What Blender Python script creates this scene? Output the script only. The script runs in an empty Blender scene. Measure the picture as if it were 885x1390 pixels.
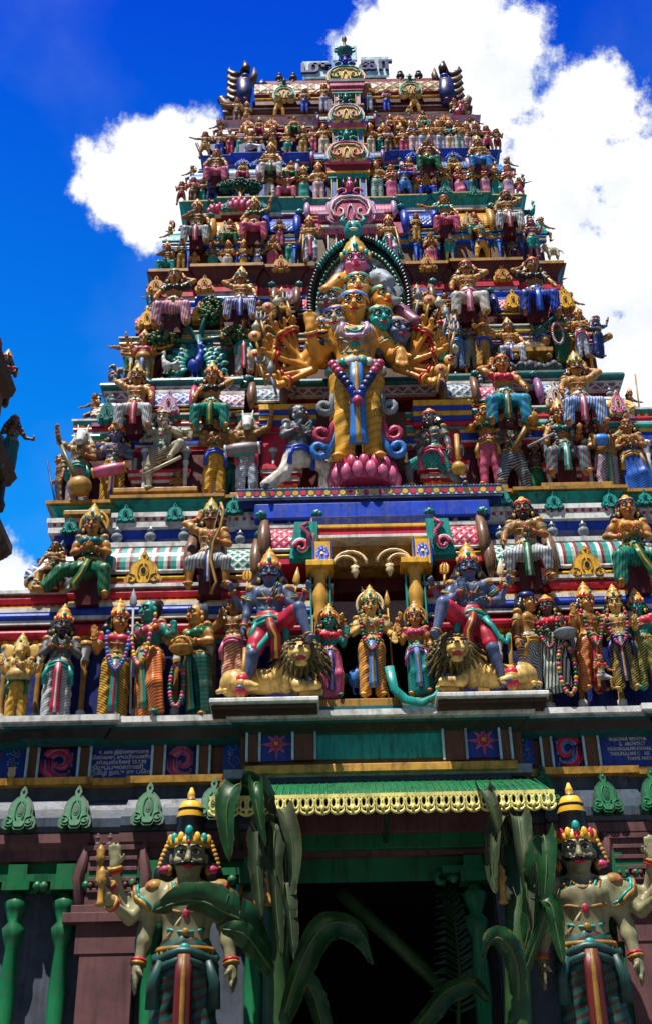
import bpy, math, random
import numpy as np
from mathutils import Vector, Matrix
random.seed(7)
R = math.radians
SC = bpy.context.scene
COL = SC.collection
# ------------------------------------------------------------------ camera
F_PX, PW = 1700.0, 885.0
CAM = Vector((-0.5, 0.0, 1.6))
TH, RO = R(32.7), R(-1.2)
FWD = Vector((0, math.cos(TH), math.sin(TH)))
_up = Vector((0, -math.sin(TH), math.cos(TH))); _rt = Vector((1, 0, 0))
RT = math.cos(RO) * _rt + math.sin(RO) * _up
UP = -math.sin(RO) * _rt + math.cos(RO) * _up
cd = bpy.data.cameras.new('camera'); cam = bpy.data.objects.new('camera', cd); COL.objects.link(cam)
M3 = Matrix((RT, UP, -FWD)).transposed()
cam.matrix_world = Matrix.Translation(CAM) @ M3.to_4x4()
cd.sensor_fit = 'HORIZONTAL'; cd.sensor_width = 36; cd.lens = 36 * F_PX / PW
cd.shift_y = -45.0 / PW; cd.clip_start = .1; cd.clip_end = 2000
SC.camera = cam

def ray(px, py):
    return FWD + RT * ((px - 442.5) / F_PX) - UP * ((py - 650.0) / F_PX)
def PY(px, py, Y):                       # a photo position taken at depth Y -> where it stands in the place
    d = ray(px, py); k = (Y - CAM.y) / d.y
    return CAM + d * k
def zpx(py, Y): return PY(517 - (1040 - py) * .0515, py, Y).z
def Dz(z): return 12 + .19 * (z - 5.95)
def Wz(z): return 3.96 - .183 * (z - 7.9)

# ------------------------------------------------------------------ materials
MATS = {}
def nn(nt, t, **kw):
    n = nt.nodes.new(t)
    for k, v in kw.items():
        if k in n.inputs.keys(): n.inputs[k].default_value = v
        else: setattr(n, k, v)
    return n
def base_mat(name, rough=.4):
    m = bpy.data.materials.new(name); m.use_nodes = True
    nt = m.node_tree; b = nt.nodes['Principled BSDF']
    b.inputs['Roughness'].default_value = rough; b.inputs['Specular IOR Level'].default_value = .32
    return m, nt, b
def weather(nt, b, colsock, coord='Object', amt=.62, scale=9., bump=.12, dirt=(.05, .04, .03, 1), lo=.49, hi=.74):
    L = nt.links
    tc = nn(nt, 'ShaderNodeTexCoord')
    n1 = nn(nt, 'ShaderNodeTexNoise', Scale=scale, Detail=8., Roughness=.68)
    L.new(tc.outputs[coord], n1.inputs['Vector'])
    r1 = nn(nt, 'ShaderNodeValToRGB'); r1.color_ramp.elements[0].position = lo; r1.color_ramp.elements[1].position = hi
    r1.color_ramp.elements[1].color = (amt, amt, amt, 1)
    L.new(n1.outputs['Fac'], r1.inputs['Fac'])
    mx = nn(nt, 'ShaderNodeMix', data_type='RGBA')
    L.new(r1.outputs['Color'], mx.inputs['Factor']); L.new(colsock, mx.inputs[6]); mx.inputs[7].default_value = dirt
    n2 = nn(nt, 'ShaderNodeTexNoise', Scale=scale * .35, Detail=4.); L.new(tc.outputs[coord], n2.inputs['Vector'])
    hs = nn(nt, 'ShaderNodeHueSaturation')
    mr = nn(nt, 'ShaderNodeMapRange'); mr.inputs[1].default_value = .3; mr.inputs[2].default_value = .7; mr.inputs[3].default_value = .72; mr.inputs[4].default_value = 1.18
    mp = nn(nt, 'ShaderNodeMapping'); mp.inputs['Scale'].default_value = (13, 13, 1.1); n3 = nn(nt, 'ShaderNodeTexNoise', Scale=1., Detail=5., Roughness=.6); L.new(tc.outputs[coord], mp.inputs[0]); L.new(mp.outputs[0], n3.inputs['Vector'])
    m3 = nn(nt, 'ShaderNodeMapRange'); m3.inputs[1].default_value = .5; m3.inputs[2].default_value = .72; m3.inputs[3].default_value = 1.; m3.inputs[4].default_value = .42; L.new(n3.outputs['Fac'], m3.inputs[0])
    mm = nn(nt, 'ShaderNodeMath', operation='MULTIPLY'); L.new(n2.outputs['Fac'], mr.inputs[0]); L.new(mr.outputs[0], mm.inputs[0]); L.new(m3.outputs[0], mm.inputs[1]); L.new(mm.outputs[0], hs.inputs['Value']); L.new(mx.outputs[2], hs.inputs['Color'])
    L.new(hs.outputs['Color'], b.inputs['Base Color'])
    bp = nn(nt, 'ShaderNodeBump', Strength=bump, Distance=.02)
    L.new(n1.outputs['Fac'], bp.inputs['Height']); L.new(bp.outputs['Normal'], b.inputs['Normal'])
    ma = nn(nt, 'ShaderNodeMapRange'); ma.inputs[3].default_value = b.inputs['Roughness'].default_value; ma.inputs[4].default_value = .8
    L.new(r1.outputs['Color'], ma.inputs[0]); L.new(ma.outputs[0], b.inputs['Roughness'])
COLS = dict(
    red=(.60, .02, .055), dred=(.23, .008, .018), maroon=(.10, .012, .014), pink=(.62, .13, .26), rose=(.5, .05, .13), cream=(.75, .58, .34),
    white=(.64, .64, .62), blue=(.012, .06, .52), navy=(.008, .016, .13), sky=(.04, .22, .68), teal=(.012, .30, .27), dteal=(.008, .12, .12),
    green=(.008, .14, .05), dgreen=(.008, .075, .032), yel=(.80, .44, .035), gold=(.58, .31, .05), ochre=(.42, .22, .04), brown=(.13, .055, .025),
    dbrown=(.05, .022, .012), purple=(.28, .11, .30), lilac=(.50, .32, .52), grey=(.24, .28, .33), sgrey=(.065, .085, .12), black=(.008, .008, .01),
    tan=(.54, .235, .05), bronze=(.36, .165, .045), dskin=(.10, .07, .06), orange=(.66, .285, .035), bskin=(.095, .135, .27), gskin=(.01, .24, .20),
    wskin=(.50, .46, .33), gyskin=(.13, .135, .15), yskin=(.72, .46, .13), pskin=(.26, .09, .17), bluegrey=(.045, .065, .10), skyboard=(.42, .66, .78), scroll=(.20, .10, .055), gdskin=(.30, .285, .155), gdcloth=(.012, .09, .085), gdred=(.16, .02, .02), panel=(.018, .05, .33), tmural=(.02, .26, .28), olive=(.16, .13, .03), asphalt=(.16, .15, .13), cream2=(.78, .70, .22), mauve=(.13, .052, .056), void=(.006, .006, .008))  # bluegrey and mauve darkened so the sunlit base reads as shaded
ROUGH = dict(black=.3, void=.9, grey=.55, sgrey=.6, mauve=.6, brown=.5, white=.45)  # void: near-black paint standing in for the dark of openings and holes
SKINS = ('tan', 'bronze', 'yskin', 'wskin', 'gyskin', 'dskin', 'bskin', 'gskin', 'pskin', 'gold', 'ochre', 'gdskin', 'gdcloth', 'gdred')
def mat(k):
    if k in MATS: return MATS[k]
    if ':' in k:
        t, rest = k.split(':', 1); a = rest.split(',')
        m = PATS[t](k, *a)
    else:
        m, nt, b = base_mat('paint_' + k, ROUGH.get(k, .36))
        c = nn(nt, 'ShaderNodeRGB'); c.outputs[0].default_value = (*COLS[k], 1)
        weather(nt, b, c.outputs[0], **(dict(amt=.8, scale=7., dirt=(.035, .016, .008, 1), lo=.46, hi=.72) if k in SKINS else {}))
    MATS[k] = m
    return m
def rgb(k): return (*COLS[k], 1)
def pat_stripe(key, c1, c2, rot='35', freq='11', wid='.55'):
    m, nt, b = base_mat('stripe'); L = nt.links
    tc = nn(nt, 'ShaderNodeTexCoord'); mp = nn(nt, 'ShaderNodeMapping'); mp.inputs['Rotation'].default_value = (0, R(float(rot)), 0)
    L.new(tc.outputs['Object'], mp.inputs['Vector'])
    w = nn(nt, 'ShaderNodeTexWave', bands_direction='Z', Scale=float(freq), Distortion=.6); w.inputs['Detail Scale'].default_value = 2
    L.new(mp.outputs[0], w.inputs['Vector'])
    r = nn(nt, 'ShaderNodeValToRGB'); e = r.color_ramp.elements
    e[0].color = rgb(c1); e[0].position = float(wid); e[1].color = rgb(c2); e[1].position = float(wid) + .12
    L.new(w.outputs['Fac'], r.inputs['Fac']); weather(nt, b, r.outputs['Color']); return m
def pat_lat(key, bg, line, dot, fx='9', fy='9'):          # diamond lattice over UV (metres)
    m, nt, b = base_mat('lattice'); L = nt.links
    uv = nn(nt, 'ShaderNodeUVMap'); sp = nn(nt, 'ShaderNodeSeparateXYZ'); L.new(uv.outputs[0], sp.inputs[0])
    def mth(op, a, bb=None):
        n = nn(nt, 'ShaderNodeMath', operation=op)
        for i, v in enumerate((a, bb)):
            if v is None: continue
            if isinstance(v, (int, float)): n.inputs[i].default_value = v
            else: L.new(v, n.inputs[i])
        return n.outputs[0]
    u = mth('MULTIPLY', sp.outputs[0], float(fx)); v = mth('MULTIPLY', sp.outputs[1], float(fy))
    p = mth('ABSOLUTE', mth('SUBTRACT', mth('FRACT', mth('ADD', u, v)), .5)); q = mth('ABSOLUTE', mth('SUBTRACT', mth('FRACT', mth('SUBTRACT', u, v)), .5))
    mxx = mth('MAXIMUM', p, q)
    r = nn(nt, 'ShaderNodeValToRGB'); r.color_ramp.interpolation = 'CONSTANT'; e = r.color_ramp.elements
    e[0].color = rgb(dot); e[0].position = 0; e[1].color = rgb(bg); e[1].position = .17; x = e.new(.36); x.color = rgb(line)
    L.new(mxx, r.inputs['Fac']); weather(nt, b, r.outputs['Color'])
    bp = [n for n in nt.nodes if n.type == 'BUMP'][0]
    bp2 = nn(nt, 'ShaderNodeBump', Strength=.6, Distance=.03); bp2.invert = False
    L.new(mxx, bp2.inputs['Height']); L.new(bp.outputs[0], bp2.inputs['Normal']); L.new(bp2.outputs[0], b.inputs['Normal']); return m
def pat_cols(key, c1, c2, c3='', fx='8'):                # upright stripes over UV
    m, nt, b = base_mat('upright_stripe'); L = nt.links
    uv = nn(nt, 'ShaderNodeUVMap'); sp = nn(nt, 'ShaderNodeSeparateXYZ'); L.new(uv.outputs[0], sp.inputs[0])
    a = nn(nt, 'ShaderNodeMath', operation='MULTIPLY'); a.inputs[1].default_value = float(fx); L.new(sp.outputs[0], a.inputs[0])
    f = nn(nt, 'ShaderNodeMath', operation='FRACT'); L.new(a.outputs[0], f.inputs[0])
    r = nn(nt, 'ShaderNodeValToRGB'); r.color_ramp.interpolation = 'CONSTANT'; e = r.color_ramp.elements
    e[0].color = rgb(c1); e[1].color = rgb(c2); e[1].position = .45
    if c3: x = e.new(.75); x.color = rgb(c3)
    L.new(f.outputs[0], r.inputs['Fac']); weather(nt, b, r.outputs['Color']); return m
def pat_paint(key, c1, c2, c3):
    m, nt, b = base_mat('mural', .5); L = nt.links
    tc = nn(nt, 'ShaderNodeTexCoord'); n = nn(nt, 'ShaderNodeTexNoise', Scale=14., Detail=6.)
    mp = nn(nt, 'ShaderNodeMapping'); mp.inputs['Scale'].default_value = (3.2, 1, .45); L.new(tc.outputs['Object'], mp.inputs[0]); L.new(mp.outputs[0], n.inputs['Vector'])
    r = nn(nt, 'ShaderNodeValToRGB'); e = r.color_ramp.elements; e[0].color = rgb(c1); e[0].position = .36; e[1].color = rgb(c3); e[1].position = .72; x = e.new(.5); x.color = rgb(c2)
    L.new(n.outputs['Fac'], r.inputs['Fac']); weather(nt, b, r.outputs['Color'], amt=.3); return m
SKYTINT = (1., 1., 2.3, 1)
PATS = dict(stripe=pat_stripe, lat=pat_lat, cols=pat_cols, mural=pat_paint)
def leaf_mat(name, c, c2, rough=.4, trans=.25):
    m, nt, b = base_mat(name, rough); L = nt.links
    tc = nn(nt, 'ShaderNodeTexCoord'); n = nn(nt, 'ShaderNodeTexNoise', Scale=5., Detail=6.); L.new(tc.outputs['Object'], n.inputs['Vector'])
    r = nn(nt, 'ShaderNodeValToRGB'); e = r.color_ramp.elements; e[0].color = (*c, 1); e[0].position = .35; e[1].color = (*c2, 1); e[1].position = .68
    L.new(n.outputs['Fac'], r.inputs['Fac'])
    uv = nn(nt, 'ShaderNodeUVMap'); w = nn(nt, 'ShaderNodeTexWave', bands_direction='X', Scale=24., Distortion=1.6); w.inputs['Detail Scale'].default_value = 1.5; L.new(uv.outputs[0], w.inputs['Vector'])
    hs = nn(nt, 'ShaderNodeHueSaturation'); mr = nn(nt, 'ShaderNodeMapRange'); mr.inputs[3].default_value = .86; mr.inputs[4].default_value = 1.14; L.new(w.outputs['Fac'], mr.inputs[0]); L.new(mr.outputs[0], hs.inputs['Value']); L.new(r.outputs['Color'], hs.inputs['Color'])
    sp = nn(nt, 'ShaderNodeSeparateXYZ'); L.new(uv.outputs[0], sp.inputs[0]); n2 = nn(nt, 'ShaderNodeTexNoise', Scale=16., Detail=4.); L.new(tc.outputs['Object'], n2.inputs['Vector'])
    ad = nn(nt, 'ShaderNodeMath', operation='ADD'); L.new(sp.outputs[1], ad.inputs[0]); L.new(n2.outputs['Fac'], ad.inputs[1]); ed_ = nn(nt, 'ShaderNodeMapRange'); ed_.inputs[1].default_value = 1.42; ed_.inputs[2].default_value = 1.56; L.new(ad.outputs[0], ed_.inputs[0])
    mx = nn(nt, 'ShaderNodeMix', data_type='RGBA'); L.new(ed_.outputs[0], mx.inputs['Factor']); L.new(hs.outputs['Color'], mx.inputs[6]); mx.inputs[7].default_value = (.11, .075, .025, 1); L.new(mx.outputs[2], b.inputs['Base Color'])
    bp = nn(nt, 'ShaderNodeBump', Strength=.12, Distance=.006); L.new(w.outputs['Fac'], bp.inputs['Height']); L.new(bp.outputs[0], b.inputs['Normal'])
    MATS[name] = m; return m

# ------------------------------------------------------------------ mesh builder
def tag(o, label=None, cat=None, group=None, kind=None):
    for k, v in (('label', label), ('category', cat), ('group', group), ('kind', kind)):
        if v: o[k] = v
    return o
def empty(name, loc=(0, 0, 0), rz=0., label=None, cat=None, group=None, scale=1., rx=0.):
    o = bpy.data.objects.new(name, None); COL.objects.link(o); o.location = loc; o.rotation_euler = (rx, 0, rz); o.scale = (scale,) * 3
    o.empty_display_size = .05
    return tag(o, label, cat, group)
class MB:
    def __init__(s): s.v = []; s.f = []; s.m = []; s.uv = []; s.ms = []; s.sm = []
    def mi(s, k):
        if k not in s.ms: s.ms.append(k)
        return s.ms.index(k)
    def add(s, vs, fs, m, uvs=None, smooth=False):
        b = len(s.v); s.v += [tuple(v) for v in vs]; i = s.mi(m)
        for j, f in enumerate(fs):
            s.f.append([b + q for q in f]); s.m.append(i); s.sm.append(smooth)
            s.uv.append(uvs[j] if uvs else None)
    def box(s, c, d, m, rz=0., rx=0., ry=0., taper=1.):
        hx, hy, hz = d[0] / 2, d[1] / 2, d[2] / 2
        vs = [Vector((x * (taper if z > 0 else 1), y * (taper if z > 0 else 1), z)) for z in (-hz, hz) for x, y in ((-hx, -hy), (hx, -hy), (hx, hy), (-hx, hy))]
        if rz or rx or ry:
            q = Matrix.Rotation(rz, 3, 'Z') @ Matrix.Rotation(ry, 3, 'Y') @ Matrix.Rotation(rx, 3, 'X'); vs = [q @ v for v in vs]
        c = Vector(c)
        fs = [(0, 3, 2, 1), (4, 5, 6, 7), (0, 1, 5, 4), (1, 2, 6, 5), (2, 3, 7, 6), (3, 0, 4, 7)]
        s.add([c + v for v in vs], fs, m, [[((c + vs[q]).x, (c + vs[q]).z) for q in f] for f in fs])
    def prism(s, pts, y0, y1, m, inset=.0, side=None):     # outline in (x,z), from front y0 back to y1
        n = len(pts); a = [(x, y0, z) for x, z in pts]; b = [(x, y1, z) for x, z in pts]
        s.add(a, [list(range(n))], m, [[p for p in pts]])
        s.add(a + b, [(i, i + n, (i + 1) % n + n, (i + 1) % n) for i in range(n)], side or m)
        s.add(b, [list(range(n))[::-1]], side or m)
    def lathe(s, prof, c, m, seg=14, axis='Z', mats=None, sx=1., sy=1.):
        c = Vector(c); vs = []
        for r, z in prof:
            for k in range(seg):
                a = 2 * math.pi * k / seg; vs.append(c + Vector((r * math.cos(a) * sx, r * math.sin(a) * sy, z)))
        for i in range(len(prof) - 1):
            fs = [(i * seg + k, i * seg + (k + 1) % seg, (i + 1) * seg + (k + 1) % seg, (i + 1) * seg + k) for k in range(seg)]
            b = len(s.v) if i == 0 else b
            if i == 0: s.v += [tuple(v) for v in vs]
            mm = s.mi(mats[i] if mats else m)
            for f in fs: s.f.append([b + q for q in f]); s.m.append(mm); s.sm.append(True); s.uv.append(None)
        for i, rev in ((0, True), (len(prof) - 1, False)):
            f = [b + i * seg + k for k in range(seg)]; s.f.append(f[::-1] if rev else f); s.m.append(s.mi(mats[min(i, len(prof) - 2)] if mats else m)); s.sm.append(False); s.uv.append(None)
    def tube(s, path, rad, m, seg=6, flat=1., closed=False, fdir=None):
        P = [Vector(p) for p in path]; n = len(P); rad = rad if isinstance(rad, (list, tuple)) else [rad] * n
        vs = []; prev = None
        for i in range(n):
            t = (P[(i + 1) % n] - P[i - 1]) if closed else (P[min(i + 1, n - 1)] - P[max(i - 1, 0)])
            t = t.normalized() if t.length > 1e-9 else Vector((0, 0, 1))
            if fdir is not None: u = Vector(fdir)
            elif prev is None: u = Vector((0, 1, 0)) if abs(t.y) < .9 else Vector((1, 0, 0))
            else: u = prev
            u = u - t * u.dot(t); u = u.normalized() if u.length > 1e-6 else t.orthogonal().normalized()
            prev = u; w = t.cross(u)
            for k in range(seg):
                a = 2 * math.pi * k / seg; vs.append(P[i] + (u * math.cos(a) * flat + w * math.sin(a)) * rad[i])
        fs = []
        for i in range(n if closed else n - 1):
            j = (i + 1) % n
            fs += [(i * seg + k, i * seg + (k + 1) % seg, j * seg + (k + 1) % seg, j * seg + k) for k in range(seg)]
        s.add(vs, fs, m, smooth=True)
        if not closed:
            b = len(s.v) - len(vs)
            for f in (list(range(seg))[::-1], [(n - 1) * seg + k for k in range(seg)]):
                s.f.append([b + q for q in f]); s.m.append(s.mi(m)); s.sm.append(False); s.uv.append(None)
    def ell(s, c, r, m, nu=10, nv=7, rot=None):
        c = Vector(c); vs = []
        for j in range(nv + 1):
            p = math.pi * j / nv
            for k in range(nu):
                a = 2 * math.pi * k / nu; v = Vector((r[0] * math.sin(p) * math.cos(a), r[1] * math.sin(p) * math.sin(a), -r[2] * math.cos(p)))
                vs.append(c + (rot @ v if rot else v))
        s.add(vs, [(j * nu + k, j * nu + (k + 1) % nu, (j + 1) * nu + (k + 1) % nu, (j + 1) * nu + k) for j in range(nv) for k in range(nu)], m, smooth=True)
    def disc(s, c, r, t, m, seg=12):                       # round plate facing -y
        c = Vector(c); s.prism([(c.x + r * math.cos(2 * math.pi * k / seg), c.z + r * math.sin(2 * math.pi * k / seg)) for k in range(seg)], c.y - t, c.y, m)
    def sweep(s, plan, prof, cap=False):
        """plan: open polyline of (x,y), outward normal on its right-hand side; prof: (out, z, material)"""
        n = len(plan); nor = []
        for i in range(n - 1):
            dx, dy = plan[i + 1][0] - plan[i][0], plan[i + 1][1] - plan[i][1]; l = math.hypot(dx, dy) or 1
            nor.append((dy / l, -dx / l))
        dsp = []
        for i in range(n):
            if i == 0: dsp.append(nor[0])
            elif i == n - 1: dsp.append(nor[-1])
            else:
                a, b = nor[i - 1], nor[i]
                if a[0] * b[0] + a[1] * b[1] > .9: dsp.append(a)
                else: dsp.append((a[0] + b[0], a[1] + b[1]))
        for j in range(len(prof) - 1):
            o0, z0, _ = prof[j]; o1, z1, m = prof[j + 1]
            vs = [(plan[i][0] + dsp[i][0] * o0, plan[i][1] + dsp[i][1] * o0, z0) for i in range(n)] + [(plan[i][0] + dsp[i][0] * o1, plan[i][1] + dsp[i][1] * o1, z1) for i in range(n)]
            fs = [(i, i + 1, n + i + 1, n + i) for i in range(n - 1)]
            s.add(vs, fs, m, [[(vs[q][0] + vs[q][1], vs[q][2]) for q in f] for f in fs])
        if cap:
            o, z, m = prof[-1]; vs = [(plan[i][0] + dsp[i][0] * o, plan[i][1] + dsp[i][1] * o, z) for i in range(n)]
            s.add(vs, [list(range(n))], m)
    def mesh(s, name):
        me = bpy.data.meshes.new(name); me.from_pydata(s.v, [], s.f); me.polygons.foreach_set('material_index', s.m); me.polygons.foreach_set('use_smooth', s.sm)
        for k in s.ms: me.materials.append(mat(k))
        if any(u is not None for u in s.uv):
            l = me.uv_layers.new(name='UVMap'); fl = []
            for f, u in zip(s.f, s.uv):
                for i in range(len(f)): fl += (u[i] if u is not None else (0, 0))
            l.data.foreach_set('uv', fl)
        me.update(); return me
    def build(s, name, parent=None, loc=(0, 0, 0), rz=0., bevel=0.):
        o = bpy.data.objects.new(name, s.mesh(name)); COL.objects.link(o); o.parent = parent; o.location = loc; o.rotation_euler = (0, 0, rz)
        if bevel:
            bv = o.modifiers.new('bevel', 'BEVEL'); bv.width = bevel; bv.segments = 2; bv.limit_method = 'ANGLE'
        return o
def inst(me, name, parent, loc=(0, 0, 0), sc=None, rz=0.):
    o = bpy.data.objects.new(name, me); COL.objects.link(o); o.parent = parent; o.location = loc; o.rotation_euler = (0, 0, rz)
    if sc: o.scale = sc if isinstance(sc, tuple) else (sc,) * 3
    return o
# ------------------------------------------------------------------ sculpted bodies (signed distance -> one continuous surface)
V = lambda *a: np.array(a, dtype=np.float64)
def nrm(v): v = np.asarray(v, float); return v / (np.linalg.norm(v) or 1)
class SDF:
    def __init__(s): s.p = []; s.rip = None
    def cap(s, a, b, ra, rb=None, k=.02, sy=1.): s.p.append(('c', V(*a), V(*b), ra, ra if rb is None else rb, k, sy)); return s
    def ell(s, c, r, k=.02): s.p.append(('e', V(*c), V(*r), None, None, k, 1.)); return s
    def path(s, pts, rs, k=.015, sy=1.):
        for i in range(len(pts) - 1): s.cap(pts[i], pts[i + 1], rs[i], rs[i + 1], k, sy)
        return s
    def cut(s, c, r): s.p.append(('x', V(*c), V(*r), None, None, .01, 1.)); return s
    def grid(s, h):
        lo = V(9, 9, 9); hi = -lo; bb = []
        for t, a, b, ra, rb, k, sy in s.p:
            if t == 'c': r = max(ra, rb) * np.array([1, max(sy, .2), 1]) + k * .3; l, u = np.minimum(a, b) - r, np.maximum(a, b) + r
            else: l, u = a - b, a + b
            bb.append((l, u))
            if t != 'x': lo = np.minimum(lo, l); hi = np.maximum(hi, u)
        lo = lo - 3 * h; hi = hi + 3 * h
        n = np.ceil((hi - lo) / h).astype(int) + 1
        ax = [(lo[i] + h * np.arange(n[i])).astype(np.float32) for i in range(3)]
        D = np.full(n, .3, np.float32)
        for (t, a, b, ra, rb, k, sy), (l, u) in zip(s.p, bb):
            m = k + 2.5 * h
            sl = [slice(max(0, int((l[i] - m - lo[i]) / h)), min(n[i], int((u[i] + m - lo[i]) / h) + 2)) for i in range(3)]
            X = ax[0][sl[0]][:, None, None] - np.float32(a[0]); Y = ax[1][sl[1]][None, :, None] - np.float32(a[1]); Z = ax[2][sl[2]][None, None, :] - np.float32(a[2])
            if t == 'c':
                q = (b - a).astype(np.float32).copy(); Y = Y / sy; q[1] /= sy; l2 = float(q @ q) or 1e-9
                tt = np.clip((X * q[0] + Y * q[1] + Z * q[2]) / l2, 0, 1)
                d = np.sqrt((X - q[0] * tt) ** 2 + (Y - q[1] * tt) ** 2 + (Z - q[2] * tt) ** 2) - (ra + (rb - ra) * tt)
                if sy < 1: d = d * (.5 + .5 * sy)
            else:
                k0 = np.sqrt((X / b[0]) ** 2 + (Y / b[1]) ** 2 + (Z / b[2]) ** 2); k1 = np.sqrt((X / b[0] ** 2) ** 2 + (Y / b[1] ** 2) ** 2 + (Z / b[2] ** 2) ** 2)
                d = k0 * (k0 - 1) / np.maximum(k1, 1e-6)
            O = D[tuple(sl)]
            if t == 'x': D[tuple(sl)] = np.maximum(O, -d); continue
            hh = np.clip(.5 + .5 * (O - d) / k, 0, 1); D[tuple(sl)] = O * (1 - hh) + d * hh - k * hh * (1 - hh)
        if s.rip: D = D + s.rip(ax[0][:, None, None], ax[1][None, :, None], ax[2][None, None, :]).astype(np.float32)
        return D, lo, ax
    def mesh(s, name, h, m):
        D, lo, ax = s.grid(h); S = D < 0; n = D.shape; cs = tuple(q - 1 for q in n)
        acc = np.zeros(cs + (3,), np.float32); cnt = np.zeros(cs, np.int16)
        for a in range(3):
            o1, o2 = [i for i in range(3) if i != a]
            sA = [slice(None)] * 3; sB = [slice(None)] * 3; sA[a] = slice(0, -1); sB[a] = slice(1, None)
            A = D[tuple(sA)]; B = D[tuple(sB)]; cr = (A < 0) != (B < 0); T = np.where(cr, A / np.where(cr, A - B, 1), 0)
            for i in (0, 1):
                for j in (0, 1):
                    q = [slice(None)] * 3; q[o1] = slice(i, i + cs[o1]); q[o2] = slice(j, j + cs[o2])
                    c = cr[tuple(q)]; t = T[tuple(q)]
                    cnt += c; acc[..., a] += t
                    if i: acc[..., o1] += c
                    if j: acc[..., o2] += c
        cell = cnt > 0; idx = np.full(cs, -1, np.int32); ii = np.argwhere(cell); idx[cell] = np.arange(len(ii))
        vs = (acc[cell] / cnt[cell][:, None] + ii) * h + lo
        quads = []
        for a in range(3):
            o1, o2 = [i for i in range(3) if i != a]
            if a == 1: o1, o2 = o2, o1
            sA = [slice(1, -1)] * 3; sB = [slice(1, -1)] * 3; sA[a] = slice(0, -1); sB[a] = slice(1, None)
            A = S[tuple(sA)]; B = S[tuple(sB)]; p = np.argwhere(A != B); ins = A[A != B]
            for i in range(3):
                if i != a: p[:, i] += 1
            def cidx(d1, d2):
                q = p.copy(); q[:, o1] -= d1; q[:, o2] -= d2; return idx[q[:, 0], q[:, 1], q[:, 2]]
            Q = np.stack([cidx(1, 1), cidx(0, 1), cidx(0, 0), cidx(1, 0)], 1)
            Q[~ins] = Q[~ins][:, ::-1]; quads.append(Q)
        Q = np.concatenate(quads); Q = Q[(Q >= 0).all(1)]
        me = bpy.data.meshes.new(name); me.vertices.add(len(vs)); me.vertices.foreach_set('co', vs.astype(np.float32).ravel())
        me.loops.add(Q.size); me.loops.foreach_set('vertex_index', Q.ravel().astype(np.int32))
        me.polygons.add(len(Q)); me.polygons.foreach_set('loop_start', np.arange(0, Q.size, 4, dtype=np.int32)); me.polygons.foreach_set('use_smooth', np.ones(len(Q), bool))
        me.materials.append(mat(m)); me.update(calc_edges=True); me.validate()
        return me
    def front(s, h=.012):
        D, lo, ax = s.grid(h)
        def f(x, z, dflt=-.08):
            i = int(round((x - lo[0]) / h)); k = int(round((z - lo[2]) / h))
            if not (0 <= i < D.shape[0] and 0 <= k < D.shape[2]): return dflt
            c = D[i, :, k] < 0
            return float(ax[1][int(np.argmax(c))]) if c.any() else dflt
        return f
# arm presets: upper-arm and forearm directions (x is outward), then the hand
ARM = dict(down=((.28, .02, -1), (.15, -.25, -1), 'down'), hip=((.75, .15, -.8), (-.75, -.5, -.25), 'fist'), abh=((.4, .05, -1), (.25, -.75, .75), 'palm'),
           pray=((.32, -.15, -1), (-.85, -.75, .55), 'pray'), head=((.85, .0, .6), (-.85, .25, .42), 'up'), hold=((.3, -.1, -1), (.05, -1, .15), 'fist'),
           out=((1, -.15, -.15), (1, -.3, .1), 'fist'), up=((.8, -.1, .45), (.2, -.25, 1), 'fist'), knee=((.5, -.4, -.9), (.1, -.6, -.75), 'down'),
           belly=((.4, -.1, -1), (-.95, -.65, .05), 'fist'), chest=((.35, -.1, -.9), (-.9, -.6, .55), 'palm'), lowout=((.6, -.1, -.8), (.7, -.45, -.2), 'palm'),
           back=((.55, .1, -.75), (.45, -.5, .85), 'fist'), varada=((.4, 0, -1), (.2, -.7, -.35), 'give'), across=((.5, -.5, -.5), (-1, -.55, .3), 'fist'), mouth=((.45, -.35, -.6), (-.75, -.3, 1), 'up'))
LEG = dict(st=(((.07, 0, -1), (.03, .04, -1)),) * 2, wide=(((.3, -.05, -1), (.1, .08, -1)),) * 2, seat=(((.42, -.66, -.40), (.06, .08, -1)),) * 2,
           sway=(((.05, 0, -1), (.03, .04, -1)), ((.2, -.25, -1), (.0, .2, -1))), seatl=(((.9, -.55, -.35), (.75, -.1, -1)), ((.42, -.66, -.36), (.05, .06, -1))), seatr=(((.42, -.66, -.36), (.05, .06, -1)), ((.9, -.55, -.35), (.75, -.1, -1))),
           dance=(((.35, -.1, -1), (-.1, .1, -1)), ((.85, -.7, .25), (-.55, -.1, -1))), lungel=(((1, -.25, -.35), (-.05, 0, -1)), ((.35, .1, -1), (.75, .3, -.75))), lunger=(((.35, .1, -1), (.75, .3, -.75)), ((1, -.25, -.35), (-.05, 0, -1))),
           liona=(((.25, -.35, -.9), (.25, .1, -1)), ((.75, -.75, .42), (.28, -.1, -1))), lionb=(((.75, -.75, .42), (.28, -.1, -1)), ((.25, -.35, -.9), (.25, .1, -1))))
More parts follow.
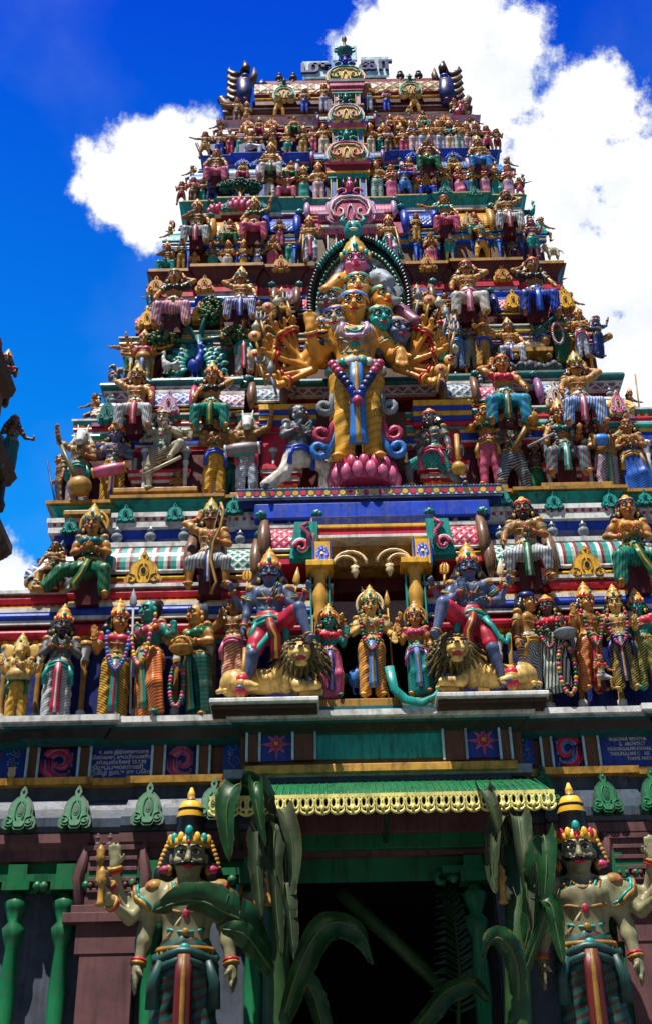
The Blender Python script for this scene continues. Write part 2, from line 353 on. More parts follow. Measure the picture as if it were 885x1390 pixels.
def hand(S, w, d, n, big, k=.006, sc=1., sd=-1):
    d = nrm(d); n = nrm(n - d * np.dot(n, d)); s = np.cross(d, n)
    if not big:
        S.cap(w, w + d * .05 * sc, .024 * sc, .02 * sc, .012); S.cap(w + d * .05 * sc, w + d * .085 * sc, .017 * sc, .01 * sc, .01); return
    for q in (-1, 1): S.cap(w - d * .005, w + d * .05 * sc + s * q * .013 * sc, .018 * sc, .017 * sc, .012)
    curl = .25 if big != 'fist' else 1.
    for i, L in enumerate((.040, .050, .046, .034)):
        b = w + d * .052 * sc + s * (i - 1.5) * .0145 * sc
        if big == 'fist':
            m = b + n * .024 * sc + d * .012 * sc; t = m - d * .028 * sc + n * .004
        else:
            m = b + (d + s * (i - 1.5) * .07) * L * .55 * sc + n * .004; t = m + nrm(d * 1 + n * curl) * L * .5 * sc
        S.cap(b, m, .0088 * sc, .0082 * sc, k); S.cap(m, t, .0082 * sc, .0062 * sc, k)
    s = s * -sd; b = w + d * .015 * sc + s * .022 * sc; m = b + (d * .6 + s * .75 + n * .3) * .026 * sc; S.cap(b, m, .0105 * sc, .009 * sc, .008)
    S.cap(m, m + (nrm(d * .9 + n * .8 + s * .1)) * .024 * sc, .009 * sc, .0068 * sc, k)
class Human:
    """proportions in units of the standing height; faces -y"""
    def __init__(s, legs='st', arms=('down', 'down'), fem=False, hs=1.18, lean=(0, 0), hy=0., ht=0., fat=0., xarms=(), hip=0., ls=.92, al=1.):
        s.fem, s.hs, s.fat = fem, hs, fat
        TL, SL = .245 * ls, .24 * ls
        lg = LEG[legs] if isinstance(legs, str) else legs
        pel = V(hip, 0, 0); s.leg = []
        for sd, (t, sh) in zip((-1, 1), lg):
            hp = pel + V(sd * .052, 0, -.02); kn = hp + nrm(V(sd * t[0], t[1], t[2])) * TL; an = kn + nrm(V(sd * sh[0], sh[1], sh[2])) * SL; s.leg.append([hp, kn, an])
        low = min(l[2][2] for l in s.leg); up = .042 - low
        for l in s.leg:
            for j in range(3): l[j] = l[j] + V(0, 0, up)
        s.pel = pel + V(0, 0, up); lx, ly = lean
        s.waist = s.pel + V(lx * .3 - hip * .5, ly * .3, .085); s.chest = s.pel + V(lx * .8 - hip, ly * .8, .205); s.neck = s.pel + V(lx - hip, ly + .005, .305); s.head = s.neck + V(0, -.012, .03 + .058 * hs)
        rx = Matrix.Rotation(R(hy), 3, 'Z') @ Matrix.Rotation(R(ht), 3, 'X'); s.HR = np.array(rx)
        sw = .118 if not fem else .105
        s.arm = []
        AL = 1.
        def mk(sd, a):
            u, f, h = ARM[a] if isinstance(a, str) else a
            sh = s.chest + V(sd * sw, .005, .068); el = sh + nrm(V(sd * u[0], u[1], u[2])) * .155 * AL; wr = el + nrm(V(sd * f[0], f[1], f[2])) * .145 * AL
            return [sd, sh, el, wr, h]
        for sd, a in zip((-1, 1), arms):
            if a: s.arm.append(mk(sd, a))
        AL = al
        for sd, a in xarms: s.arm.append(mk(sd, a))
    def H(s, x, y, z): return s.head + s.HR @ (V(x, y, z) * s.hs)
    def head_only(s, kind):
        S = SDF(); s.face(S, True, kind); S.cap(s.neck + V(0, 0, -.01), s.head + V(0, .01, -.02), .042, .042, .02); return S
    def body(s, big=False, kind='human'):
        S = SDF(); f = s.fem; p, w, c, n = s.pel, s.waist, s.chest, s.neck
        S.ell(c, (.112 if not f else .096, .074, .092), .03); S.cap(w, c, .082 + s.fat * .4 if not f else .066, .09 if not f else .08, .04, .8); S.cap(p, w, .093 if not f else .1, .08 + s.fat if not f else .066, .04, .82)
        if s.fat: S.ell(w + V(0, -.03, -.01), (.11 + s.fat, .09 + s.fat, .1), .03)
        for q in (-1, 1):
            if f: S.ell(c + V(q * .044, -.062, .012), (.043, .044, .042), .014)
            else: S.ell(c + V(q * .048, -.048, .03), (.05, .034, .04), .02)
        S.cap(n + V(0, 0, -.02), s.head + V(0, .01, -.03), .04 if not f else .033, .036 if not f else .031, .02)
        for q in (-1, 1): S.cap(n + V(0, .008, -.018), c + V(q * .1, .008, .07), .036, .036, .03)
        for j_, (sd, sh, el, wr, h) in enumerate(s.arm):
            th = (.6 if len(s.arm) > 8 else .8) if j_ > 1 else 1.
            S.cap(sh, el, th * (.042 if not f else .034), th * (.031 if not f else .026), .02 if j_ < 2 else .01); S.cap(el, wr, th * (.031 if not f else .026), .02 * th, .012 if j_ < 2 else .006)
            if big and j_ < 2: S.ell(sh + (el - sh) * .5 + V(0, -.006, 0), (.037, .037, .05), .02); S.ell(el + (wr - el) * .3, (.03, .03, .03), .02)
            fd = nrm(wr - el); bg = big
            if h == 'fist': d, nn_, bg = fd, nrm(V(-sd * .6, -.3, .6)), 'fist' if big else False
            elif h == 'palm': d, nn_ = V(0, -.1, 1), V(0, -1, 0)
            elif h == 'up': d, nn_ = V(-sd * .3, 0, 1), V(-sd * .2, -1, 0)
            elif h == 'pray': d, nn_ = V(-sd * .15, -.3, 1), V(-sd, 0, 0)
            elif h == 'give': d, nn_ = V(0, -.2, -1), V(0, -1, .1)
            else: d, nn_ = fd + V(0, -.1, -.2), V(-sd, .2, .1)
            hand(S, wr, np.array(d, float), np.array(nn_, float), bg, sd=sd, sc=(.72 if len(s.arm) > 8 else .85) if j_ > 1 else 1.)
        for i, (hp, kn, an) in enumerate(s.leg):
            S.cap(hp, kn, .068, .046, .03); S.cap(kn, an, .044, .027, .015); S.ell(kn + (an - kn) * .28 + V(0, .012, 0), (.036, .04, .06), .02)
            sd = -1 if i == 0 else 1
            to = an + V(sd * .022, -.085, -.022); S.cap(an + V(0, .015, -.018), to, .026, .02, .015)
            if big:
                for j in range(5): tq = to + V((j - 2) * .011, -.016 + abs(j - 1.5) * .003, -.004); S.cap(to, tq, .011, .0085, .005)
        if kind != 'horse': s.face(S, big, kind)
        return S
    def face(s, S, big, kind='human'):
        h = s.hs; Hh = s.H
        def E(c, r, k): S.ell(Hh(*c), tuple(q * h for q in r), k)
        def C(a, b, ra, rb, k): S.cap(Hh(*a), Hh(*b), ra * h, rb * h, k)
        if kind == 'human':
            E((0, .006, .012), (.056, .064, .066), .02); E((0, -.012, -.034), (.043, .046, .044), .02); E((0, -.048, -.066), (.018, .014, .013), .015)
            C((0, -.058, .008), (0, -.074, -.022), .007, .012, .01)
            for q in (-1, 1): E((q * .059, .004, -.008), (.008, .017, .026), .006); E((q * .03, -.042, -.022), (.02, .018, .016), .015); C((q * .01, -.06, .022), (q * .042, -.05, .02), .009, .007, .01)
            C((-.012, -.058, -.042), (.012, -.058, -.042), .007, .007, .008)
        elif kind == 'horse':
            E((0, .01, .02), (.055, .062, .065), .02); C((0, -.02, .0), (0, -.10, -.09), .05, .036, .03); E((0, -.108, -.098), (.036, .03, .03), .02)
            for q in (-1, 1): C((q * .035, .02, .06), (q * .05, .02, .15), .018, .006, .01)
        elif kind == 'elephant':
            E((0, .0, .015), (.075, .075, .075), .03)
            S.path([Hh(0, -.05, 0), Hh(0, -.095, -.05), Hh(0, -.085, -.13), Hh(.03, -.1, -.19), Hh(.06, -.11, -.17)], [.045 * h, .034 * h, .026 * h, .02 * h, .015 * h], .02)
            for q in (-1, 1): E((q * .115, .02, -.01), (.058, .014, .075), .02); C((q * .03, -.06, -.05), (q * .042, -.12, -.075), .01, .007, .008)
    def painted(s, mb, m='', big=False, kind='human', lips='red', brow='black'):
        h = s.hs; rot = Matrix(s.HR.tolist())
        def E(c, r, k): mb.ell(s.H(*c), tuple(q * h for q in r), k, 8, 6, rot)
        def T(pts, r, k): mb.tube([s.H(*p) for p in pts], [q * h for q in r], k, 6)
        if kind == 'human':
            for q in (-1, 1):
                E((q * .024, -.0575, .003), (.0145, .006, .0078), 'white'); E((q * .023, -.0625, .003), (.0068, .0034, .0072), 'black')
                T([(q * .008, -.066, .018), (q * .025, -.066, .026), (q * .043, -.053, .018)], [.002, .0042, .002], brow)
                T([(q * .008, -.060, .004), (q * .024, -.064, .0125), (q * .041, -.054, .003)], [.0018, .003, .0018], 'black')
                E((q * .010, -.0655, -.0425), (.012, .005, .0045), lips)
            E((0, -.065, -.0475), (.013, .005, .005), lips); E((0, -.066, .035), (.0058, .004, .008), 'red')
            if 'm' in m:
                for q in (-1, 1): T([(0, -.071, -.031), (q * .02, -.068, -.034), (q * .042, -.054, -.036), (q * .056, -.044, -.02)], [.005, .0085, .006, .002], 'black')
            if 'b' in m: E((0, -.04, -.075), (.04, .032, .035), 'black')
            if 't' in m:
                for z in (.028, .036, .044): T([(-.032, -.058, z), (0, -.066, z), (.032, -.058, z)], [.0028] * 3, 'white')
        elif kind == 'horse':
            for q in (-1, 1): E((q * .044, -.04, .01), (.011, .012, .012), 'black'); E((q * .016, -.133, -.098), (.006, .006, .008), 'brown')
        else:
            for q in (-1, 1): E((q * .04, -.064, .012), (.011, .008, .009), 'white'); E((q * .04, -.069, .011), (.006, .005, .007), 'black')
    def garment(s, kind, cuff=None):
        S = SDF(); p = s.pel
        cuff = cuff if cuff is not None else dict(dhoti=.9, shorts=-.1, pants=.92, sari=.95).get(kind, .9)
        S.cap(p + V(0, 0, -.03), p + V(0, 0, .035), .112, .104, .03, .84)
        for hp, kn, an in s.leg:
            S.cap(hp, hp + (kn - hp) * (.8 if kind == 'shorts' else 1), .079, .058, .03)
            if cuff > 0: S.cap(kn, kn + (an - kn) * cuff, .062 if kind != 'pants' else .056, .056 if kind in ('dhoti', 'sari') else .04, .02)
            elif cuff > -.5: pass
        if kind == 'sari':
            a = (s.leg[0][1] + s.leg[1][1]) / 2; b = (s.leg[0][2] + s.leg[1][2]) / 2 + V(0, .01, .03)
            S.cap(p, a, .1, .075, .04, .8); S.cap(a, b, .075, .085, .04, .75)
            S.rip = lambda X, Y, Z: .0045 * np.sin(9 * np.arctan2(X - a[0], -(Y - .1)) * 2.2 + Z * 6)
        elif kind == 'dhoti':
            S.rip = lambda X, Y, Z: .0022 * np.sin(70 * Z + 80 * np.abs(X)) + .0018 * np.sin(120 * X)
        else: S.rip = lambda X, Y, Z: .002 * np.sin(60 * Z)
        return S
    def blouse(s):
        S = SDF(); c = s.chest; f = s.fem
        S.ell(c + V(0, .002, .016), (.104 if f else .12, .082, .078), .02)
        for q in (-1, 1): S.ell(c + V(q * .045, -.063, .012), (.049, .05, .047), .014) if f else S.ell(c + V(q * .048, -.05, .03), (.056, .04, .045), .02)
        for sd, sh, el, wr, h in s.arm[:2]: S.cap(sh, sh + (el - sh) * .55, .05 if not f else .043, .042 if not f else .036, .02)
        return S
    def hair(s, kind):
        S = SDF(); h = s.hs
        S.ell(s.H(0, .021, .018), (.066 * h, .064 * h, .068 * h), .02)
        if kind == 'bun': S.ell(s.H(0, .06, .06), (.04 * h, .04 * h, .04 * h), .01)
        elif kind == 'topknot': S.ell(s.H(0, .01, .095), (.034 * h, .034 * h, .04 * h), .012); S.ell(s.H(0, .01, .14), (.02 * h, .02 * h, .025 * h), .012)
        else:
            for q in (-1, 1): S.path([s.H(q * .055, .025, .0), s.H(q * .078, .03, -.06), s.H(q * .085, .02, -.12)], [.03 * h, .036 * h, .018 * h], .02)
            S.cap(s.H(0, .05, 0), s.H(0, .06, -.11), .05 * h, .04 * h, .02)
        S.rip = lambda X, Y, Z: .002 * np.sin(130 * X + 40 * Z)
        return S
    def crown(s, kind, gem='red'):
        mb = MB(); h = s.hs
        if kind == 'kirita':
            pr = [(.063, .028), (.068, .034), (.068, .05), (.060, .056), (.062, .075), (.054, .085), (.055, .1), (.043, .112), (.045, .124), (.030, .138), (.022, .15), (.024, .158), (.008, .172), (.004, .185)]
            ms = ['gold', gem, 'gold', 'gold', 'yel', 'gold', gem, 'gold', 'yel', 'gold', 'gold', 'yel', 'gold']
        elif kind == 'tall':
            pr = [(.064, .026), (.07, .034), (.07, .052), (.05, .06), (.052, .08), (.047, .12), (.05, .13), (.042, .15), (.044, .16), (.03, .185), (.012, .195), (.014, .21), (.004, .235)]
            ms = ['gold', 'yel', 'gold', 'black', 'black', 'black', 'yel', 'black', 'yel', 'black', 'gold', 'yel']
        elif kind == 'turban':
            pr = [(.066, .02), (.074, .034), (.072, .055), (.055, .075), (.03, .085), (.004, .09)]; ms = [gem] * 5
        else:
            pr = [(.064, .03), (.068, .036), (.066, .052), (.05, .07), (.03, .082), (.02, .1), (.004, .11)]; ms = ['gold', gem, 'gold', 'yel', 'gold', 'gold']
        mb.lathe([(r * h, z * h) for r, z in pr], (0, .006 * h, 0), 'gold', 14, mats=ms)
        if kind in ('kirita', 'tall'):
            for a in range(-3, 4):
                q = a * .42; mb.ell((.066 * h * math.sin(q), .006 * h - .066 * h * math.cos(q), .052 * h), (.012 * h, .008 * h, .02 * h), 'yel' if a % 2 else gem, 7, 5)
            mb.ell((0, -.062 * h, .072 * h), (.014 * h, .01 * h, .02 * h), 'teal', 8, 6)
        M = Matrix(s.HR.tolist())
        mb.v = [tuple(M @ Vector(v) + Vector(s.head)) for v in mb.v]
        return mb
    def jewels(s, front, lo=False, metal='gold'):
        """list of (part name, mesh builder)"""
        out = []; one = MB()
        def new(n):
            if lo: return one
            m = MB(); out.append((n, m)); return m
        def ring(mb, c, ax, R_, r, m, seg=12):
            ax = Vector(ax).normalized(); u = ax.orthogonal().normalized(); w = ax.cross(u)
            mb.tube([Vector(c) + (u * math.cos(2 * math.pi * k / seg) + w * math.sin(2 * math.pi * k / seg)) * R_ for k in range(seg)], r, m, 5, closed=True)
        for sd, sh, el, wr, h in s.arm:
            mb = new('armlet'); ring(mb, sh + (el - sh) * .55, el - sh, .040 if not s.fem else .034, .009, metal)
            if not lo: ring(mb, sh + (el - sh) * .47, el - sh, .042 if not s.fem else .035, .007, 'teal')
            mb = new('bracelet'); ring(mb, wr + (el - wr) * .08, wr - el, .026, .008, metal)
            if not lo: ring(mb, wr + (el - wr) * .17, wr - el, .026, .007, 'red')
        for hp, kn, an in s.leg: ring(new('anklet'), an + (kn - an) * .08, an - kn, .033, .008, metal)
        c = s.chest
        for j, (wd, dp, r, m) in enumerate(((.05, .045, .007, metal), (.062, .085, .006, 'teal' if not lo else metal), (.078, .125, .007, metal))):
            if lo and j == 1: continue
            pts = []; mb = new('necklace')
            for k in range(13):
                t = -1 + k / 6; x = c[0] + wd * t; z = c[2] + .092 - dp * (1 - t * t); pts.append((x, front(x, z) - .002, z))
            mb.tube(pts, r, m, 5)
            if j == 2: mb.ell((pts[6][0], pts[6][1] - .004, pts[6][2]), (.014, .009, .017), 'red', 8, 6)
        if not lo:
            for z_, r_, m_ in ((.0 if s.fem else -.012, .0085, metal), (-.085, .0075, 'teal')):
                if s.fem and z_ == 0: continue
                zz = c[2] + z_; w_ = .086 if z_ > -.05 else .07; mb = new('body_band'); pts = [(c[0] + w_ * t, front(c[0] + w_ * t, zz) - .002, zz - .014 * (1 - t * t)) for t in [-1 + k / 6 for k in range(13)]]
                mb.tube(pts, r_, m_, 5); mb.ell((pts[6][0], pts[6][1] - .004, pts[6][2]), (.016, .01, .016), 'rose' if m_ == metal else metal, 8, 6)
            for sd, sh, el, wr, h in s.arm[:2]: mb = new('shoulder_guard'); mb.ell(sh + V(sd * .012, -.004, .012), (.044 if not s.fem else .037, .044, .034), metal, 10, 7); mb.ell(sh + V(sd * .03, -.03, .012), (.014, .014, .014), 'rose', 7, 5)
            if not s.fem:
                mb = new('sacred_thread'); pts = []
                for k in range(11): t = k / 10; x = c[0] + .075 - .15 * t; z = c[2] + .08 - .2 * t; pts.append((x, front(x, z) - .002, z))
                mb.tube(pts, .005, 'cream', 5)
        for q in (-1, 1): new('earring').ell(s.H(q * .066, -.004, -.046), (.013 * s.hs, .013 * s.hs, .02 * s.hs), metal, 8, 6)
        p = s.pel + V(0, 0, .045); mb = new('belt')
        mb.tube([(p[0] + .108 * math.cos(a), p[1] + .09 * math.sin(a), p[2]) for a in [2 * math.pi * k / 18 for k in range(18)]], .012, metal, 6, closed=True)
        mb.ell((p[0], p[1] - .098, p[2]), (.022, .014, .018), 'teal', 8, 6)
        if not lo:
            for a in range(-4, 5): q = a * .3; mb.ell((p[0] + .11 * math.sin(q), p[1] - .095 * math.cos(q), p[2] - .02), (.009, .008, .02), metal, 6, 5)
        if lo: out.append(('jewellery', one))
        return [(n, m.mesh(n)) for n, m in out]
    def pleat(s, c1, c2):
        mb = MB(); p = s.pel; k0, k1 = s.leg[0][1], s.leg[1][1]; km = (k0 + k1) / 2; am = (s.leg[0][2] + s.leg[1][2]) / 2
        fwd = min(0., km[1] + .02)
        pts = [(p[0], p[1] - .108, p[2] + .02), (p[0] * .6 + km[0] * .4, p[1] - .112 + fwd * .35, p[2] - .07), (km[0], min(-.1, km[1] * .75 - .045) , min(km[2], p[2] - .1) - .03), (am[0], min(-.095, am[1] * .75 - .035), (am[2] + km[2]) / 2 - .02), (am[0], min(-.09, am[1] * .7 - .035), am[2] + .03)]
        mb.tube(pts, [.03, .034, .036, .04, .046], c1, 8, flat=.32, fdir=(0, 1, 0)); mb.tube([(x, y - .0105, z) for x, y, z in pts], [.008, .011, .012, .013, .014], c2, 6, flat=.4, fdir=(0, 1, 0))
        return mb
    def sash(s, m, tail=True):
        mb = MB(); p = s.pel
        for dz, rr in ((.02, .019), (-.012, .018)):
            mb.tube([(p[0] + .116 * math.cos(a), p[1] + .1 * math.sin(a), p[2] + dz + .014 * math.sin(a * 3)) for a in [2 * math.pi * k / 18 for k in range(18)]], rr, m, 7, closed=True)
        if tail:
            for q in (-1, 1): mb.tube([(p[0] + q * .09, p[1] - .085, p[2]), (p[0] + q * .118, p[1] - .08, p[2] - .08), (p[0] + q * .115, p[1] - .06, p[2] - .17)], [.014, .022, .028], m, 7, flat=.45, fdir=(0, 1, 0))
        return mb
    def garland(s, m1, m2):
        mb = MB(); c = s.chest; p = s.pel; pts = []
        for k in range(25):
            t = -1 + k / 12; x = c[0] + .1 * math.sin(t * 1.57) * (1 if abs(t) < .95 else .9); z = c[2] + .085 - (1 - abs(t) ** 1.6) * .37; pts.append((x, -.105 - .02 * (1 - t * t) + (.05 if abs(t) > .85 else 0), z))
        for i, q in enumerate(pts): mb.ell(q, (.021, .018, .021), (m1, m2)[(i // 2) % 2], 7, 5)
        return mb
CACHE = {}
def cached(key, fn):
    if key not in CACHE: CACHE[key] = fn()
    return CACHE[key]
def put(me, name, parent, m=None, **kw):
    o = inst(me, name, parent, **kw)
    if m and len(o.material_slots) == 1:
        o.material_slots[0].link = 'OBJECT'; o.material_slots[0].material = mat(m)
    return o
STAT = []
def statue(px, py, top, Y, label, skin='tan', legs='st', arms=('down', 'down'), low='dhoti:yel', up=None, sash=None, pleat=None, crown='kirita', gem='red', hair='long', haircol='black', face='', fem=False, kind='human',
           q=1, rz=0., lean=(0, 0), hy=0., ht=0., fat=0., xarms=(), garland=None, halo=None, hip=0., ls=.92, al=1., group=None, name='statue', metal='gold', z=None, hs=1.25, cuff=None, base=None, cat='statue', tilt=4., headskin=None, out_root=None):
    """q: 0 small, 1 middle, 2 large with fingers"""
    h = (.024, .0135, .0088)[q]; big = q == 2
    g = (str(legs), str(arms), fem, lean, hy, ht, fat, str(xarms), hip, q, kind, hs, ls, al)
    U = Human(legs, arms, fem, hs, lean, hy, ht, fat, xarms, hip, ls, al)
    b = cached(('b',) + g, lambda: (lambda S: (S.mesh('body', h, skin), S.front(.014 if q else .024)))(U.body(big, kind)))
    toph = {'kirita': .175, 'tall': .225, 'turban': .085, 'small': .1, None: .075}[crown]
    if crown is None and hair == 'topknot': toph = .15
    if kind == 'horse' and crown is None: toph = .14
    topz = U.H(0, 0, toph)[2]
    a = PY(px, py, Y); t = PY(px, top, Y); sc = (t.z - a.z) / topz
    if z is not None: a.z = z
    gz = a.z
    r = empty(name, (a.x, Y, gz), R(rz), label, cat, group, sc, R(tilt))
    put(b[0], 'body', r, skin)
    lo = q == 0
    if kind == 'horse': put(U.head_only(kind).mesh('head', h, 'white'), 'head', r, headskin or 'white')
    if low:
        k, m = low.split(':', 1)
        put(cached(('g', k, cuff) + g, lambda: U.garment(k, cuff).mesh('garment', h, m)), {'dhoti': 'dhoti', 'sari': 'skirt', 'shorts': 'shorts', 'pants': 'trousers'}[k], r, m)
    if pleat: put(cached(('p', pleat) + g, lambda: U.pleat(*pleat.split(',')).mesh('pleat')), 'pleat', r)
    if up: put(cached(('u',) + g, lambda: U.blouse().mesh('blouse', h, up)), 'blouse', r, up)
    if sash: put(cached(('s', sash) + g, lambda: U.sash(sash, not lo).mesh('sash')), 'sash', r)
    if hair and kind != 'elephant': put(cached(('h', hair) + g, lambda: U.hair(hair).mesh('hair', h, haircol)), 'hair' if kind == 'human' else 'mane', r, haircol)
    if crown: put(cached(('c', crown, gem) + g, lambda: U.crown(crown, gem).mesh('crown')), 'crown', r)
    def pf():
        mb = MB(); U.painted(mb, face, big, kind, 'red' if skin != 'gskin' else 'rose'); return mb.mesh('painted_face')
    put(cached(('f', face, kind) + g, pf), 'painted_face', r)
    if metal:
        for n, me in cached(('j', metal) + g, lambda: U.jewels(b[1], lo, metal)): put(me, n, r)
    if garland: put(cached(('w', garland) + g, lambda: U.garland(*garland.split(',')).mesh('garland')), 'garland', r)
    if halo:
        mb = MB(); hc = U.H(0, .05, .03); n = 20
        mb.tube([(hc[0] + .125 * math.sin(2 * math.pi * k / n), hc[1], hc[2] + .14 * math.cos(2 * math.pi * k / n)) for k in range(n)], .016, halo, 6, closed=True)
        mb.prism([(hc[0] + .12 * math.sin(2 * math.pi * k / n), hc[2] + .135 * math.cos(2 * math.pi * k / n)) for k in range(n)], hc[1] + .004, hc[1] + .016, 'gold')
        mb.build('halo', r)
    if legs in ('seat', 'seatl', 'seatr'):
        mb = MB(); zz_ = U.pel[2] - .06; mb.box((0, .06, zz_ / 2), (.2, .16, zz_), 'maroon'); mb.box((0, .05, zz_ - .02), (.25, .2, .04), 'dred'); mb.build('stool', r)
    if base:
        mb = MB(); mb.box((0, .02, -.03), (.36, .26, .06), base); mb.box((0, .02, -.075), (.42, .3, .04), 'white'); mb.build('plinth', r)
    r['_u'] = 0
    del r['_u']
    STAT.append(r); return r, U, sc
def at(r, U, p):                                   # figure units -> place
    r_m = Matrix.Translation(r.location) @ Matrix.Rotation(r.rotation_euler.z, 4, 'Z') @ Matrix.Rotation(r.rotation_euler.x, 4, 'X') @ Matrix.Scale(r.scale[0], 4)
    return r_m @ Vector(p)
# ------------------------------------------------------------------ the temple tower
TOWER = empty('temple_tower', (0, 12, 0), 0, 'steep gateway tower covered in painted statues, filling the picture', 'temple tower')
TOWER.location = (0, 0, 0)
LEDGE = [None, 6.5, 9.45, 11.53, 13.88, 15.6, 16.85, 17.9]
YT = [None] + [Dz(z) for z in LEDGE[1:]]

def mould(z0, z1, items, start=0.):
    pts = [(start, z0, items[0][3])]; z = z0; tot = sum(i[1] for i in items)
    for t, h, o, c in items:
        h = h / tot * (z1 - z0); pts.append((o, z, c))
        if t == 'r':
            for k in range(1, 6): a = math.pi * k / 6; pts.append((o + h * .5 * math.sin(a), z + h * (1 - math.cos(a)) / 2, c))
        elif t == 'c':
            for k in range(1, 5): a = math.pi / 2 * k / 5; pts.append((o + h * .8 * (1 - math.cos(a)), z + h * math.sin(a), c))
        elif t == 's': pts.append((o + h * .35, z + h, c)); z += h; continue
        pts.append((o, z + h, c)); z += h
    return pts
def plan(W, Y, bays=(), depth=None):
    d = depth or W * 1.5; p = [(-W, Y + d), (-W, Y)]
    for x0, x1, pr in sorted(bays): p += [(x0, Y), (x0, Y - pr), (x1, Y - pr), (x1, Y)]
    return p + [(W, Y), (W, Y + d)]
def mir(b): return list(b) + [(-x1, -x0, p) for x0, x1, p in b]

def kudu_outline(w, h, n=7):                       # horseshoe arch with scroll feet and a flame tip
    L = [(0, 1.0), (.07, .93), (.11, .84), (.07, .77), (.17, .73), (.30, .62), (.37, .47), (.36, .33), (.44, .27), (.5, .16), (.47, .04), (.36, 0), (.24, .02), (.2, .10), (.16, .03), (.1, 0)]
    return [(x * w, z * h) for x, z in L] + [(-x * w, z * h) for x, z in L[::-1] if x > 0]
def kudu_mesh(w, h, edge, face, acc, hole='void', t=.05):
    mb = MB(); O = kudu_outline(w, h)
    mb.prism(O, -t, .02, edge)
    mb.prism([(x * .84, z * .86 + h * .05) for x, z in O], -t - .014, -t + .01, face)
    def spiral(cx, cz, r, s):
        return [(cx + s * r * (1 - k / 15) * math.cos(1.2 + k * .62), -t - .018, cz + r * (1 - k / 15) * math.sin(1.2 + k * .62)) for k in range(12)]
    for s in (-1, 1):
        mb.tube(spiral(s * .3 * w, .17 * h, .15 * w, s), .022 * w, acc, 5)
        mb.tube([(s * w * .12 * 1.15 * math.sin(a), -t - .018, h * .38 - h * .24 * math.cos(a)) for a in [2.9 - k * .36 for k in range(7)]], .024 * w, acc, 5)
    mb.prism([(w * .10 * math.sin(2 * math.pi * k / 14), h * .40 + h * .13 * math.cos(2 * math.pi * k / 14)) for k in range(14)] , -t - .02, -t + .005, edge)
    mb.prism([(w * .062 * math.sin(2 * math.pi * k / 14), h * .40 + h * .085 * math.cos(2 * math.pi * k / 14)) for k in range(14)] , -t - .026, -t + .005, hole)
    mb.ell((0, -t - .012, h * .85), (.045 * w, .02, .05 * h), acc, 8, 6)
    return mb.mesh('arch_ornament')
def kudu(parent, px, py_mid, wpx, hpx, Y, cols, name='arch_ornament'):
    a = PY(px, py_mid + hpx / 2, Y); t = PY(px, py_mid - hpx / 2, Y); wr = PY(px + wpx / 2, py_mid, Y).x - PY(px - wpx / 2, py_mid, Y).x
    h = t.z - a.z; me = cached(('k', round(wr, 1), round(h, 1)) + tuple(cols), lambda: kudu_mesh(wr, h, *cols))
    return inst(me, name, parent, (a.x, Y, a.z))
def big_kudu(parent, px, py, wpx, hpx, Y, c, name='arch_ornament'):
    """the wide scrolled arch over each opening of the central bay; c: rim, band, inner, accent, tip"""
    a = PY(px, py + hpx / 2, Y); t = PY(px, py - hpx / 2, Y); w = PY(px + wpx / 2, py, Y).x - PY(px - wpx / 2, py, Y).x; h = t.z - a.z
    mb = MB()
    O = [(0, .62), (.12, .66), (.3, .6), (.43, .45), (.5, .26), (.47, .08), (.36, 0), (.2, .01), (.1, .07), (.06, .0)]
    O = [(x * w, z * h) for x, z in O] + [(-x * w, z * h) for x, z in O[::-1] if x > 0]
    mb.prism(O, -.06, .03, c[0])
    for s, cc, y in ((.9, c[1], -.075), (.74, c[2], -.09)): mb.prism([(x * s, z * s + h * .025) for x, z in O], y, -.04, cc)
    for q in (-1, 1):
        for P_, cc, rr in ((((0, .54), (.2, .52), (.34, .42), (.39, .27), (.34, .13), (.22, .09), (.14, .15), (.15, .25), (.22, .28)), c[3], .03), (((0, .46), (.18, .45), (.28, .36), (.3, .26)), c[0], .018)):
            mb.tube([(q * x * w, -.1, zz * h) for x, zz in P_], [rr * w * (1 - .05 * i) for i in range(len(P_))], cc, 6)
        mb.tube([(q * w * .11 * (1 - k / 16) * math.cos(k * .5) + q * w * .14, -.08, h * .66 + w * .11 * (1 - k / 16) * math.sin(k * .5)) for k in range(11)], w * .026, c[4], 6)
        mb.tube([(q * w * .05, -.1, 0), (q * w * .07, -.1, h * .17), (q * w * .04, -.1, h * .3), (0, -.1, h * .36)], w * .02, c[0], 6)
    mb.ell((0, -.07, h * .8), (w * .085, .06, h * .12), c[4], 10, 8); mb.ell((0, -.06, h * .94), (w * .045, .04, h * .075), c[4], 8, 6)
    for q in (-1, 1): mb.ell((q * w * .03, -.13, h * .82), (w * .016, .012, w * .016), 'white', 6, 5); mb.tube([(q * w * .07, -.07, h * .86), (q * w * .13, -.07, h * .9), (q * w * .12, -.07, h * .97)], [w * .025, w * .02, w * .006], c[4], 6)
    o = mb.build(name, parent, (a.x, Y, a.z)); return o
FIN = [(.0, 0), (.32, 0), (.36, .06), (.2, .12), (.16, .2), (.34, .3), (.4, .42), (.34, .54), (.16, .62), (.14, .68), (.26, .72), (.24, .78), (.1, .84), (.07, .93), (.0, 1)]
def finial(parent, p, h, m='grey', m2=None):
    me = cached(('fin', m, m2), lambda: (lambda b: (b.lathe([(r * .8 + .001, z) for r, z in FIN], (0, 0, 0), m, 12, mats=[m, m, m, m2 or m, m, m, m, m, m2 or m, m, m, m, m2 or m, m2 or m]), b.mesh('finial'))[1])(MB()))
    return inst(me, 'finial', parent, p, (h * .8, h * .8, h))
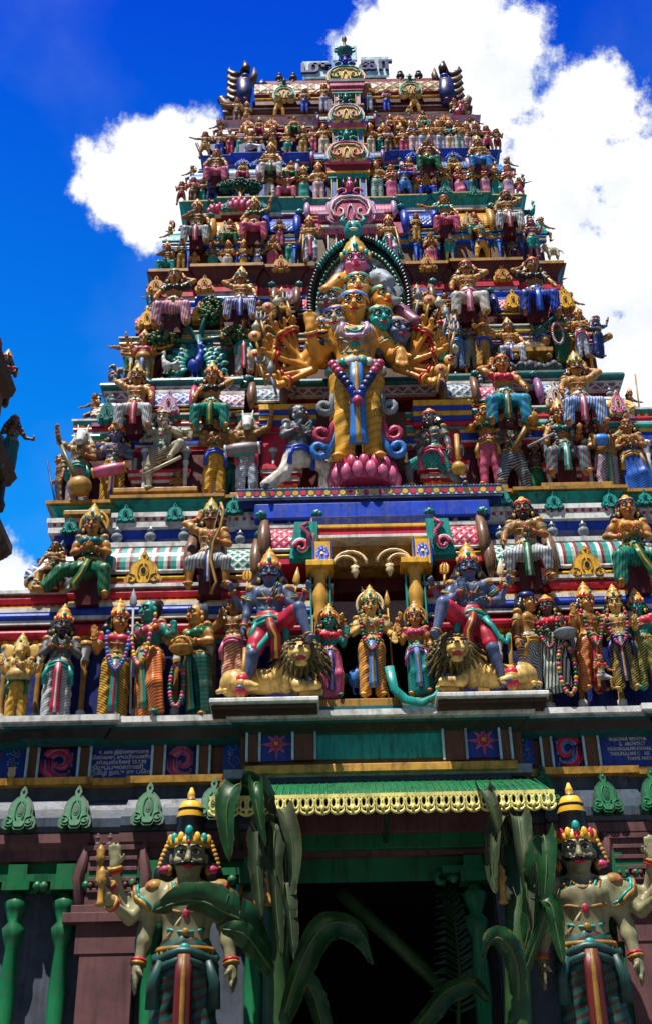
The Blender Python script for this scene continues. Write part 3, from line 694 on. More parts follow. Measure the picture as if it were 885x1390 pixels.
def barrel(px0, px1, pyt, pyb, Y, body, ends=('scroll', 'pink'), edge='white', base='red', depth=None, fins=0, fm='grey', curl=True, name='barrel_roof'):
    a = PY((px0 + px1) / 2, pyb, Y); t = PY((px0 + px1) / 2, pyt, Y); pm = (pyt + pyb) / 2
    x0, x1 = PY(px0, pm, Y).x, PY(px1, pm, Y).x; h = t.z - a.z; w = x1 - x0; dp = depth or h * .7
    mb = MB(); n = 9; prof = []
    for k in range(n + 1):
        an = -.35 + (math.pi / 2 + .35) * k / n; prof.append((dp * .5 - dp * .55 * math.cos(an), h * .14 + h * .28 + h * .44 * math.sin(an) - .0))
    z0 = prof[0][1]
    back = dp * 1.1
    # base slab, body, ridge
    mb.box((0, dp * .5 + .02, h * .055), (w * 1.02, dp * 1.16, h * .11), base); mb.box((0, dp * .5 + .02, h * .135), (w * .97, dp * 1.1, h * .05), edge)
    arc = 0
    for k in range(n):
        (y0, q0), (y1, q1) = prof[k], prof[k + 1]; l = math.hypot(y1 - y0, q1 - q0)
        m = edge if k == n - 2 else (base if k == n - 1 else body)
        mb.add([(-w / 2, y0, q0), (w / 2, y0, q0), (w / 2, y1, q1), (-w / 2, y1, q1)], [(0, 1, 2, 3)], m, [[(-w / 2, arc), (w / 2, arc), (w / 2, arc + l), (-w / 2, arc + l)]], True); arc += l
    yb, qb = prof[-1]
    mb.add([(-w / 2, yb, qb), (w / 2, yb, qb), (w / 2, back, qb * .9), (-w / 2, back, qb * .9)], [(0, 1, 2, 3)], base)
    for s in (-1, 1):
        f = [(s * w / 2, y, q) for y, q in prof] + [(s * w / 2, back, qb * .9), (s * w / 2, back, z0)]; mb.add(f, [list(range(len(f)))[::s]], base)
    mb.tube([(-w / 2, prof[0][0] - .012, z0), (w / 2, prof[0][0] - .012, z0)], h * .035, edge, 6); mb.tube([(-w / 2, prof[3][0] - .0, h * .16), (w / 2, prof[3][0], h * .16)], h * .03, 'yel', 6)
    mb.box((0, yb + .02, h * .9), (w * .96, dp * .5, h * .08), edge)
    o = mb.build(name, TOWER, (0, 0, 0)); o.location = ((x0 + x1) / 2, Y - dp * .05, a.z)
    if curl:
        def cm():
            c = MB()
            for off, m, rr in ((0, ends[0], .085), (.06, ends[1], .052)):
                c.tube([(0, -.16 + off * 1.5 - .0, .0), (0, -.2 - off * .2, .18), (0, -.2 - off * .6, .42), (0, -.12 - off * .6, .66), (0, .02 - off * .5, .86), (.0, .1 - off * .3, .98), (.07, .08, 1.07), (.11, .0, 1.05), (.1, -.06, 1.)], [rr * q for q in (.5, 1.15, 1.35, 1.3, 1.1, .9, .7, .6, .4)], m, 8)
            c.ell((.05, .02, 1.06), (.1, .09, .1), 'dteal', 10, 8); c.ell((.12, -.05, 1.03), (.05, .06, .045), 'teal', 8, 6); c.ell((.07, -.07, 1.09), (.022, .016, .022), 'white', 6, 5)
            return c.mesh('gable_scroll')
        me = cached(('curl',) + tuple(ends), cm)
        for s in (-1, 1): inst(me, 'gable_scroll', o, (s * (w / 2 + h * .03), dp * .1, h * .04), (s * h * .95, h * .95, h * .95))
    for i in range(fins): finial(o, ((i - (fins - 1) / 2) * w * .8 / max(1, fins - 1) if fins > 1 else 0, dp * .42, h * .93), h * .36, fm, 'white')
    return o
def kuta(px0, px1, pyt, pyb, Y, body, base='red', edge='white', sp='gold'):
    """square dome of the corner shrines"""
    a = PY((px0 + px1) / 2, pyb, Y); t = PY((px0 + px1) / 2, pyt, Y); pm = (pyt + pyb) / 2
    w = PY(px1, pm, Y).x - PY(px0, pm, Y).x; h = t.z - a.z; mb = MB(); hw = w / 2
    pr = [(.0, 0), (.0, .12), (-.06, .12), (-.06, .2), (.02, .26), (.05, .36), (.03, .5), (-.06, .64), (-.18, .76), (-.16, .78), (-.2, .88), (-.34, .9), (-.36, 1.)]
    ms = [base, base, edge, edge, body, body, body, body, body, edge, edge, base, base]
    sq = [(-hw, w), (-hw, 0), (hw, 0), (hw, w)]
    n = len(pr)
    mb.sweep(sq, [(o * w, z * h, ms[i]) for i, (o, z) in enumerate(pr)], cap=True)
    for sx in (-1, 1):
        for y in (0.02, w - .02): mb.ell((sx * hw * .98, y, h * .3), (w * .07, w * .07, h * .13), sp, 8, 6)
    o = mb.build('corner_dome', TOWER, (a.x, Y, a.z)); finial(o, (0, hw, h * .95), h * .45, 'grey', 'white'); return o

# --- profile colour sequences of the mouldings
M_T1 = [('f', .10, .02, 'teal'), ('f', .06, .05, 'cols:yel,ochre,,9'), ('r', .24, .04, 'red'), ('f', .035, .09, 'dred'), ('f', .08, .12, 'white'), ('r', .17, .10, 'blue'), ('f', .09, .13, 'white'), ('f', .06, .10, 'yel'), ('f', .05, .08, 'cols:lilac,rose,,12'), ('r', .20, .07, 'red'), ('f', .07, .14, 'white')]
M_T2 = [('f', .12, .02, 'red'), ('f', .05, .04, 'white'), ('f', .2, .05, 'blue'), ('f', .08, .07, 'yel'), ('r', .16, .06, 'teal'), ('f', .06, .08, 'white'), ('r', .14, .06, 'red'), ('f', .06, .09, 'cols:yel,red,,10'), ('f', .1, .1, 'teal'), ('f', .05, .12, 'white')]
M_T3 = [('f', .12, .02, 'green'), ('f', .10, .04, 'purple'), ('f', .05, .05, 'cols:white,rose,,12'), ('f', .1, .04, 'purple'), ('f', .05, .06, 'white'), ('f', .1, .05, 'lilac'), ('f', .06, .06, 'blue'), ('r', .16, .06, 'yel'), ('f', .06, .08, 'white'), ('f', .09, .07, 'teal'), ('f', .06, .1, 'white')]
M_T4 = [('f', .2, .02, 'blue'), ('f', .08, .05, 'sky'), ('r', .2, .04, 'gold'), ('f', .08, .06, 'yel'), ('r', .2, .05, 'sky'), ('f', .08, .08, 'blue'), ('f', .1, .09, 'teal')]
M_T5 = [('f', .15, .01, 'blue'), ('f', .1, .03, 'teal'), ('f', .07, .04, 'yel'), ('r', .22, .03, 'pink'), ('f', .08, .05, 'white'), ('r', .18, .04, 'dred'), ('f', .08, .06, 'lilac'), ('f', .07, .07, 'white')]
M_T6 = [('f', .15, .01, 'navy'), ('f', .1, .03, 'blue'), ('r', .2, .02, 'rose'), ('f', .1, .04, 'white'), ('r', .2, .03, 'pink'), ('f', .1, .05, 'sky'), ('f', .08, .06, 'white')]
M_T7 = [('f', .2, .01, 'dteal'), ('f', .12, .03, 'teal'), ('f', .3, .02, 'dred'), ('f', .08, .04, 'white'), ('r', .2, .03, 'maroon'), ('f', .1, .06, 'white')]
L_T2 = [('f', .02, -.1, 'navy'), ('c', .22, -.02, 'navy'), ('f', .22, .02, 'blue'), ('f', .14, .08, 'white'), ('f', .07, .085, 'cols:red,white,,11'), ('f', .10, .1, 'white'), ('c', .3, .0, 'teal'), ('f', .07, .13, 'ochre')]
L_T3 = [('f', .2, -.1, 'maroon'), ('f', .12, -.02, 'dred'), ('f', .05, .04, 'white'), ('f', .2, .05, 'lat:rose,white,teal,7,7'), ('f', .06, .07, 'white'), ('r', .3, .05, 'dteal')]
L_T4 = [('f', .12, -.12, 'navy'), ('r', .16, -.03, 'blue'), ('f', .08, .0, 'white'), ('f', .16, .02, 'red'), ('f', .05, .0, 'cols:gold,dred,,12'), ('c', .34, .0, 'maroon'), ('f', .09, .1, 'ochre')]
L_T5 = [('f', .2, -.1, 'maroon'), ('f', .12, -.02, 'dred'), ('f', .12, .02, 'white'), ('c', .3, .0, 'teal'), ('f', .1, .07, 'gold')]
L_T6 = [('f', .2, -.08, 'navy'), ('f', .14, -.02, 'teal'), ('f', .12, .01, 'pink'), ('c', .3, .0, 'blue'), ('f', .1, .06, 'sky')]
L_T7 = [('f', .2, -.08, 'maroon'), ('f', .14, -.02, 'rose'), ('f', .14, .01, 'white'), ('c', .3, .0, 'lilac'), ('f', .1, .05, 'white')]
SEQ = {1: (M_T1, L_T2), 2: (M_T2, L_T3), 3: (M_T3, L_T4), 4: (M_T4, L_T5), 5: (M_T5, L_T6), 6: (M_T6, L_T7)}
#      wall top, moulding top, hara top (photo rows on the tower's axis)
ROWS = {1: (866, 792, 724), 2: (606, 560, 534), 3: (474, 448, 398), 4: (332, 318, 290), 5: (244, 236, 222), 6: (186, 178, 170)}
WALL = {1: 'navy', 2: 'maroon', 3: 'brown', 4: 'brown', 5: 'blue', 6: 'navy'}
TIER = {}
for i in range(1, 7):
    z0, z1 = LEDGE[i], LEDGE[i + 1]; dz = z1 - z0; k = max(.4, min(1., dz / 2.4)); Y = YT[i]
    zw, zm, zh = [zpx(r, Y + .2 * k) for r in ROWS[i]]
    W = Wz(z0) - .12 * k; Yw = Y + .34 * k
    MO, LE = SEQ[i]
    sc = lambda it: [(t, h, o * (k * 1.1), c) for t, h, o, c in it]
    bays = mir([(W * .50, W * .79, .10 * k), (W * .30, W * .42, .06 * k)])
    mb = MB(); pl = plan(W, Yw, bays)
    base = [('f', .3, .1 * k, 'red'), ('f', .15, .13 * k, 'white'), ('f', .3, .08 * k, 'red' if i < 4 else 'blue'), ('f', .15, .1 * k, 'yel'), ('f', .1, .05 * k, 'dred')]
    zb = z0 + (zw - z0) * (.16 if i != 1 else .09)
    prof = mould(z0, zb, base) + [(0, zb, WALL[i]), (0, zw, WALL[i])] + mould(zw, zm, sc(MO))[1:]
    if i == 1:
        zn = zpx(768, Yw)                                  # head of the great niche
        nx = .60
        for s in (-1, 1):
            half = [p for p in pl if p[0] * s > 0]
            half = half + [(-nx, Yw), (-nx, Yw + 1.1)] if s < 0 else [(nx, Yw + 1.1), (nx, Yw)] + half
            mb.sweep(half, prof)
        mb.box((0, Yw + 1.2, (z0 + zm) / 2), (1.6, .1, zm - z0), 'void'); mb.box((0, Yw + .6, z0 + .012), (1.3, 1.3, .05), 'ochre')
    else: mb.sweep(pl, prof)
    # recessed neck behind the little roofs, then the ledge of the next tier
    W2 = Wz(z1); Y2 = YT[i + 1]
    mb.sweep(plan(W - .1 * k, Yw + .16 * k, bays), [(.1 * k, zm, 'white'), (-.12 * k, zm, 'maroon'), (-.12 * k, zh, 'maroon')])
    zl = zh
    bays2 = mir([(W2 * .50, W2 * .79, .09 * k), (W2 * .28, W2 * .42, .05 * k)])
    mb.sweep(plan(W2, Y2 + .05 * k, bays2), mould(zl, z1, sc(LE), -.3 * k) + [(-.5, z1, 'ochre')])
    mb.sweep(plan(W2 - .45, Y2 + .55, ()), [(0, z1 - .3, 'dred'), (0, z1 - .004, 'dred')], cap=True)
    TIER[i] = mb.build('tier', TOWER)
    # wall pilasters
    if i <= 5:
        cols = {1: ('ochre', 'white'), 2: ('white', 'grey'), 3: ('yel', 'white'), 4: ('blue', 'sky'), 5: ('pink', 'white')}[i]
        hgt = zw - zb
        def pm():
            b = MB(); b.lathe([(.05, 0), (.06, .02), (.06, .08), (.04, .1), (.036, .2), (.04, .55), (.05, .6), (.036, .64), (.06, .74), (.045, .8), (.075, .9), (.075, .93), (.09, .94), (.09, 1.)], (0, 0, 0), cols[0], 10, mats=[cols[1]] * 3 + [cols[0]] * 5 + [cols[1]] * 3 + [cols[0]] * 2); return b.mesh('pilaster')
        me = pm()
        for f in (.32, .44, .52, .62, .76, .88, .97):
            for s in (-1, 1): inst(me, 'pilaster', TIER[i], (s * W * f, Yw - (.16 if .5 < f < .79 else .1) * k, zb), (hgt, hgt, hgt))
def slab(name, parent, px0, px1, py0, py1, Y, dep, m, bevel=.006, extra=None):
    """a block seen between two photo columns and rows with its front at depth Y"""
    pm = (py0 + py1) / 2; xm = (px0 + px1) / 2
    x0, x1 = PY(px0, pm, Y).x, PY(px1, pm, Y).x; z1, z0 = PY(xm, py0, Y).z, PY(xm, py1, Y).z
    mb = MB(); mb.box((0, dep / 2, 0), (x1 - x0, dep, z1 - z0), m)
    if extra: extra(mb, x1 - x0, z1 - z0)
    return mb.build(name, parent, ((x0 + x1) / 2, Y, (z0 + z1) / 2), bevel=bevel)
K = {i: max(.4, min(1., (LEDGE[i + 1] - LEDGE[i]) / 2.4)) for i in range(1, 7)}
YW = {i: YT[i] + .34 * K[i] for i in range(1, 7)}
# ---- hara of tier 1: long roofs with golden arches, small lattice roofs beside the niche
Y1 = YW[1] - .06
for a, b, dy in ((140, 257, 0), (748, 856, -8)):
    o = barrel(a, b, 724 + dy, 800 + dy, Y1 - .04, 'cols:teal,white,dred,7', ('scroll', 'rose'), 'white', 'red', fins=3)
    k = kudu(TOWER, (a + b) / 2 - 4, 774 + dy, 52, 46, Y1 - .13, ('gold', 'yel', 'ochre')); 
for a, b, dy in ((34, 104, 0), (862, 940, -8)):
    kuta(a, b, 742 + dy, 808 + dy, Y1 - .05, 'lat:navy,white,sky,6,6', 'red'); kudu(TOWER, (a + b) / 2 - 6, 783 + dy, 48, 40, Y1 - .1, ('gold', 'yel', 'white'))
for a, b, dy, m in ((361, 424, 0, 'lat:red,rose,white,9,9'), (592, 652, -4, 'lat:red,rose,white,9,9'), (302, 346, 28, 'lat:teal,white,green,9,9'), (665, 706, 22, 'lat:teal,white,green,9,9')):
    barrel(a, b, 700 + dy, 768 + dy, Y1 - .02, m, ('scroll', 'yel' if dy < 10 else 'purple'), 'white', 'red' if dy < 10 else 'dred', fins=3 if dy < 10 else 1, curl=True)
for px, dy, s in ((412, 0, -1), (598, -5, 1)):              # green scroll brackets at the niche corners
    a = PY(px, 733 + dy, Y1 - .2); mb = MB()
    mb.prism([(-.16, -.22), (.14, -.22), (.16, .25), (-.1, .25)] if s < 0 else [(-.14, -.22), (.16, -.22), (.1, .25), (-.16, .25)], .02, .3, 'teal')
    for r0, m, y in ((.1, 'white', -.02), (.07, 'rose', -.03), (.1, 'teal', -.012)):
        mb.tube([(s * (.02 + r0 * (1 - k / 22) * math.cos(k * .45)), y, -.1 + r0 * (1 - k / 22) * math.sin(k * .45) * 1.2) for k in range(15)] , .022 if m != 'white' else .016, m, 6)
        mb.tube([(s * (.02 - r0), y, -.1), (s * -.06, y, .06), (s * .02, y, .16), (s * -.06, y, .2)], .026 if m != 'white' else .014, m, 6)
    mb.build('scroll_bracket', TOWER, a)
# ---- the great niche: pillars, brackets, lintel, cloth of colour bands above
YN = YW[1] - .2
for px, dy in ((437, 0), (573, -4)):
    a = PY(px, 950 + dy, YN); t = PY(px, 768 + dy, YN); h = t.z - a.z; mb = MB()
    mb.box((0, 0, h * .05), (.2, .2, h * .1), 'teal'); mb.box((0, 0, h * .32), (.14, .14, h * .45), 'ochre')
    for s in (-1, 1): mb.box((s * .085, -.085, h * .34), (.014, .018, h * .5), 'cream'); mb.box((s * .1, .02, h * .45), (.02, .12, h * .9), 'teal')
    mb.lathe([(.065, h * .55), (.085, h * .6), (.07, h * .64), (.09, h * .7), (.095, h * .76), (.07, h * .82), (.07, h * .9), (.1, h * .93), (.11, h * .96)], (0, 0, 0), 'gold', 14)
    mb.box((0, 0, h * .98), (.3, .28, h * .045), 'yel')
    p = mb.build('niche_pillar', TOWER, a, bevel=.008)
    def deco(m, w, hh, s=1):
        for k in range(8): c = k * math.pi / 4; m.ell((.05 * math.cos(c), -.006, .075 * math.sin(c)), (.022, .012, .03), 'blue', 7, 5)
        m.ell((0, -.01, 0), (.02, .014, .02), 'white', 7, 5)
        for q in (-1, 1): m.box((q * (w / 2 - .012), -.004, 0), (.02, .012, hh), 'blue')
    slab('pillar_block', TOWER, px - 13, px + 13, 735 + dy, 768 + dy, YN - .1, .3, 'yel', extra=deco)
    s = 1 if px < 500 else -1; b = PY(px + s * 14, 772 + dy, YN - .02); mb = MB()
    for j, (rr, m) in enumerate(((.045, 'ochre'), (.022, 'cream'))):
        for q in (0, .06): mb.tube([(s * (.02 + (.12 + q) - (.12 + q) * math.cos(c)), -.03 - j * .03, .02 + (.1 + q) * math.sin(c)) for c in [k * .35 for k in range(10)]], rr * .7, m, 6)
    mb.lathe([(.01, -.14), (.03, -.1), (.05, -.06), (.035, -.03), (.05, 0)], (s * .25, -.03, 0), 'cream', 8)
    mb.build('lotus_bracket', TOWER, b)
slab('niche_lintel', TOWER, 428, 586, 722, 768, YW[1] - .02, .5, 'ochre')
slab('niche_soffit', TOWER, 450, 560, 766, 790, YW[1] + .3, .5, 'dgreen')
for y0, y1, out, m in ((700, 711, .16, 'navy'), (711, 715, .2, 'yel'), (715, 725, .18, 'red'), (725, 729, .22, 'white')): slab('colour_band', TOWER, 424, 588, y0, y1, YW[1] - out, .4, m, .004)
slab('colour_band', TOWER, 345, 665, 680, 702, YW[1] + .0, .6, 'blue', .02)
def dots(m, w, h):
    n = 34
    for i in range(n):
        x = (i + .5) / n * w - w / 2; m.disc((x, -.002, 0), h * .3, .02, ('red', 'yel')[i % 2], 12)
    m.box((0, -.012, h * .5), (w, .03, h * .06), 'sky'); m.box((0, -.012, -h * .5), (w, .03, h * .06), 'sky')
    for i in range(90): m.ell(((i + .5) / 90 * w - w / 2, 0.0, h * .66), (.016, .016, .014), ('grey', 'bluegrey')[i % 2], 6, 4)
    m.box((0, .24, -h * .95), (w * .985, .42, h * .8), 'navy')
DL = slab('dotted_ledge', TOWER, 322, 682, 663, 674, YT[2] - .22, .62, 'white', extra=dots)
# blue scroll panels each side of the niche
def scrolls(c1, c2, s=1, bg=None):
    def f(m, w, h):
        for cx, cz, r0, t in ((.0, .22, .26, 0), (.05, -.2, .24, 3.1), (-.12, .02, .14, 1.5)):
            m.tube([(s * (cx * w + r0 * w * (1.25 - k / 17) * math.cos(t + k * .42)), -.008, cz * h + r0 * w * (1.25 - k / 17) * math.sin(t + k * .42)) for k in range(18)], .035 * w, c1, 5, flat=.5)
        for k in range(7): m.ell((s * (math.sin(k * 1.9) * .34 * w), -.008, (k / 6 - .5) * .85 * h), (.06 * w, .008, .05 * w), c2, 6, 5)
    return f
slab('scroll_panel', TOWER, 398, 425, 846, 900, YW[1] - .05, .1, 'blue', extra=scrolls('yel', 'yel'))
slab('scroll_panel', TOWER, 589, 614, 842, 896, YW[1] - .05, .1, 'blue', extra=scrolls('yel', 'yel', -1))
for px, w, m in ((138, 9, 'ochre'), (292, 8, 'ochre'), (336, 8, 'cream'), (655, 8, 'ochre'), (700, 8, 'cream'), (830, 8, 'ochre'), (128, 3, 'sky')):
    slab('wall_strip', TOWER, px - w, px + w, 872, 962, YW[1] - .03, .06, m)
# ---- hara of tier 2
Y2 = YW[2] - .08
for a, b, dy, m, fc, c in ((206, 262, 0, 'lat:blue,white,sky,10,10', ('rose', 'pink'), ('pink', 'lilac', 'white')), (732, 788, -12, 'lat:sky,white,navy,10,10', ('purple', 'teal'), ('cream', 'white', 'pink')),
                         (298, 332, 2, 'lat:purple,white,rose,10,10', None, None), (640, 672, -8, 'lat:rose,pink,white,10,10', None, None), (344, 384, -6, 'lat:teal,lilac,dteal,9,9', ('scroll', 'blue'), None), (602, 642, -12, 'lat:teal,lilac,dteal,9,9', ('scroll', 'blue'), None)):
    barrel(a, b, 520 + dy, 566 + dy, Y2 - .02, m, fc or ('scroll', 'blue'), 'white', 'dred', curl=bool(fc), fins=0 if c else 1)
    if c: kudu(TOWER, (a + b) / 2 - 5, 548 + dy, 30, 34, Y2 - .1, c)
for a, b, dy, m in ((124, 166, 0, 'lat:blue,yel,gold,8,8'), (818, 862, -10, 'lat:gold,cream,yel,8,8')):
    kuta(a, b, 538 + dy, 578 + dy, Y2 - .03, m, 'purple'); kudu(TOWER, (a + b) / 2, 558 + dy, 26, 34, Y2 - .08, ('teal', 'dteal', 'teal') if a < 400 else ('cream', 'pink', 'white'))
# scroll ornaments hanging on the ledges
for px, py, w, h, c in ((171, 699, 28, 26, 't'), (238, 697, 28, 26, 't'), (95, 716, 26, 22, 't'), (318, 688, 18, 26, 't'), (682, 675, 20, 26, 't'), (752, 681, 28, 28, 't'), (829, 678, 28, 28, 't'), (876, 676, 22, 24, 't')):
    kudu(TOWER, px, py, w, h, YT[2] - .1, ('dteal', 'teal', 'teal'))
for px, py in ((212, 388), (278, 386), (682, 372), (766, 402), (382, 359), (581, 357)): kudu(TOWER, px, py, 26, 22, YT[4] - .06, ('yel', 'gold', 'rose'))
for px, py in ((420, 345), (540, 343)): kudu(TOWER, px, py, 18, 16, YT[4] - .06, ('teal', 'sky', 'teal'))
for px, py in ((200, 432), (271, 425), (697, 408), (768, 408)): kudu(TOWER, px, py, 27, 28, YW[3] - .12, ('gold', 'yel', 'yel'))
for px, py in ((604, 259), (645, 262), (312, 280), (356, 282)): kudu(TOWER, px, py, 22, 13, YT[5] - .06, ('teal', 'dteal', 'teal'))
for px, py in ((330, 222), (350, 223), (378, 222), (560, 212), (615, 212), (660, 214), (300, 224)): kudu(TOWER, px, py, 22, 10, YT[6] - .05, ('sky', 'blue', 'sky'))
for px, py in ((337, 170), (369, 168), (399, 170), (541, 163), (573, 163), (604, 163)): kudu(TOWER, px, py, 20, 11, YT[7] - .05, ('yel', 'gold', 'red'))
# ---- hara of tiers 3 to 6
Y3, Y4, Y5, Y6 = [YW[i] - .05 for i in (3, 4, 5, 6)]
for a, b, dy, m, e in ((250, 300, 0, 'lat:rose,pink,white,14,14', ('scroll', 'yel')), (672, 716, -14, 'lat:rose,pink,white,14,14', ('navy', 'yel')), (374, 402, -22, 'cols:dred,rose,maroon,16', ('scroll', 'teal')), (556, 584, -26, 'cols:dred,rose,maroon,16', ('scroll', 'teal')),
                    (338, 370, 0, 'lat:rose,pink,white,14,14', None), (592, 624, -8, 'lat:rose,pink,white,14,14', None), (404, 440, -14, 'lat:rose,red,pink,14,14', None), (530, 556, -18, 'lat:rose,red,pink,14,14', None)):
    barrel(a, b, 408 + dy, 448 + dy, Y3 - .02, m, e or ('scroll', 'yel'), 'sky', 'maroon', curl=bool(e))
for a, b, dy in ((184, 216, 4), (750, 784, -14)): kuta(a, b, 412 + dy, 448 + dy, Y3 - .02, 'lat:rose,pink,white,14,14', 'dred', 'sky')
for a, b, dy, m, e, bs in ((290, 332, 0, 'cols:yel,gold,ochre,18', ('gold', 'yel'), 'gold'), (618, 664, -12, 'cols:yel,gold,ochre,18', ('gold', 'yel'), 'gold'), (362, 402, -4, 'lat:blue,sky,navy,14,14', None, 'blue'), (550, 588, -12, 'lat:blue,sky,navy,14,14', None, 'blue')):
    barrel(a, b, 292 + dy, 332 + dy, Y4 - .02, m, e or ('blue', 'sky'), bs if bs == 'blue' else 'yel', bs, curl=True)
    if e: kudu(TOWER, (a + b) / 2 - 6, 312 + dy, 20, 20, Y4 - .1, ('cream', 'gold', 'white'))
for a, b, dy in ((228, 258, 4), (712, 742, -8)): kuta(a, b, 302 + dy, 334 + dy, Y4, 'teal', 'dteal', 'teal', 'teal')
for a, b, dy in ((308, 350, 0), (596, 634, -10), (376, 402, -3), (546, 570, -6)): barrel(a, b, 222 + dy, 246 + dy, Y5, 'cols:teal,dred,sky,16', ('lilac', 'pink'), 'sky', 'blue' if dy > -8 else 'teal')
for a, b, dy in ((258, 282, 4), (664, 688, -8)): kuta(a, b, 224 + dy, 248 + dy, Y5, 'sky', 'blue', 'teal', 'sky')
for a, b, dy in ((335, 372, 0), (556, 592, -8), (390, 412, 0), (520, 542, -4)): barrel(a, b, 168 + dy, 184 + dy, Y6, 'cols:yel,gold,teal,18', ('gold', 'yel'), 'cream', 'ochre')
for a, b, dy in ((296, 318, 2), (628, 648, -6)): kuta(a, b, 168 + dy, 186 + dy, Y6, 'lilac', 'rose', 'white', 'yel')
# ---- central bay openings of the upper tiers
def opening(i, px0, px1, py0, py1, post, lint, wl=.16):
    Y = YW[i] - .16 * K[i] - .1; pm = (py0 + py1) / 2
    x0, x1 = PY(px0, pm, Y).x, PY(px1, pm, Y).x; xm = (px0 + px1) / 2; z0, z1 = PY(xm, py1, Y).z, PY(xm, py0, Y).z; w = x1 - x0; h = z1 - z0
    mb = MB(); d = .34
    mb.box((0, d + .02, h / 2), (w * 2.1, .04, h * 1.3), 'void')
    for s in (-1, 1):
        mb.box((s * (w / 2 + w * .16), d / 2, h / 2), (w * .3, d, h), post[0]); mb.box((s * (w / 2 + .008), -.006, h / 2), (w * .05, .02, h), post[1]); mb.box((s * (w / 2 + w * .29), -.006, h / 2), (w * .05, .02, h), post[1])
        mb.box((s * (w / 2 + w * .5), d * .62, h / 2), (w * .42, d * .7, h), 'brown' if i == 4 else 'navy')
    z = h
    for hh, ex, m in lint:
        mb.box((0, d / 2 - ex, z + hh * h / 2), (w * 1.75 + ex * 2, d + ex * .5, hh * h), m); z += hh * h
    mb.box((0, d / 2, -h * .06), (w * 2, d + .1, h * .12), 'ochre')
    return mb.build('window_opening', TOWER, ((x0 + x1) / 2, Y, z0), bevel=.004)
opening(4, 457, 499, 318, 350, ('brown', 'white'), ((.22, .02, 'pink'), (.1, .05, 'white'), (.14, .04, 'dred'), (.22, .06, 'pink'), (.1, .09, 'lilac')))
opening(5, 458, 488, 242, 271, ('sky', 'yel'), ((.2, .02, 'teal'), (.08, .04, 'yel'), (.3, .04, 'dred'), (.16, .06, 'pink'), (.14, .08, 'sky')))
opening(6, 459, 485, 179, 197, ('sky', 'yel'), ((.16, .02, 'teal'), (.1, .03, 'yel'), (.32, .04, 'pink'), (.2, .06, 'sky')))
big_kudu(TOWER, 476, 275, 68, 60, YT[5] - .34, ('lilac', 'pink', 'rose', 'white', 'rose'))
big_kudu(TOWER, 471, 200, 58, 40, YT[6] - .3, ('cream', 'teal', 'gold', 'pink', 'teal'))
big_kudu(TOWER, 470, 149, 50, 36, YT[7] - .26, ('cream', 'teal', 'gold', 'lilac', 'dteal'))
for x0, x1, y, Yk, m, e in ((418, 445, 285, YT[5] - .16, 'cols:pink,rose,lilac,20', ('lilac', 'pink')), (506, 533, 283, YT[5] - .16, 'cols:pink,rose,lilac,20', ('lilac', 'pink')), (424, 443, 212, YT[6] - .14, 'cols:teal,rose,dteal,20', ('purple', 'lilac')), (499, 518, 210, YT[6] - .14, 'cols:teal,rose,dteal,20', ('purple', 'lilac')), (432, 446, 160, YT[7] - .1, 'cols:teal,dred,gold,22', ('purple', 'lilac')), (494, 508, 159, YT[7] - .1, 'cols:teal,dred,gold,22', ('purple', 'lilac'))):
    barrel(x0, x1, y - 12 * (x1 - x0) / 24, y + 13 * (x1 - x0) / 24, Yk, m, e, 'pink' if y > 250 else 'sky', 'rose' if y > 250 else 'dred')
slab('colour_band', TOWER, 400, 452, 303, 318, YT[5] - .2, .5, 'pink'); slab('colour_band', TOWER, 502, 556, 301, 316, YT[5] - .2, .5, 'pink')
# ---- crowning wagon roof
Yr = YT[7] + .3; zr0 = zpx(146, Yr)
mb = MB(); Wr = Wz(LEDGE[7]) - .1
mb.sweep(plan(Wr, Yr, (), 3.2), mould(LEDGE[7], zr0, M_T7) , cap=True)
TIER[7] = mb.build('tier', TOWER)
mb = MB(); mb.box((0, 0, 0), (.02, .02, .02), 'red')
roof = barrel(346, 606, 97, 142, Yr - .08, 'lat:gold,maroon,teal,4.2,4.6', ('dbrown', 'blue'), 'dred', 'maroon', depth=.5, curl=False)
for s, px, py in ((-1, 331, 112), (1, 608, 106)):        # horned gable ends
    a = PY(px, 142, Yr - .1); mb = MB()
    mb.tube([(0, -.05, -.05), (-s * .02, -.1, .25), (0, -.05, .5), (s * .0, .05, .75), (-s * .03, .1, .95)], [.11, .14, .13, .1, .04], 'navy', 10, flat=.6, fdir=(0, 1, 0))
    for k, m in enumerate(('rose', 'blue', 'yel', 'sky', 'gold', 'blue')): mb.ell((-s * .02, -.12 + abs(k - 1.5) * .02, .04 + k * .13), (.07, .05, .045), m, 8, 6)
    for k in range(6):
        z = .1 + k * .16; mb.tube([(s * .08, .08, z - .03), (s * .2, .1, z + .02), (s * .28, .1, z + .1), (s * .27, .1, z + .22)], [.06, .075, .05, .004], ('brown', 'dbrown')[k % 2], 7, flat=.6)
    mb.tube([(s * .0, .06, .9), (-s * .02, .06, 1.05), (s * .01, .06, 1.22)], [.09, .08, .01], 'dbrown', 8); mb.tube([(-s * .13, .1, .66), (-s * .17, .1, .9), (-s * .16, .1, 1.08)], [.07, .06, .01], 'brown', 8)
    mb.lathe([(.1, 0), (.11, .1), (.07, .16), (.05, .22)], (-s * .3, .2, .62), 'navy', 10)
    mb.tube([(s * .1, .05, -.05), (s * .3, .05, .05), (s * .38, .05, .22), (s * .36, .05, .3)], [.1, .1, .05, .01], 'brown', 8)
    mb.build('gable_horn', TOWER, a)
hr = PY(476, 97, Yr - .08).z - PY(476, 142, Yr - .08).z
for px in (379, 398, 544, 569): finial(roof, (PY(px, 107, Yr).x - roof.location.x, .2, hr * .93), .3, 'dbrown', 'gold')
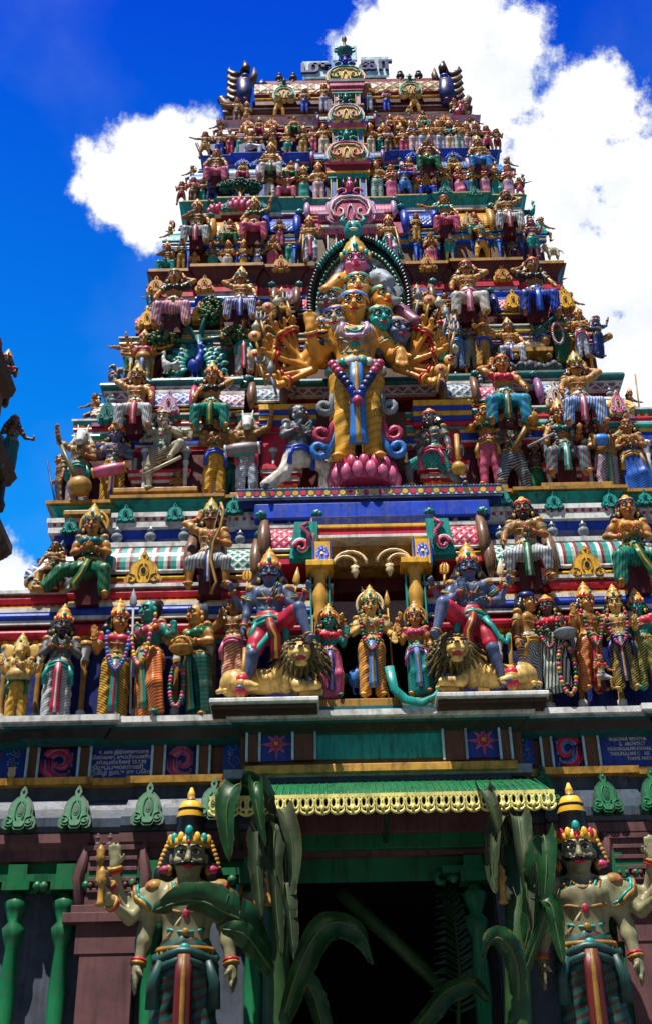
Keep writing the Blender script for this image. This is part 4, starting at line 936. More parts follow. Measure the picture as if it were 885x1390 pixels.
for px, py in ((386, 124), (557, 118)): big_kudu(TOWER, px, py, 32, 28, Yr - .2, ('cream', 'teal', 'gold', 'teal', 'dteal'))
opening(6, 460, 482, 127, 143, ('lilac', 'yel'), ((.2, .02, 'teal'), (.3, .03, 'rose'), (.3, .05, 'pink'), (.25, .06, 'bluegrey')))
big_kudu(TOWER, 469, 97, 54, 32, Yr - .3, ('cream', 'gold', 'yel', 'teal', 'blue'))
# crowning pot
a = PY(468, 80, Yr + .5); t = PY(466, 48, Yr + .5); h = t.z - a.z; mb = MB()
mb.lathe([(.05 * h, -.1 * h), (.3 * h, 0), (.14 * h, .06 * h), (.2 * h, .14 * h), (.36 * h, .3 * h), (.34 * h, .38 * h), (.2 * h, .46 * h), (.1 * h, .5 * h), (.07 * h, .58 * h), (.06 * h, .75 * h), (.11 * h, .82 * h), (.11 * h, .9 * h), (.05 * h, .98 * h), (.005, h)], (0, 0, 0), 'dteal', 14, mats=['navy', 'dred', 'dred', 'dteal', 'dteal', 'dteal', 'navy', 'dbrown', 'brown', 'brown', 'brown', 'dbrown', 'dbrown'])
for q in (-1, 1): mb.tube([(q * h * .2, -.02, h * .28), (q * h * .45, -.02, h * .34), (q * h * .42, -.02, h * .46), (q * h * .25, -.02, h * .44)], h * .05, 'dteal', 7)
mb.v = [(x * .62, y * .62, z_) for x, y, z_ in mb.v]; mb.build('pot_finial', TOWER, a)
# lettered boards on the ridge
YS = Yr + .75
SIGN = empty('name_sign', PY(470, 104, YS), 0, 'three pale blue boards with dark raised letters on the ridge of the roof', 'sign')
def text(s, parent, loc, size, m, rz=0., ex=.012, ax='CENTER', name='lettering', sx=1., rx=math.pi / 2, bold=0.):
    c = bpy.data.curves.new(name, 'FONT'); c.body = s; c.size = size; c.extrude = ex; c.offset = bold; c.align_x = ax; c.align_y = 'CENTER'; c.materials.append(mat(m)); c.resolution_u = 3
    o = bpy.data.objects.new(name, c); COL.objects.link(o); bpy.context.view_layer.update()
    me = bpy.data.meshes.new_from_object(o.evaluated_get(bpy.context.evaluated_depsgraph_get())); bpy.data.objects.remove(o); bpy.data.curves.remove(c); me.name = name
    if not me.materials: me.materials.append(mat(m))
    o = bpy.data.objects.new(name, me); COL.objects.link(o); o.parent = parent; o.location = loc; o.rotation_euler = (rx, 0, rz); o.scale = (sx, 1, 1); return o
sl = SIGN.location
for x0, x1, y0, y1, s, sz in ((411, 446, 84, 105, '\u0bae\u0bc1', .34), (490, 527, 78, 103, '\u0b95\u0bbe', .34), (451, 484, 63, 82, '', .3)):
    p = PY((x0 + x1) / 2, (y0 + y1) / 2, YS); w = PY(x1, y0, YS).x - PY(x0, y0, YS).x; hh = PY(x0, y0, YS).z - PY(x0, y1, YS).z
    mb = MB(); mb.box((0, 0, 0), (w, .06, hh), 'skyboard'); mb.box((0, .1, -hh * .5), (w * .8, .12, .1), 'dgreen'); b = mb.build('board', SIGN, p - sl)
    if s: text(s, b, (0, -.05, 0), sz * 1.25, 'navy', ex=.03, bold=.012)
# ------------------------------------------------------------------ base of the tower: ledge, painted frieze, cornice, awning, doorway
YB = 12.32
XB = Wz(6.5) + .1
zz = lambda py, Y: zpx(py, Y)
def bsweep(name, Y, prof, x0=-XB - .4, x1=XB + .4, cap=False, bays=()):
    mb = MB(); p = [(x0, Y + 5), (x0, Y)]
    for a, b, pr in sorted(bays): p += [(a, Y), (a, Y - pr), (b, Y - pr), (b, Y)]
    mb.sweep(p + [(x1, Y), (x1, Y + 5)], prof, cap); return mb.build(name, TOWER)
# big drip-edged ledge that carries the lowest row of statues
zb = zz(986, YT[1])
z65 = zpx(968, YT[1] - .1)
zb = zpx(982, YT[1] - .1)
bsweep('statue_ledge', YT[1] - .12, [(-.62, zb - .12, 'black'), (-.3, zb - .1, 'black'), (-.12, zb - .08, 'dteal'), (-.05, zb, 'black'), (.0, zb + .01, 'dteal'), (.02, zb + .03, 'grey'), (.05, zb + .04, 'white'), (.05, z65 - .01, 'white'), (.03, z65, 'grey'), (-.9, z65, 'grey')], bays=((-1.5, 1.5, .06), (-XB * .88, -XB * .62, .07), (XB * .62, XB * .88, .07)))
slab('niche_step', TOWER, 430, 594, 948, 966, YT[1] - .14, .8, 'ochre')
slab('teal_beam', TOWER, 428, 640, 964, 986, YT[1] + .02, .6, 'teal')
slab('teal_beam', TOWER, 334, 428, 985, 994, YT[1] + .04, .5, 'teal'); slab('teal_beam', TOWER, 640, 700, 978, 987, YT[1] + .04, .5, 'teal')
# frieze
zf1, zf0 = zz(995, YB), zz(1056, YB)
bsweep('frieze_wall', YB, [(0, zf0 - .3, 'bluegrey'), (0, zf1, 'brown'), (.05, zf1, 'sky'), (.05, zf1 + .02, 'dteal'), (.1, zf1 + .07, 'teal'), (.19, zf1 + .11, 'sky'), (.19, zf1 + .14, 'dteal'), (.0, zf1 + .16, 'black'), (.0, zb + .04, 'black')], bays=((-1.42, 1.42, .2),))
YF = YB - .02; YC = YB - .22
def posts(xs, y0, y1, Y):
    for a, b in xs:
        slab('frieze_post', TOWER, a, b, y0, y1, Y - .05, .1, 'brown', extra=lambda m, w, h: [m.box((q * (w / 2 + .012), -.006, 0), (.026, .03, h), 'skyboard') for q in (-1, 1)])
posts(((38, 50), (108, 121), (208, 222), (270, 283)), 1012, 1062, YF); posts(((737, 748), (795, 812),), 996, 1050, YF); posts(((337, 351),), 988, 1035, YC); posts(((399, 426), (603, 631), (680, 692)), 986, 1032, YC)
def paisley(cols, s):
    def f(m, w, h):
        for j, c in enumerate(cols):
            r0 = (.46 - .085 * j)
            m.tube([(s * (.04 * w - r0 * w * (1 - k / 24) * math.cos(.4 + k * .36)), -.010 - .004 * j, .04 * h + r0 * h * (1 - k / 24) * math.sin(.4 + k * .36)) for k in range(17)], [.055 * w * (1 - k / 22) for k in range(17)], c, 6, flat=.4, fdir=(0, 1, 0))
            m.tube([(s * (-.45 + .1 * j) * w, -.008, .1 * h), (s * (-.42 + .1 * j) * w, -.008, -.22 * h), (s * (-.2 + .09 * j) * w, -.008, -.44 * h + .03 * j * h), (s * (.2 + .05 * j) * w, -.008, -.44 * h + .05 * j * h)], [.03 * w, .06 * w, .05 * w, .02 * w], c, 6, flat=.4, fdir=(0, 1, 0))
        for k in range(6): m.ell((s * (.36 * w - .05 * k * w * (k % 2)), -.01, (-.4 + .16 * k) * h), (.035 * w, .01, .05 * h), ('sky', 'gold')[k % 2], 6, 5)
    return f
def flower(m, w, h):
    for r0, c, y in ((.48, 'pink', -.012), (.3, 'rose', -.02), (.13, 'red', -.028)):
        m.prism([(w * (r0 if k % 2 == 0 else r0 * .42) * math.sin(k * math.pi / 8) * (1.05 if k % 4 == 0 else .82), h * (r0 if k % 2 == 0 else r0 * .42) * math.cos(k * math.pi / 8) * (1.05 if k % 4 == 0 else .82)) for k in range(16)], y, 0, c)
    m.disc((0, -.02, 0), .07 * w, .02, 'yel')
def vase(m, w, h):
    m.lathe([(.1 * w, -.42 * h), (.16 * w, -.3 * h), (.13 * w, -.15 * h), (.18 * w, -.1 * h)], (0, -.02, 0), 'cream', 10, sy=.2)
    for k in range(26): a = k * 2.4; r0 = .3 * math.sqrt(k / 26); m.ell((w * r0 * math.cos(a) * 1.1, -.012, .16 * h + h * r0 * .8 * math.sin(a)), (.055 * w, .01, .05 * w), ('sky', 'blue', 'teal', 'purple')[k % 4], 6, 5)
def swirl2(m, w, h): scrolls('sky', 'gold')(m, w, h)
def panel(px0, px1, y0, y1, Y, bg, ex, label):
    return tag(slab('painted_panel', TOWER, px0, px1, y0, y1, Y - .012, .03, bg, 0, extra=ex), label)
panel(0, 36, 1015, 1062, YF, 'panel', vase, 'dark panel painted with a vase of blue flowers')
panel(53, 105, 1013, 1061, YF, 'navy', paisley(('rose', 'pink', 'red', 'purple'), 1), 'dark panel with a rose pink scroll')
panel(225, 268, 1012, 1058, YF, 'navy', paisley(('purple', 'rose', 'pink', 'purple'), 1), 'dark panel with a purple pink scroll')
panel(303, 334, 1002, 1046, YF, 'panel', scrolls('sky', 'gold'), 'navy panel with blue and gold scrolls')
panel(695, 724, 996, 1040, YF, 'panel', scrolls('sky', 'gold', -1), 'navy panel with blue and gold scrolls, right one')
panel(750, 794, 996, 1043, YF, 'navy', paisley(('rose', 'red', 'pink', 'sky'), -1), 'dark panel with a red scroll')
panel(354, 397, 989, 1034, YC, 'panel', flower, 'navy panel with a pink star flower'); panel(633, 679, 983, 1029, YC, 'panel', flower, 'navy panel with a pink star flower, right one')
tag(slab('painted_panel', TOWER, 428, 602, 985, 1030, YC - .012, .03, 'mural:tmural,teal,dteal', 0), 'wide teal mural of reeds by water')
pl = panel(123, 207, 1010, 1058, YF, 'panel', None, 'navy panel with five lines of white lettering, left')
pr = panel(812, 900, 989, 1042, YF, 'panel', None, 'navy panel with white capital lettering, right')
# written lines (vowel signs in the order they are seen)
TL = ('\u0b89\u0bb2\u0b95 \u0ba8\u0bbf\u0bb0\u0bcd\u0bae\u0bbe\u0ba3\u0bae\u0bbe\u0b95', '\u0bb5\u0bbf\u0bb8\u0bcd\u0bb5\u0b95\u0bc1, \u0b9a\u0bc1\u0baa\u0bcd\u0baa\u0bbf\u0bb0\u0bae\u0ba3\u0bbf\u0baf', '\u0bb8\u0bcd\u0ba4\u0baa\u0ba4\u0bbf\u0baf\u0bbf\u0ba9\u0bb0\u0bcd 23.7.93', '\u0ba4\u0bbf\u0bb0\u0bc1\u0baa\u0bcd\u0baa\u0bc1\u0bb2\u0bcd\u0bb2\u0bbe\u0ba3\u0bbf', '\u0ba4\u0bae\u0bbf\u0bb4\u0bcd \u0ba8\u0bbe\u0b9f\u0bc1 \u0b9a\u0bbe \u0baa\u0bca')
dims = pl.dimensions
for i, (s, sz) in enumerate(zip(TL, (.064, .064, .064, .078, .078))):
    text(s, pl, ((.02, 0, 0, -.04, .0)[i], -.004, .096 - i * .054), sz * .78, 'white', ex=.003, bold=.0012)
for i, (s, x) in enumerate((('RAJKUMAR MENSTHA', .0), ('G.  ARCHITECT', .04), ('VISUVARGALMKUNNANLA', .02), ('THIRUPULLANI C.   AG', .0), ('THAMIL NADU', .1))):
    text(s, pr, (x - .02, -.004, .09 - i * .052), .052, 'white', ex=.003, sx=.76, bold=.0008)
# yellow ledge, blue-grey wall, curved cornice, mauve beams, green beam; shade worked into the paints
YK = YB - .05
z = lambda py: zz(py, YK)
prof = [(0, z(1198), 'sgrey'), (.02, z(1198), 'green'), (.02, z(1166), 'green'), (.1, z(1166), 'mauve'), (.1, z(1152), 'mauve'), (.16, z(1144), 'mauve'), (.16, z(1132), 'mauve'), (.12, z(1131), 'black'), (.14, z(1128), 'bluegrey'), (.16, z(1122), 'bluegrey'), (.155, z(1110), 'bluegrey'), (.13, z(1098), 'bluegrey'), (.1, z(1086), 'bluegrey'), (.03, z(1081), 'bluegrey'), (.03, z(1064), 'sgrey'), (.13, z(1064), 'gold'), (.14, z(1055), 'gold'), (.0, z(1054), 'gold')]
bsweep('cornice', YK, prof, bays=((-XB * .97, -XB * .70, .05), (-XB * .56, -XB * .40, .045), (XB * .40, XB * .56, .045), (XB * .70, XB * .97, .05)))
slab('yellow_ledge', TOWER, 331, 703, 1036, 1047, YC - .2, .5, 'gold'); slab('frieze_plinth', TOWER, 340, 694, 1047, 1062, YC - .1, .4, 'bluegrey')
def nasi():
    return kudu_mesh(.34, .5, 'dgreen', 'green', 'green', 'dgreen', .06)
nm = nasi()
for px, py in ((25, 1102), (101, 1100), (200, 1096), (289, 1088), (742, 1068), (826, 1078), (893, 1076)):
    a = PY(px, py + 29, YK - .26); o = inst(nm, 'arch_ornament', TOWER, a, .92 + .1 * (px % 7) / 7); o.rotation_euler = (R(-14), 0, 0)
# wall below, doorway
zd = z(1152); XD = 1.02
YWL = YB + .0
mb = MB()
for s in (-1, 1):
    x0, x1 = sorted((s * XD, s * (XB + .3)))
    mb.box(((x0 + x1) / 2, YWL + 2.5, (z(1198) - .3 + 1.02) / 2 - .5), (x1 - x0, 5, z(1198) + .68 + .0), 'sgrey')
mb.build('lower_wall', TOWER)
mb = MB(); zt = z(1198) + .2
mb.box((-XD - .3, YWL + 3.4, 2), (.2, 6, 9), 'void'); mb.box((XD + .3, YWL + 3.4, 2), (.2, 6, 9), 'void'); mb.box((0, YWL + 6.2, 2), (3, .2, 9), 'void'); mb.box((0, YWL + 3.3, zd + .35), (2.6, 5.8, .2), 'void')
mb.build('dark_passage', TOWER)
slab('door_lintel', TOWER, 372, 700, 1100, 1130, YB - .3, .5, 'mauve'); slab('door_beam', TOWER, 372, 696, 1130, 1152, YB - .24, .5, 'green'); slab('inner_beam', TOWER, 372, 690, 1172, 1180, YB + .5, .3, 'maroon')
for px in (378, 692): slab('door_jamb', TOWER, px - 14, px + 14, 1152, 1400, YB - .14, .4, 'sgrey')
# awning with a pierced scalloped fringe
YA = YB - 1.12
AW = empty('entrance_awning', (0, YB - .3, 0), 0, 'green sheet awning with a pale yellow pierced scalloped fringe over the doorway', 'awning')
aw0 = AW.location.copy()
l0, r0 = PY(285, 1082, YA), PY(752, 1075, YA); zt_ = zz(1056, YB - .25); zf = (l0.z + r0.z) / 2
mb = MB()
for zo, m in ((0, 'green'), (-.012, 'dgreen')):
    vs = [(l0.x, YA, zf + zo), (r0.x, YA, zf + zo), (r0.x - .12, YB - .2, zt_ + zo), (l0.x + .12, YB - .2, zt_ + zo)]
    mb.add(vs, [(0, 1, 2, 3)], m)
n = 46
for i in range(n): x = l0.x + (i + .5) / n * (r0.x - l0.x); mb.tube([(x, YA, zf + .006), (x * .985, YB - .2, zt_ + .002)], .007, 'green', 5)
mb.box(((l0.x + r0.x) / 2, YB - .26, zt_ + .03), (r0.x - l0.x - .1, .2, .09), 'grey')
sh = mb.build('sheet', AW, -aw0)
mb = MB(); n = 23; w = (r0.x - l0.x) / n
for i in range(n):
    x = l0.x + (i + .5) * w
    for q, rr in ((-.25, .26), (.25, .26)):
        mb.tube([(x + q * w + rr * w * .82 * math.cos(a), YA - .012, zf - .075 + .05 * math.sin(a)) for a in [2 * math.pi * k / 10 for k in range(10)]], .015, 'cream2', 5, closed=True, flat=.6)
    mb.tube([(x + w * .5 * math.cos(a), YA - .012, zf - .12 - .055 * math.sin(a)) for a in [math.pi * k / 8 for k in range(9)]], .016, 'cream2', 5, flat=.6)
    mb.tube([(x, YA - .012, zf - .1), (x, YA - .012, zf - .16)], .02, 'cream2', 5)
mb.box(((l0.x + r0.x) / 2, YA - .01, zf - .012), (r0.x - l0.x, .02, .034), 'cream2')
mb.build('fringe', AW, -aw0)
for x in (l0.x + .2, 0, r0.x - .2): mb = MB(); mb.tube([(x, YA + .05, zf - .03), (x * .98, YB - .1, zf - .2)], .02, 'dgreen', 6); mb.build('bracket', AW, -aw0)
# green pilasters and mauve shrine towers on the lower wall
def gp():
    b = MB(); H = 2.4
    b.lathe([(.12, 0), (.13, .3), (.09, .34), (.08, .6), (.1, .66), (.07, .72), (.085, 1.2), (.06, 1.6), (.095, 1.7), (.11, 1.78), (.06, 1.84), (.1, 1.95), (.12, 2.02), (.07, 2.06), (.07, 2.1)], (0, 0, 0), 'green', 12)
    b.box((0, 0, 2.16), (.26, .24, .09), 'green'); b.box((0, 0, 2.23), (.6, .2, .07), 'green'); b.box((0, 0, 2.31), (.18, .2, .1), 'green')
    for q in (-1, 1): b.tube([(q * .3, 0, 2.24), (q * .36, 0, 2.2), (q * .34, 0, 2.14), (q * .27, 0, 2.13)], .04, 'green', 7); b.ell((q * .2, -.08, 2.15), (.05, .05, .05), 'green', 8, 6)
    return b.mesh('green_pilaster')
gm = gp()
for px, py in ((28, 1178), (93, 1177), (212, 1172), (828, 1160), (640, 1165), (345, 1168)): a = PY(px, py, YWL - .16); inst(gm, 'green_pilaster', TOWER, (a.x, a.y, a.z - 2.36))
def shrine(px, py):
    a = PY(px, py, YWL - .2); b = MB()
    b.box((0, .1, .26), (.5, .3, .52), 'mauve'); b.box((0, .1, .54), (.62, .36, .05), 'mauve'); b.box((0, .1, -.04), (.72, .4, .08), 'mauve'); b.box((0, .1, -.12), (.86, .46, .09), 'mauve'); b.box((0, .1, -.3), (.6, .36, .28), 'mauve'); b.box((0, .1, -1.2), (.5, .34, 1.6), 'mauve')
    for q in (-1, 1): b.tube([(q * .3, -.02, 0), (q * .33, -.06, .25), (q * .28, -.04, .5), (q * .31, -.02, .68)], [.05, .06, .05, .02], 'mauve', 7)
    for k in range(4): b.lathe([(.03, 0), (.05, .03), (.03, .06), (.045, .1), (.01, .15)], (-.18 + .12 * k, .02, .56), 'mauve', 8)
    for zz_ in (.14, .24, .34, .44): b.box((0, -.06, zz_), (.46, .03, .04), 'mauve')
    for k in range(7): b.ell((-.2 + .066 * k, -.075, .19), (.024, .02, .026), 'mauve', 6, 5)
    return b.build('shrine_relief', TOWER, a, bevel=.01)
shrine(151, 1232); shrine(872, 1215)
# ------------------------------------------------------------------ statues: (column, foot row, top row, label, skin, legs, (arms), lower garment, more)
YS = {i: YT[i] + .15 * K[i] for i in range(1, 7)}; YS[7] = YT[7] + .12; YS[1] = YT[1] + .0; LEDGE[1] = z65
YH = {i: YW[i] - .30 * K[i] for i in range(1, 7)}
def row(i, rows, group, q, seated=False, **common):
    for r in rows:
        px, py, top, lab, skin, legs, arms, low, kw = r
        kw = dict(common, **kw); Y = kw.pop('Y', YH[i] if seated else YS[i])
        z = None
        if not seated and 'z' not in kw:
            a = PY(px, py, Y)
            if abs(a.z - LEDGE[i]) < .16: z = LEDGE[i]
        else: z = kw.pop('z', None)
        yield statue(px, py, top, Y, lab, skin, legs, arms, low, q=kw.pop('q', q), group=group, z=z, **kw)
G1 = 'statues standing on the lowest ledge'
W = dict
ST1 = list(row(1, [
 (20, 975, 856, 'pot-bellied elephant-headed statue in yellow wrap and green sash at left edge', 'yskin', 'st', ('abh', 'hold'), 'dhoti:stripe:yel,gold,60,16', W(kind='elephant', fat=.035, sash='green', gem='teal', xarms=((-1, 'back'), (1, 'back')))),
 (74, 973, 818, 'grey-skinned bearded statue in white wrap with palms pressed together', 'gyskin', 'st', ('pray', 'pray'), 'dhoti:stripe:white,grey,25,13,.7', W(face='mb', pleat='red,white', sash='teal', rz=8, hy=8)),
 (152, 972, 812, 'tan crowned statue in golden striped wrap reaching to the green-skinned statue', 'tan', 'st', ('abh', 'out'), 'dhoti:stripe:yel,brown,-30,15', W(pleat='teal,red', up='red', rz=10, hy=25, fem=False, garland='sky,purple')),
 (203, 970, 812, 'green-skinned statue in red and gold striped wrap with long black hair', 'gskin', 'sway', ('chest', 'lowout'), 'sari:stripe:red,yel,30,15', W(crown=None, hair='bun', fem=True, up='rose', rz=-32, hy=-15, pleat='teal,gold', garland='pink,yel')),
 (270, 968, 816, 'woman statue in dark green sari carrying a basket', 'tan', 'st', ('hold', 'belly'), 'sari:stripe:dgreen,dteal,0,9', W(crown=None, hair='bun', haircol='sgrey', fem=True, up='green', rz=-38, hy=-8, pleat='teal,gold')),
 (318, 940, 816, 'bare-chested brown statue holding a hand to the mouth behind the left lion', 'bronze', 'st', ('mouth', 'down'), 'dhoti:stripe:cream,red,20,12', W(crown=None, hair='long', sash='pink', rz=-12, metal='gold')),
 (722, 945, 808, 'turbaned tan statue in white wrap leaning to the dark red statue', 'tan', 'st', ('down', 'up'), 'dhoti:stripe:white,navy,-35,14', W(crown='turban', gem='navy', rz=38, hy=18, sash='gold')),
 (757, 940, 812, 'dark-faced statue with crimson shawl holding a flower tray', 'dskin', 'sway', ('belly', 'hold'), 'sari:stripe:white,dgreen,80,9', W(fem=True, up='red', crown='small', rz=-18, garland='dgreen,rose')),
 (806, 940, 795, 'tall tan statue in yellow and red wrap with garland standing over a small child', 'tan', 'st', ('abh', 'lowout'), 'dhoti:stripe:gold,red,-20,14', W(rz=22, hy=15, garland='rose,green', pleat='red,gold')),
 (853, 938, 798, 'pale crowned statue in dark beaded wrap near the right edge', 'yskin', 'st', ('lowout', 'hold'), 'dhoti:stripe:dgreen,gold,35,15', W(rz=-14, garland='rose,navy', sash='navy', gem='navy', pleat='navy,gold')),
 (884, 936, 803, 'teal-skinned statue with outstretched arm cut off by the right edge', 'gskin', 'st', ('out', 'down'), 'dhoti:stripe:green,gold,30,14', W(rz=-20, hy=-10, up='red')),
 (447, 950, 824, 'small green-skinned goddess statue in pink skirt left inside the niche', 'gskin', 'sway', ('down', 'abh'), 'sari:stripe:rose,pink,25,14', W(fem=True, up='red', rz=8, pleat='blue,gold', Y=YW[1] - .42, halo='ochre', gem='red')),
 (570, 945, 820, 'small tan goddess statue in teal skirt right inside the niche', 'tan', 'sway', ('abh', 'down'), 'sari:stripe:teal,dteal,-25,14', W(fem=True, up='rose', rz=-8, pleat='sky,gold', Y=YW[1] - .42, halo='ochre', gem='purple', sash='purple')),
 (507, 948, 800, 'golden four-armed god statue with halo and spear in the middle of the niche', 'yskin', 'st', ('chest', 'varada'), 'dhoti:stripe:yel,rose,30,13,.7', W(rz=0, pleat='sky,gold', Y=YW[1] - .32, halo='cream', gem='teal', garland='green,rose', xarms=((-1, 'back'), (1, 'back')))),
], G1, 2))
child = statue(818, 938, 890, YS[1] - .12, 'small child statue in red top kneeling before the tall tan statue', 'tan', 'seat', ('hold', 'lowout'), 'shorts:grey', up='red', crown=None, q=1, group=G1, rz=20)
G1s = 'large seated statues between the lowest roofs'
ST1s = list(row(1, [
 (118, 822, 690, 'tan woman statue in green skirt seated with one leg stretched down holding a pot', 'tan', 'seatl', ('belly', 'belly'), 'dhoti:stripe:green,dgreen,82,12', W(fem=True, up='dteal', halo='gold', gem='teal', pleat='green,gold')),
 (284, 808, 682, 'moustached archer statue in white shorts with a raised elbow between two roofs', 'tan', 'seat', ('head', 'belly'), 'pants:stripe:white,grey,82,12', W(face='m', hair='long', gem='teal', pleat='navy,white', cuff=.35)),
 (722, 800, 680, 'dark bearded statue in white trousers seated between two roofs', 'bronze', 'seat', ('knee', 'belly'), 'pants:stripe:white,grey,82,12', W(face='mb', crown='small', pleat='green,white', cuff=.6, rz=-10)),
 (868, 806, 678, 'tan woman statue in orange top and green skirt seated by the right edge', 'tan', 'seatr', ('hip', 'belly'), 'dhoti:stripe:green,teal,82,12', W(fem=True, up='orange', crown='small', gem='navy', pleat='green,gold')),
 (70, 800, 738, 'small dark reclining statue peering out at the far left corner', 'bronze', 'seat', ('knee', 'belly'), 'shorts:brown', W(crown=None, q=1)),
], G1s, 2, True))
YG = YT[1] - .22
GL = statue(366, 946, 752, YG, 'blue-skinned moustached guardian statue resting a foot on the left lion', 'bskin', 'liona', ('down', 'chest'), 'shorts:red', pleat='dred,gold', face='m', q=2, xarms=((-1, 'back'), (1, 'back')), hs=1.16, ls=1., halo=None, group='blue guardians beside the niche', gem='rose', sash='teal', cuff=-.1)
GR = statue(648, 938, 744, YG, 'blue-skinned moustached guardian statue resting a foot on the right lion', 'bskin', 'lionb', ('chest', 'hip'), 'shorts:red', pleat='dred,gold', face='m', q=2, xarms=((-1, 'back'), (1, 'back')), hs=1.16, ls=1., group='blue guardians beside the niche', gem='rose', sash='teal', cuff=-.1)
G2 = 'statues standing on the second ledge'
ST2 = list(row(2, [
 (103, 692, 582, 'white horse-headed statue playing a long-necked lute at the left corner', 'bronze', 'st', ('up', 'belly'), 'dhoti:stripe:wskin,purple,20,13', W(kind='horse', crown=None, hair='long', haircol='white', sash='teal')),
 (150, 690, 573, 'blue-skinned crowned statue in yellow wrap beating a drum', 'bskin', 'st', ('hold', 'belly'), 'dhoti:stripe:yel,brown,60,13', W(pleat='ochre,blue', rz=6)),
 (216, 668, 562, 'pale grey statue dancing on one leg with an arm over the head', 'wskin', 'dance', ('head', 'across'), 'shorts:stripe:wskin,brown,20,14', W(crown='small', gem='black', xarms=((1, 'lowout'), (-1, 'hip'), (1, 'out')), metal='grey')),
 (290, 672, 572, 'tan statue in yellow wrap and blue sash raising joined hands', 'bronze', 'st', ('belly', 'hold'), 'dhoti:stripe:yel,ochre,30,13', W(crown=None, hair='bun', sash='blue', rz=14, hy=12)),
 (335, 670, 562, 'white bull-headed statue in white wrap beating a teal drum', 'bronze', 'st', ('hold', 'up'), 'dhoti:stripe:white,sky,20,13,.7', W(kind='horse', crown=None, hair='long', haircol='wskin', sash='rose')),
 (403, 662, 547, 'dark kneeling statue in white wrap praying towards the great many-armed god', 'gyskin', 'lunger', ('pray', 'pray'), 'dhoti:stripe:white,cream,20,12,.8', W(crown=None, hair='bun', sash='blue', rz=30, hy=20, face='', Y=YT[2] - .1, metal='grey')),
 (592, 655, 548, 'dark grey monkey-like statue in teal shorts bowing with a mace', 'gyskin', 'lungel', ('belly', 'down'), 'shorts:stripe:teal,dteal,30,12', W(crown='small', sash='rose', rz=-26, hy=-20, Y=YT[2] - .1, face='b')),
 (668, 660, 556, 'woman statue in pink trousers with arms raised to the left', 'tan', 'st', ('across', 'up'), 'pants:stripe:pink,rose,20,12', W(fem=True, up='dgreen', crown=None, hair='bun', rz=-14, hy=-20, sash='gold', cuff=.98)),
 (700, 682, 566, 'dark green-skinned statue wrestling a ribbed snake in the recess', 'dskin', 'wide', ('belly', 'up'), 'pants:stripe:grey,black,20,12', W(crown='small', face='m', rz=10)),
 (770, 655, 546, 'many-armed seated goddess statue in teal and red striped skirt holding a sword', 'tan', 'seat', ('knee', 'hold'), 'dhoti:stripe:teal,rose,82,9', W(fem=True, up='dteal', pleat='teal,white', garland='grey,sgrey', xarms=((-1, 'out'), (1, 'out'), (1, 'back')), gem='rose')),
 (828, 668, 563, 'statue in pink and white spiral striped trousers playing cymbals', 'bronze', 'st', ('belly', 'up'), 'pants:stripe:purple,white,40,13', W(fat=.015, crown='small', gem='teal', pleat='teal,gold', rz=8)),
 (866, 672, 570, 'dark-haired woman statue in blue skirt by the right edge of the second ledge', 'bronze', 'sway', ('belly', 'belly'), 'sari:stripe:blue,sky,20,12', W(fem=True, up='ochre', crown=None, rz=-10, sash='gold')),
 (82, 700, 618, 'brown side-facing statue holding a thin spear at the left corner', 'bronze', 'st', ('out', 'down'), 'dhoti:brown', W(crown=None, rz=-70, Y=YT[2] + .6, q=1)),
], G2, 2))
G2s = 'seated statues under the third ledge'
ST2s = list(row(2, [
 (182, 590, 498, 'bare gold-chested moustached statue in white wrap holding up the third ledge at left', 'tan', 'seat', ('head', 'knee'), 'dhoti:stripe:white,grey,82,13,.7', W(face='m', gem='dgreen', pleat='red,white')),
 (286, 592, 496, 'long-haired woman statue in teal trousers with right arm raised under the third ledge', 'tan', 'seat', ('knee', 'head'), 'dhoti:stripe:teal,green,82,13', W(fem=True, up='black', pleat='green,gold')),
 (690, 586, 486, 'woman statue in red blouse and teal skirt with left arm raised', 'tan', 'seat', ('head', 'knee'), 'dhoti:stripe:teal,sky,82,13', W(fem=True, up='red', crown='small', pleat='dteal,gold')),
 (793, 588, 482, 'moustached statue in pale blue wrap with an elbow raised at the right corner', 'tan', 'seat', ('knee', 'head'), 'dhoti:stripe:sky,white,82,13', W(face='m', gem='green', pleat='rose,white')),
], G2s, 2, True))
G3 = 'statues standing on the third ledge'
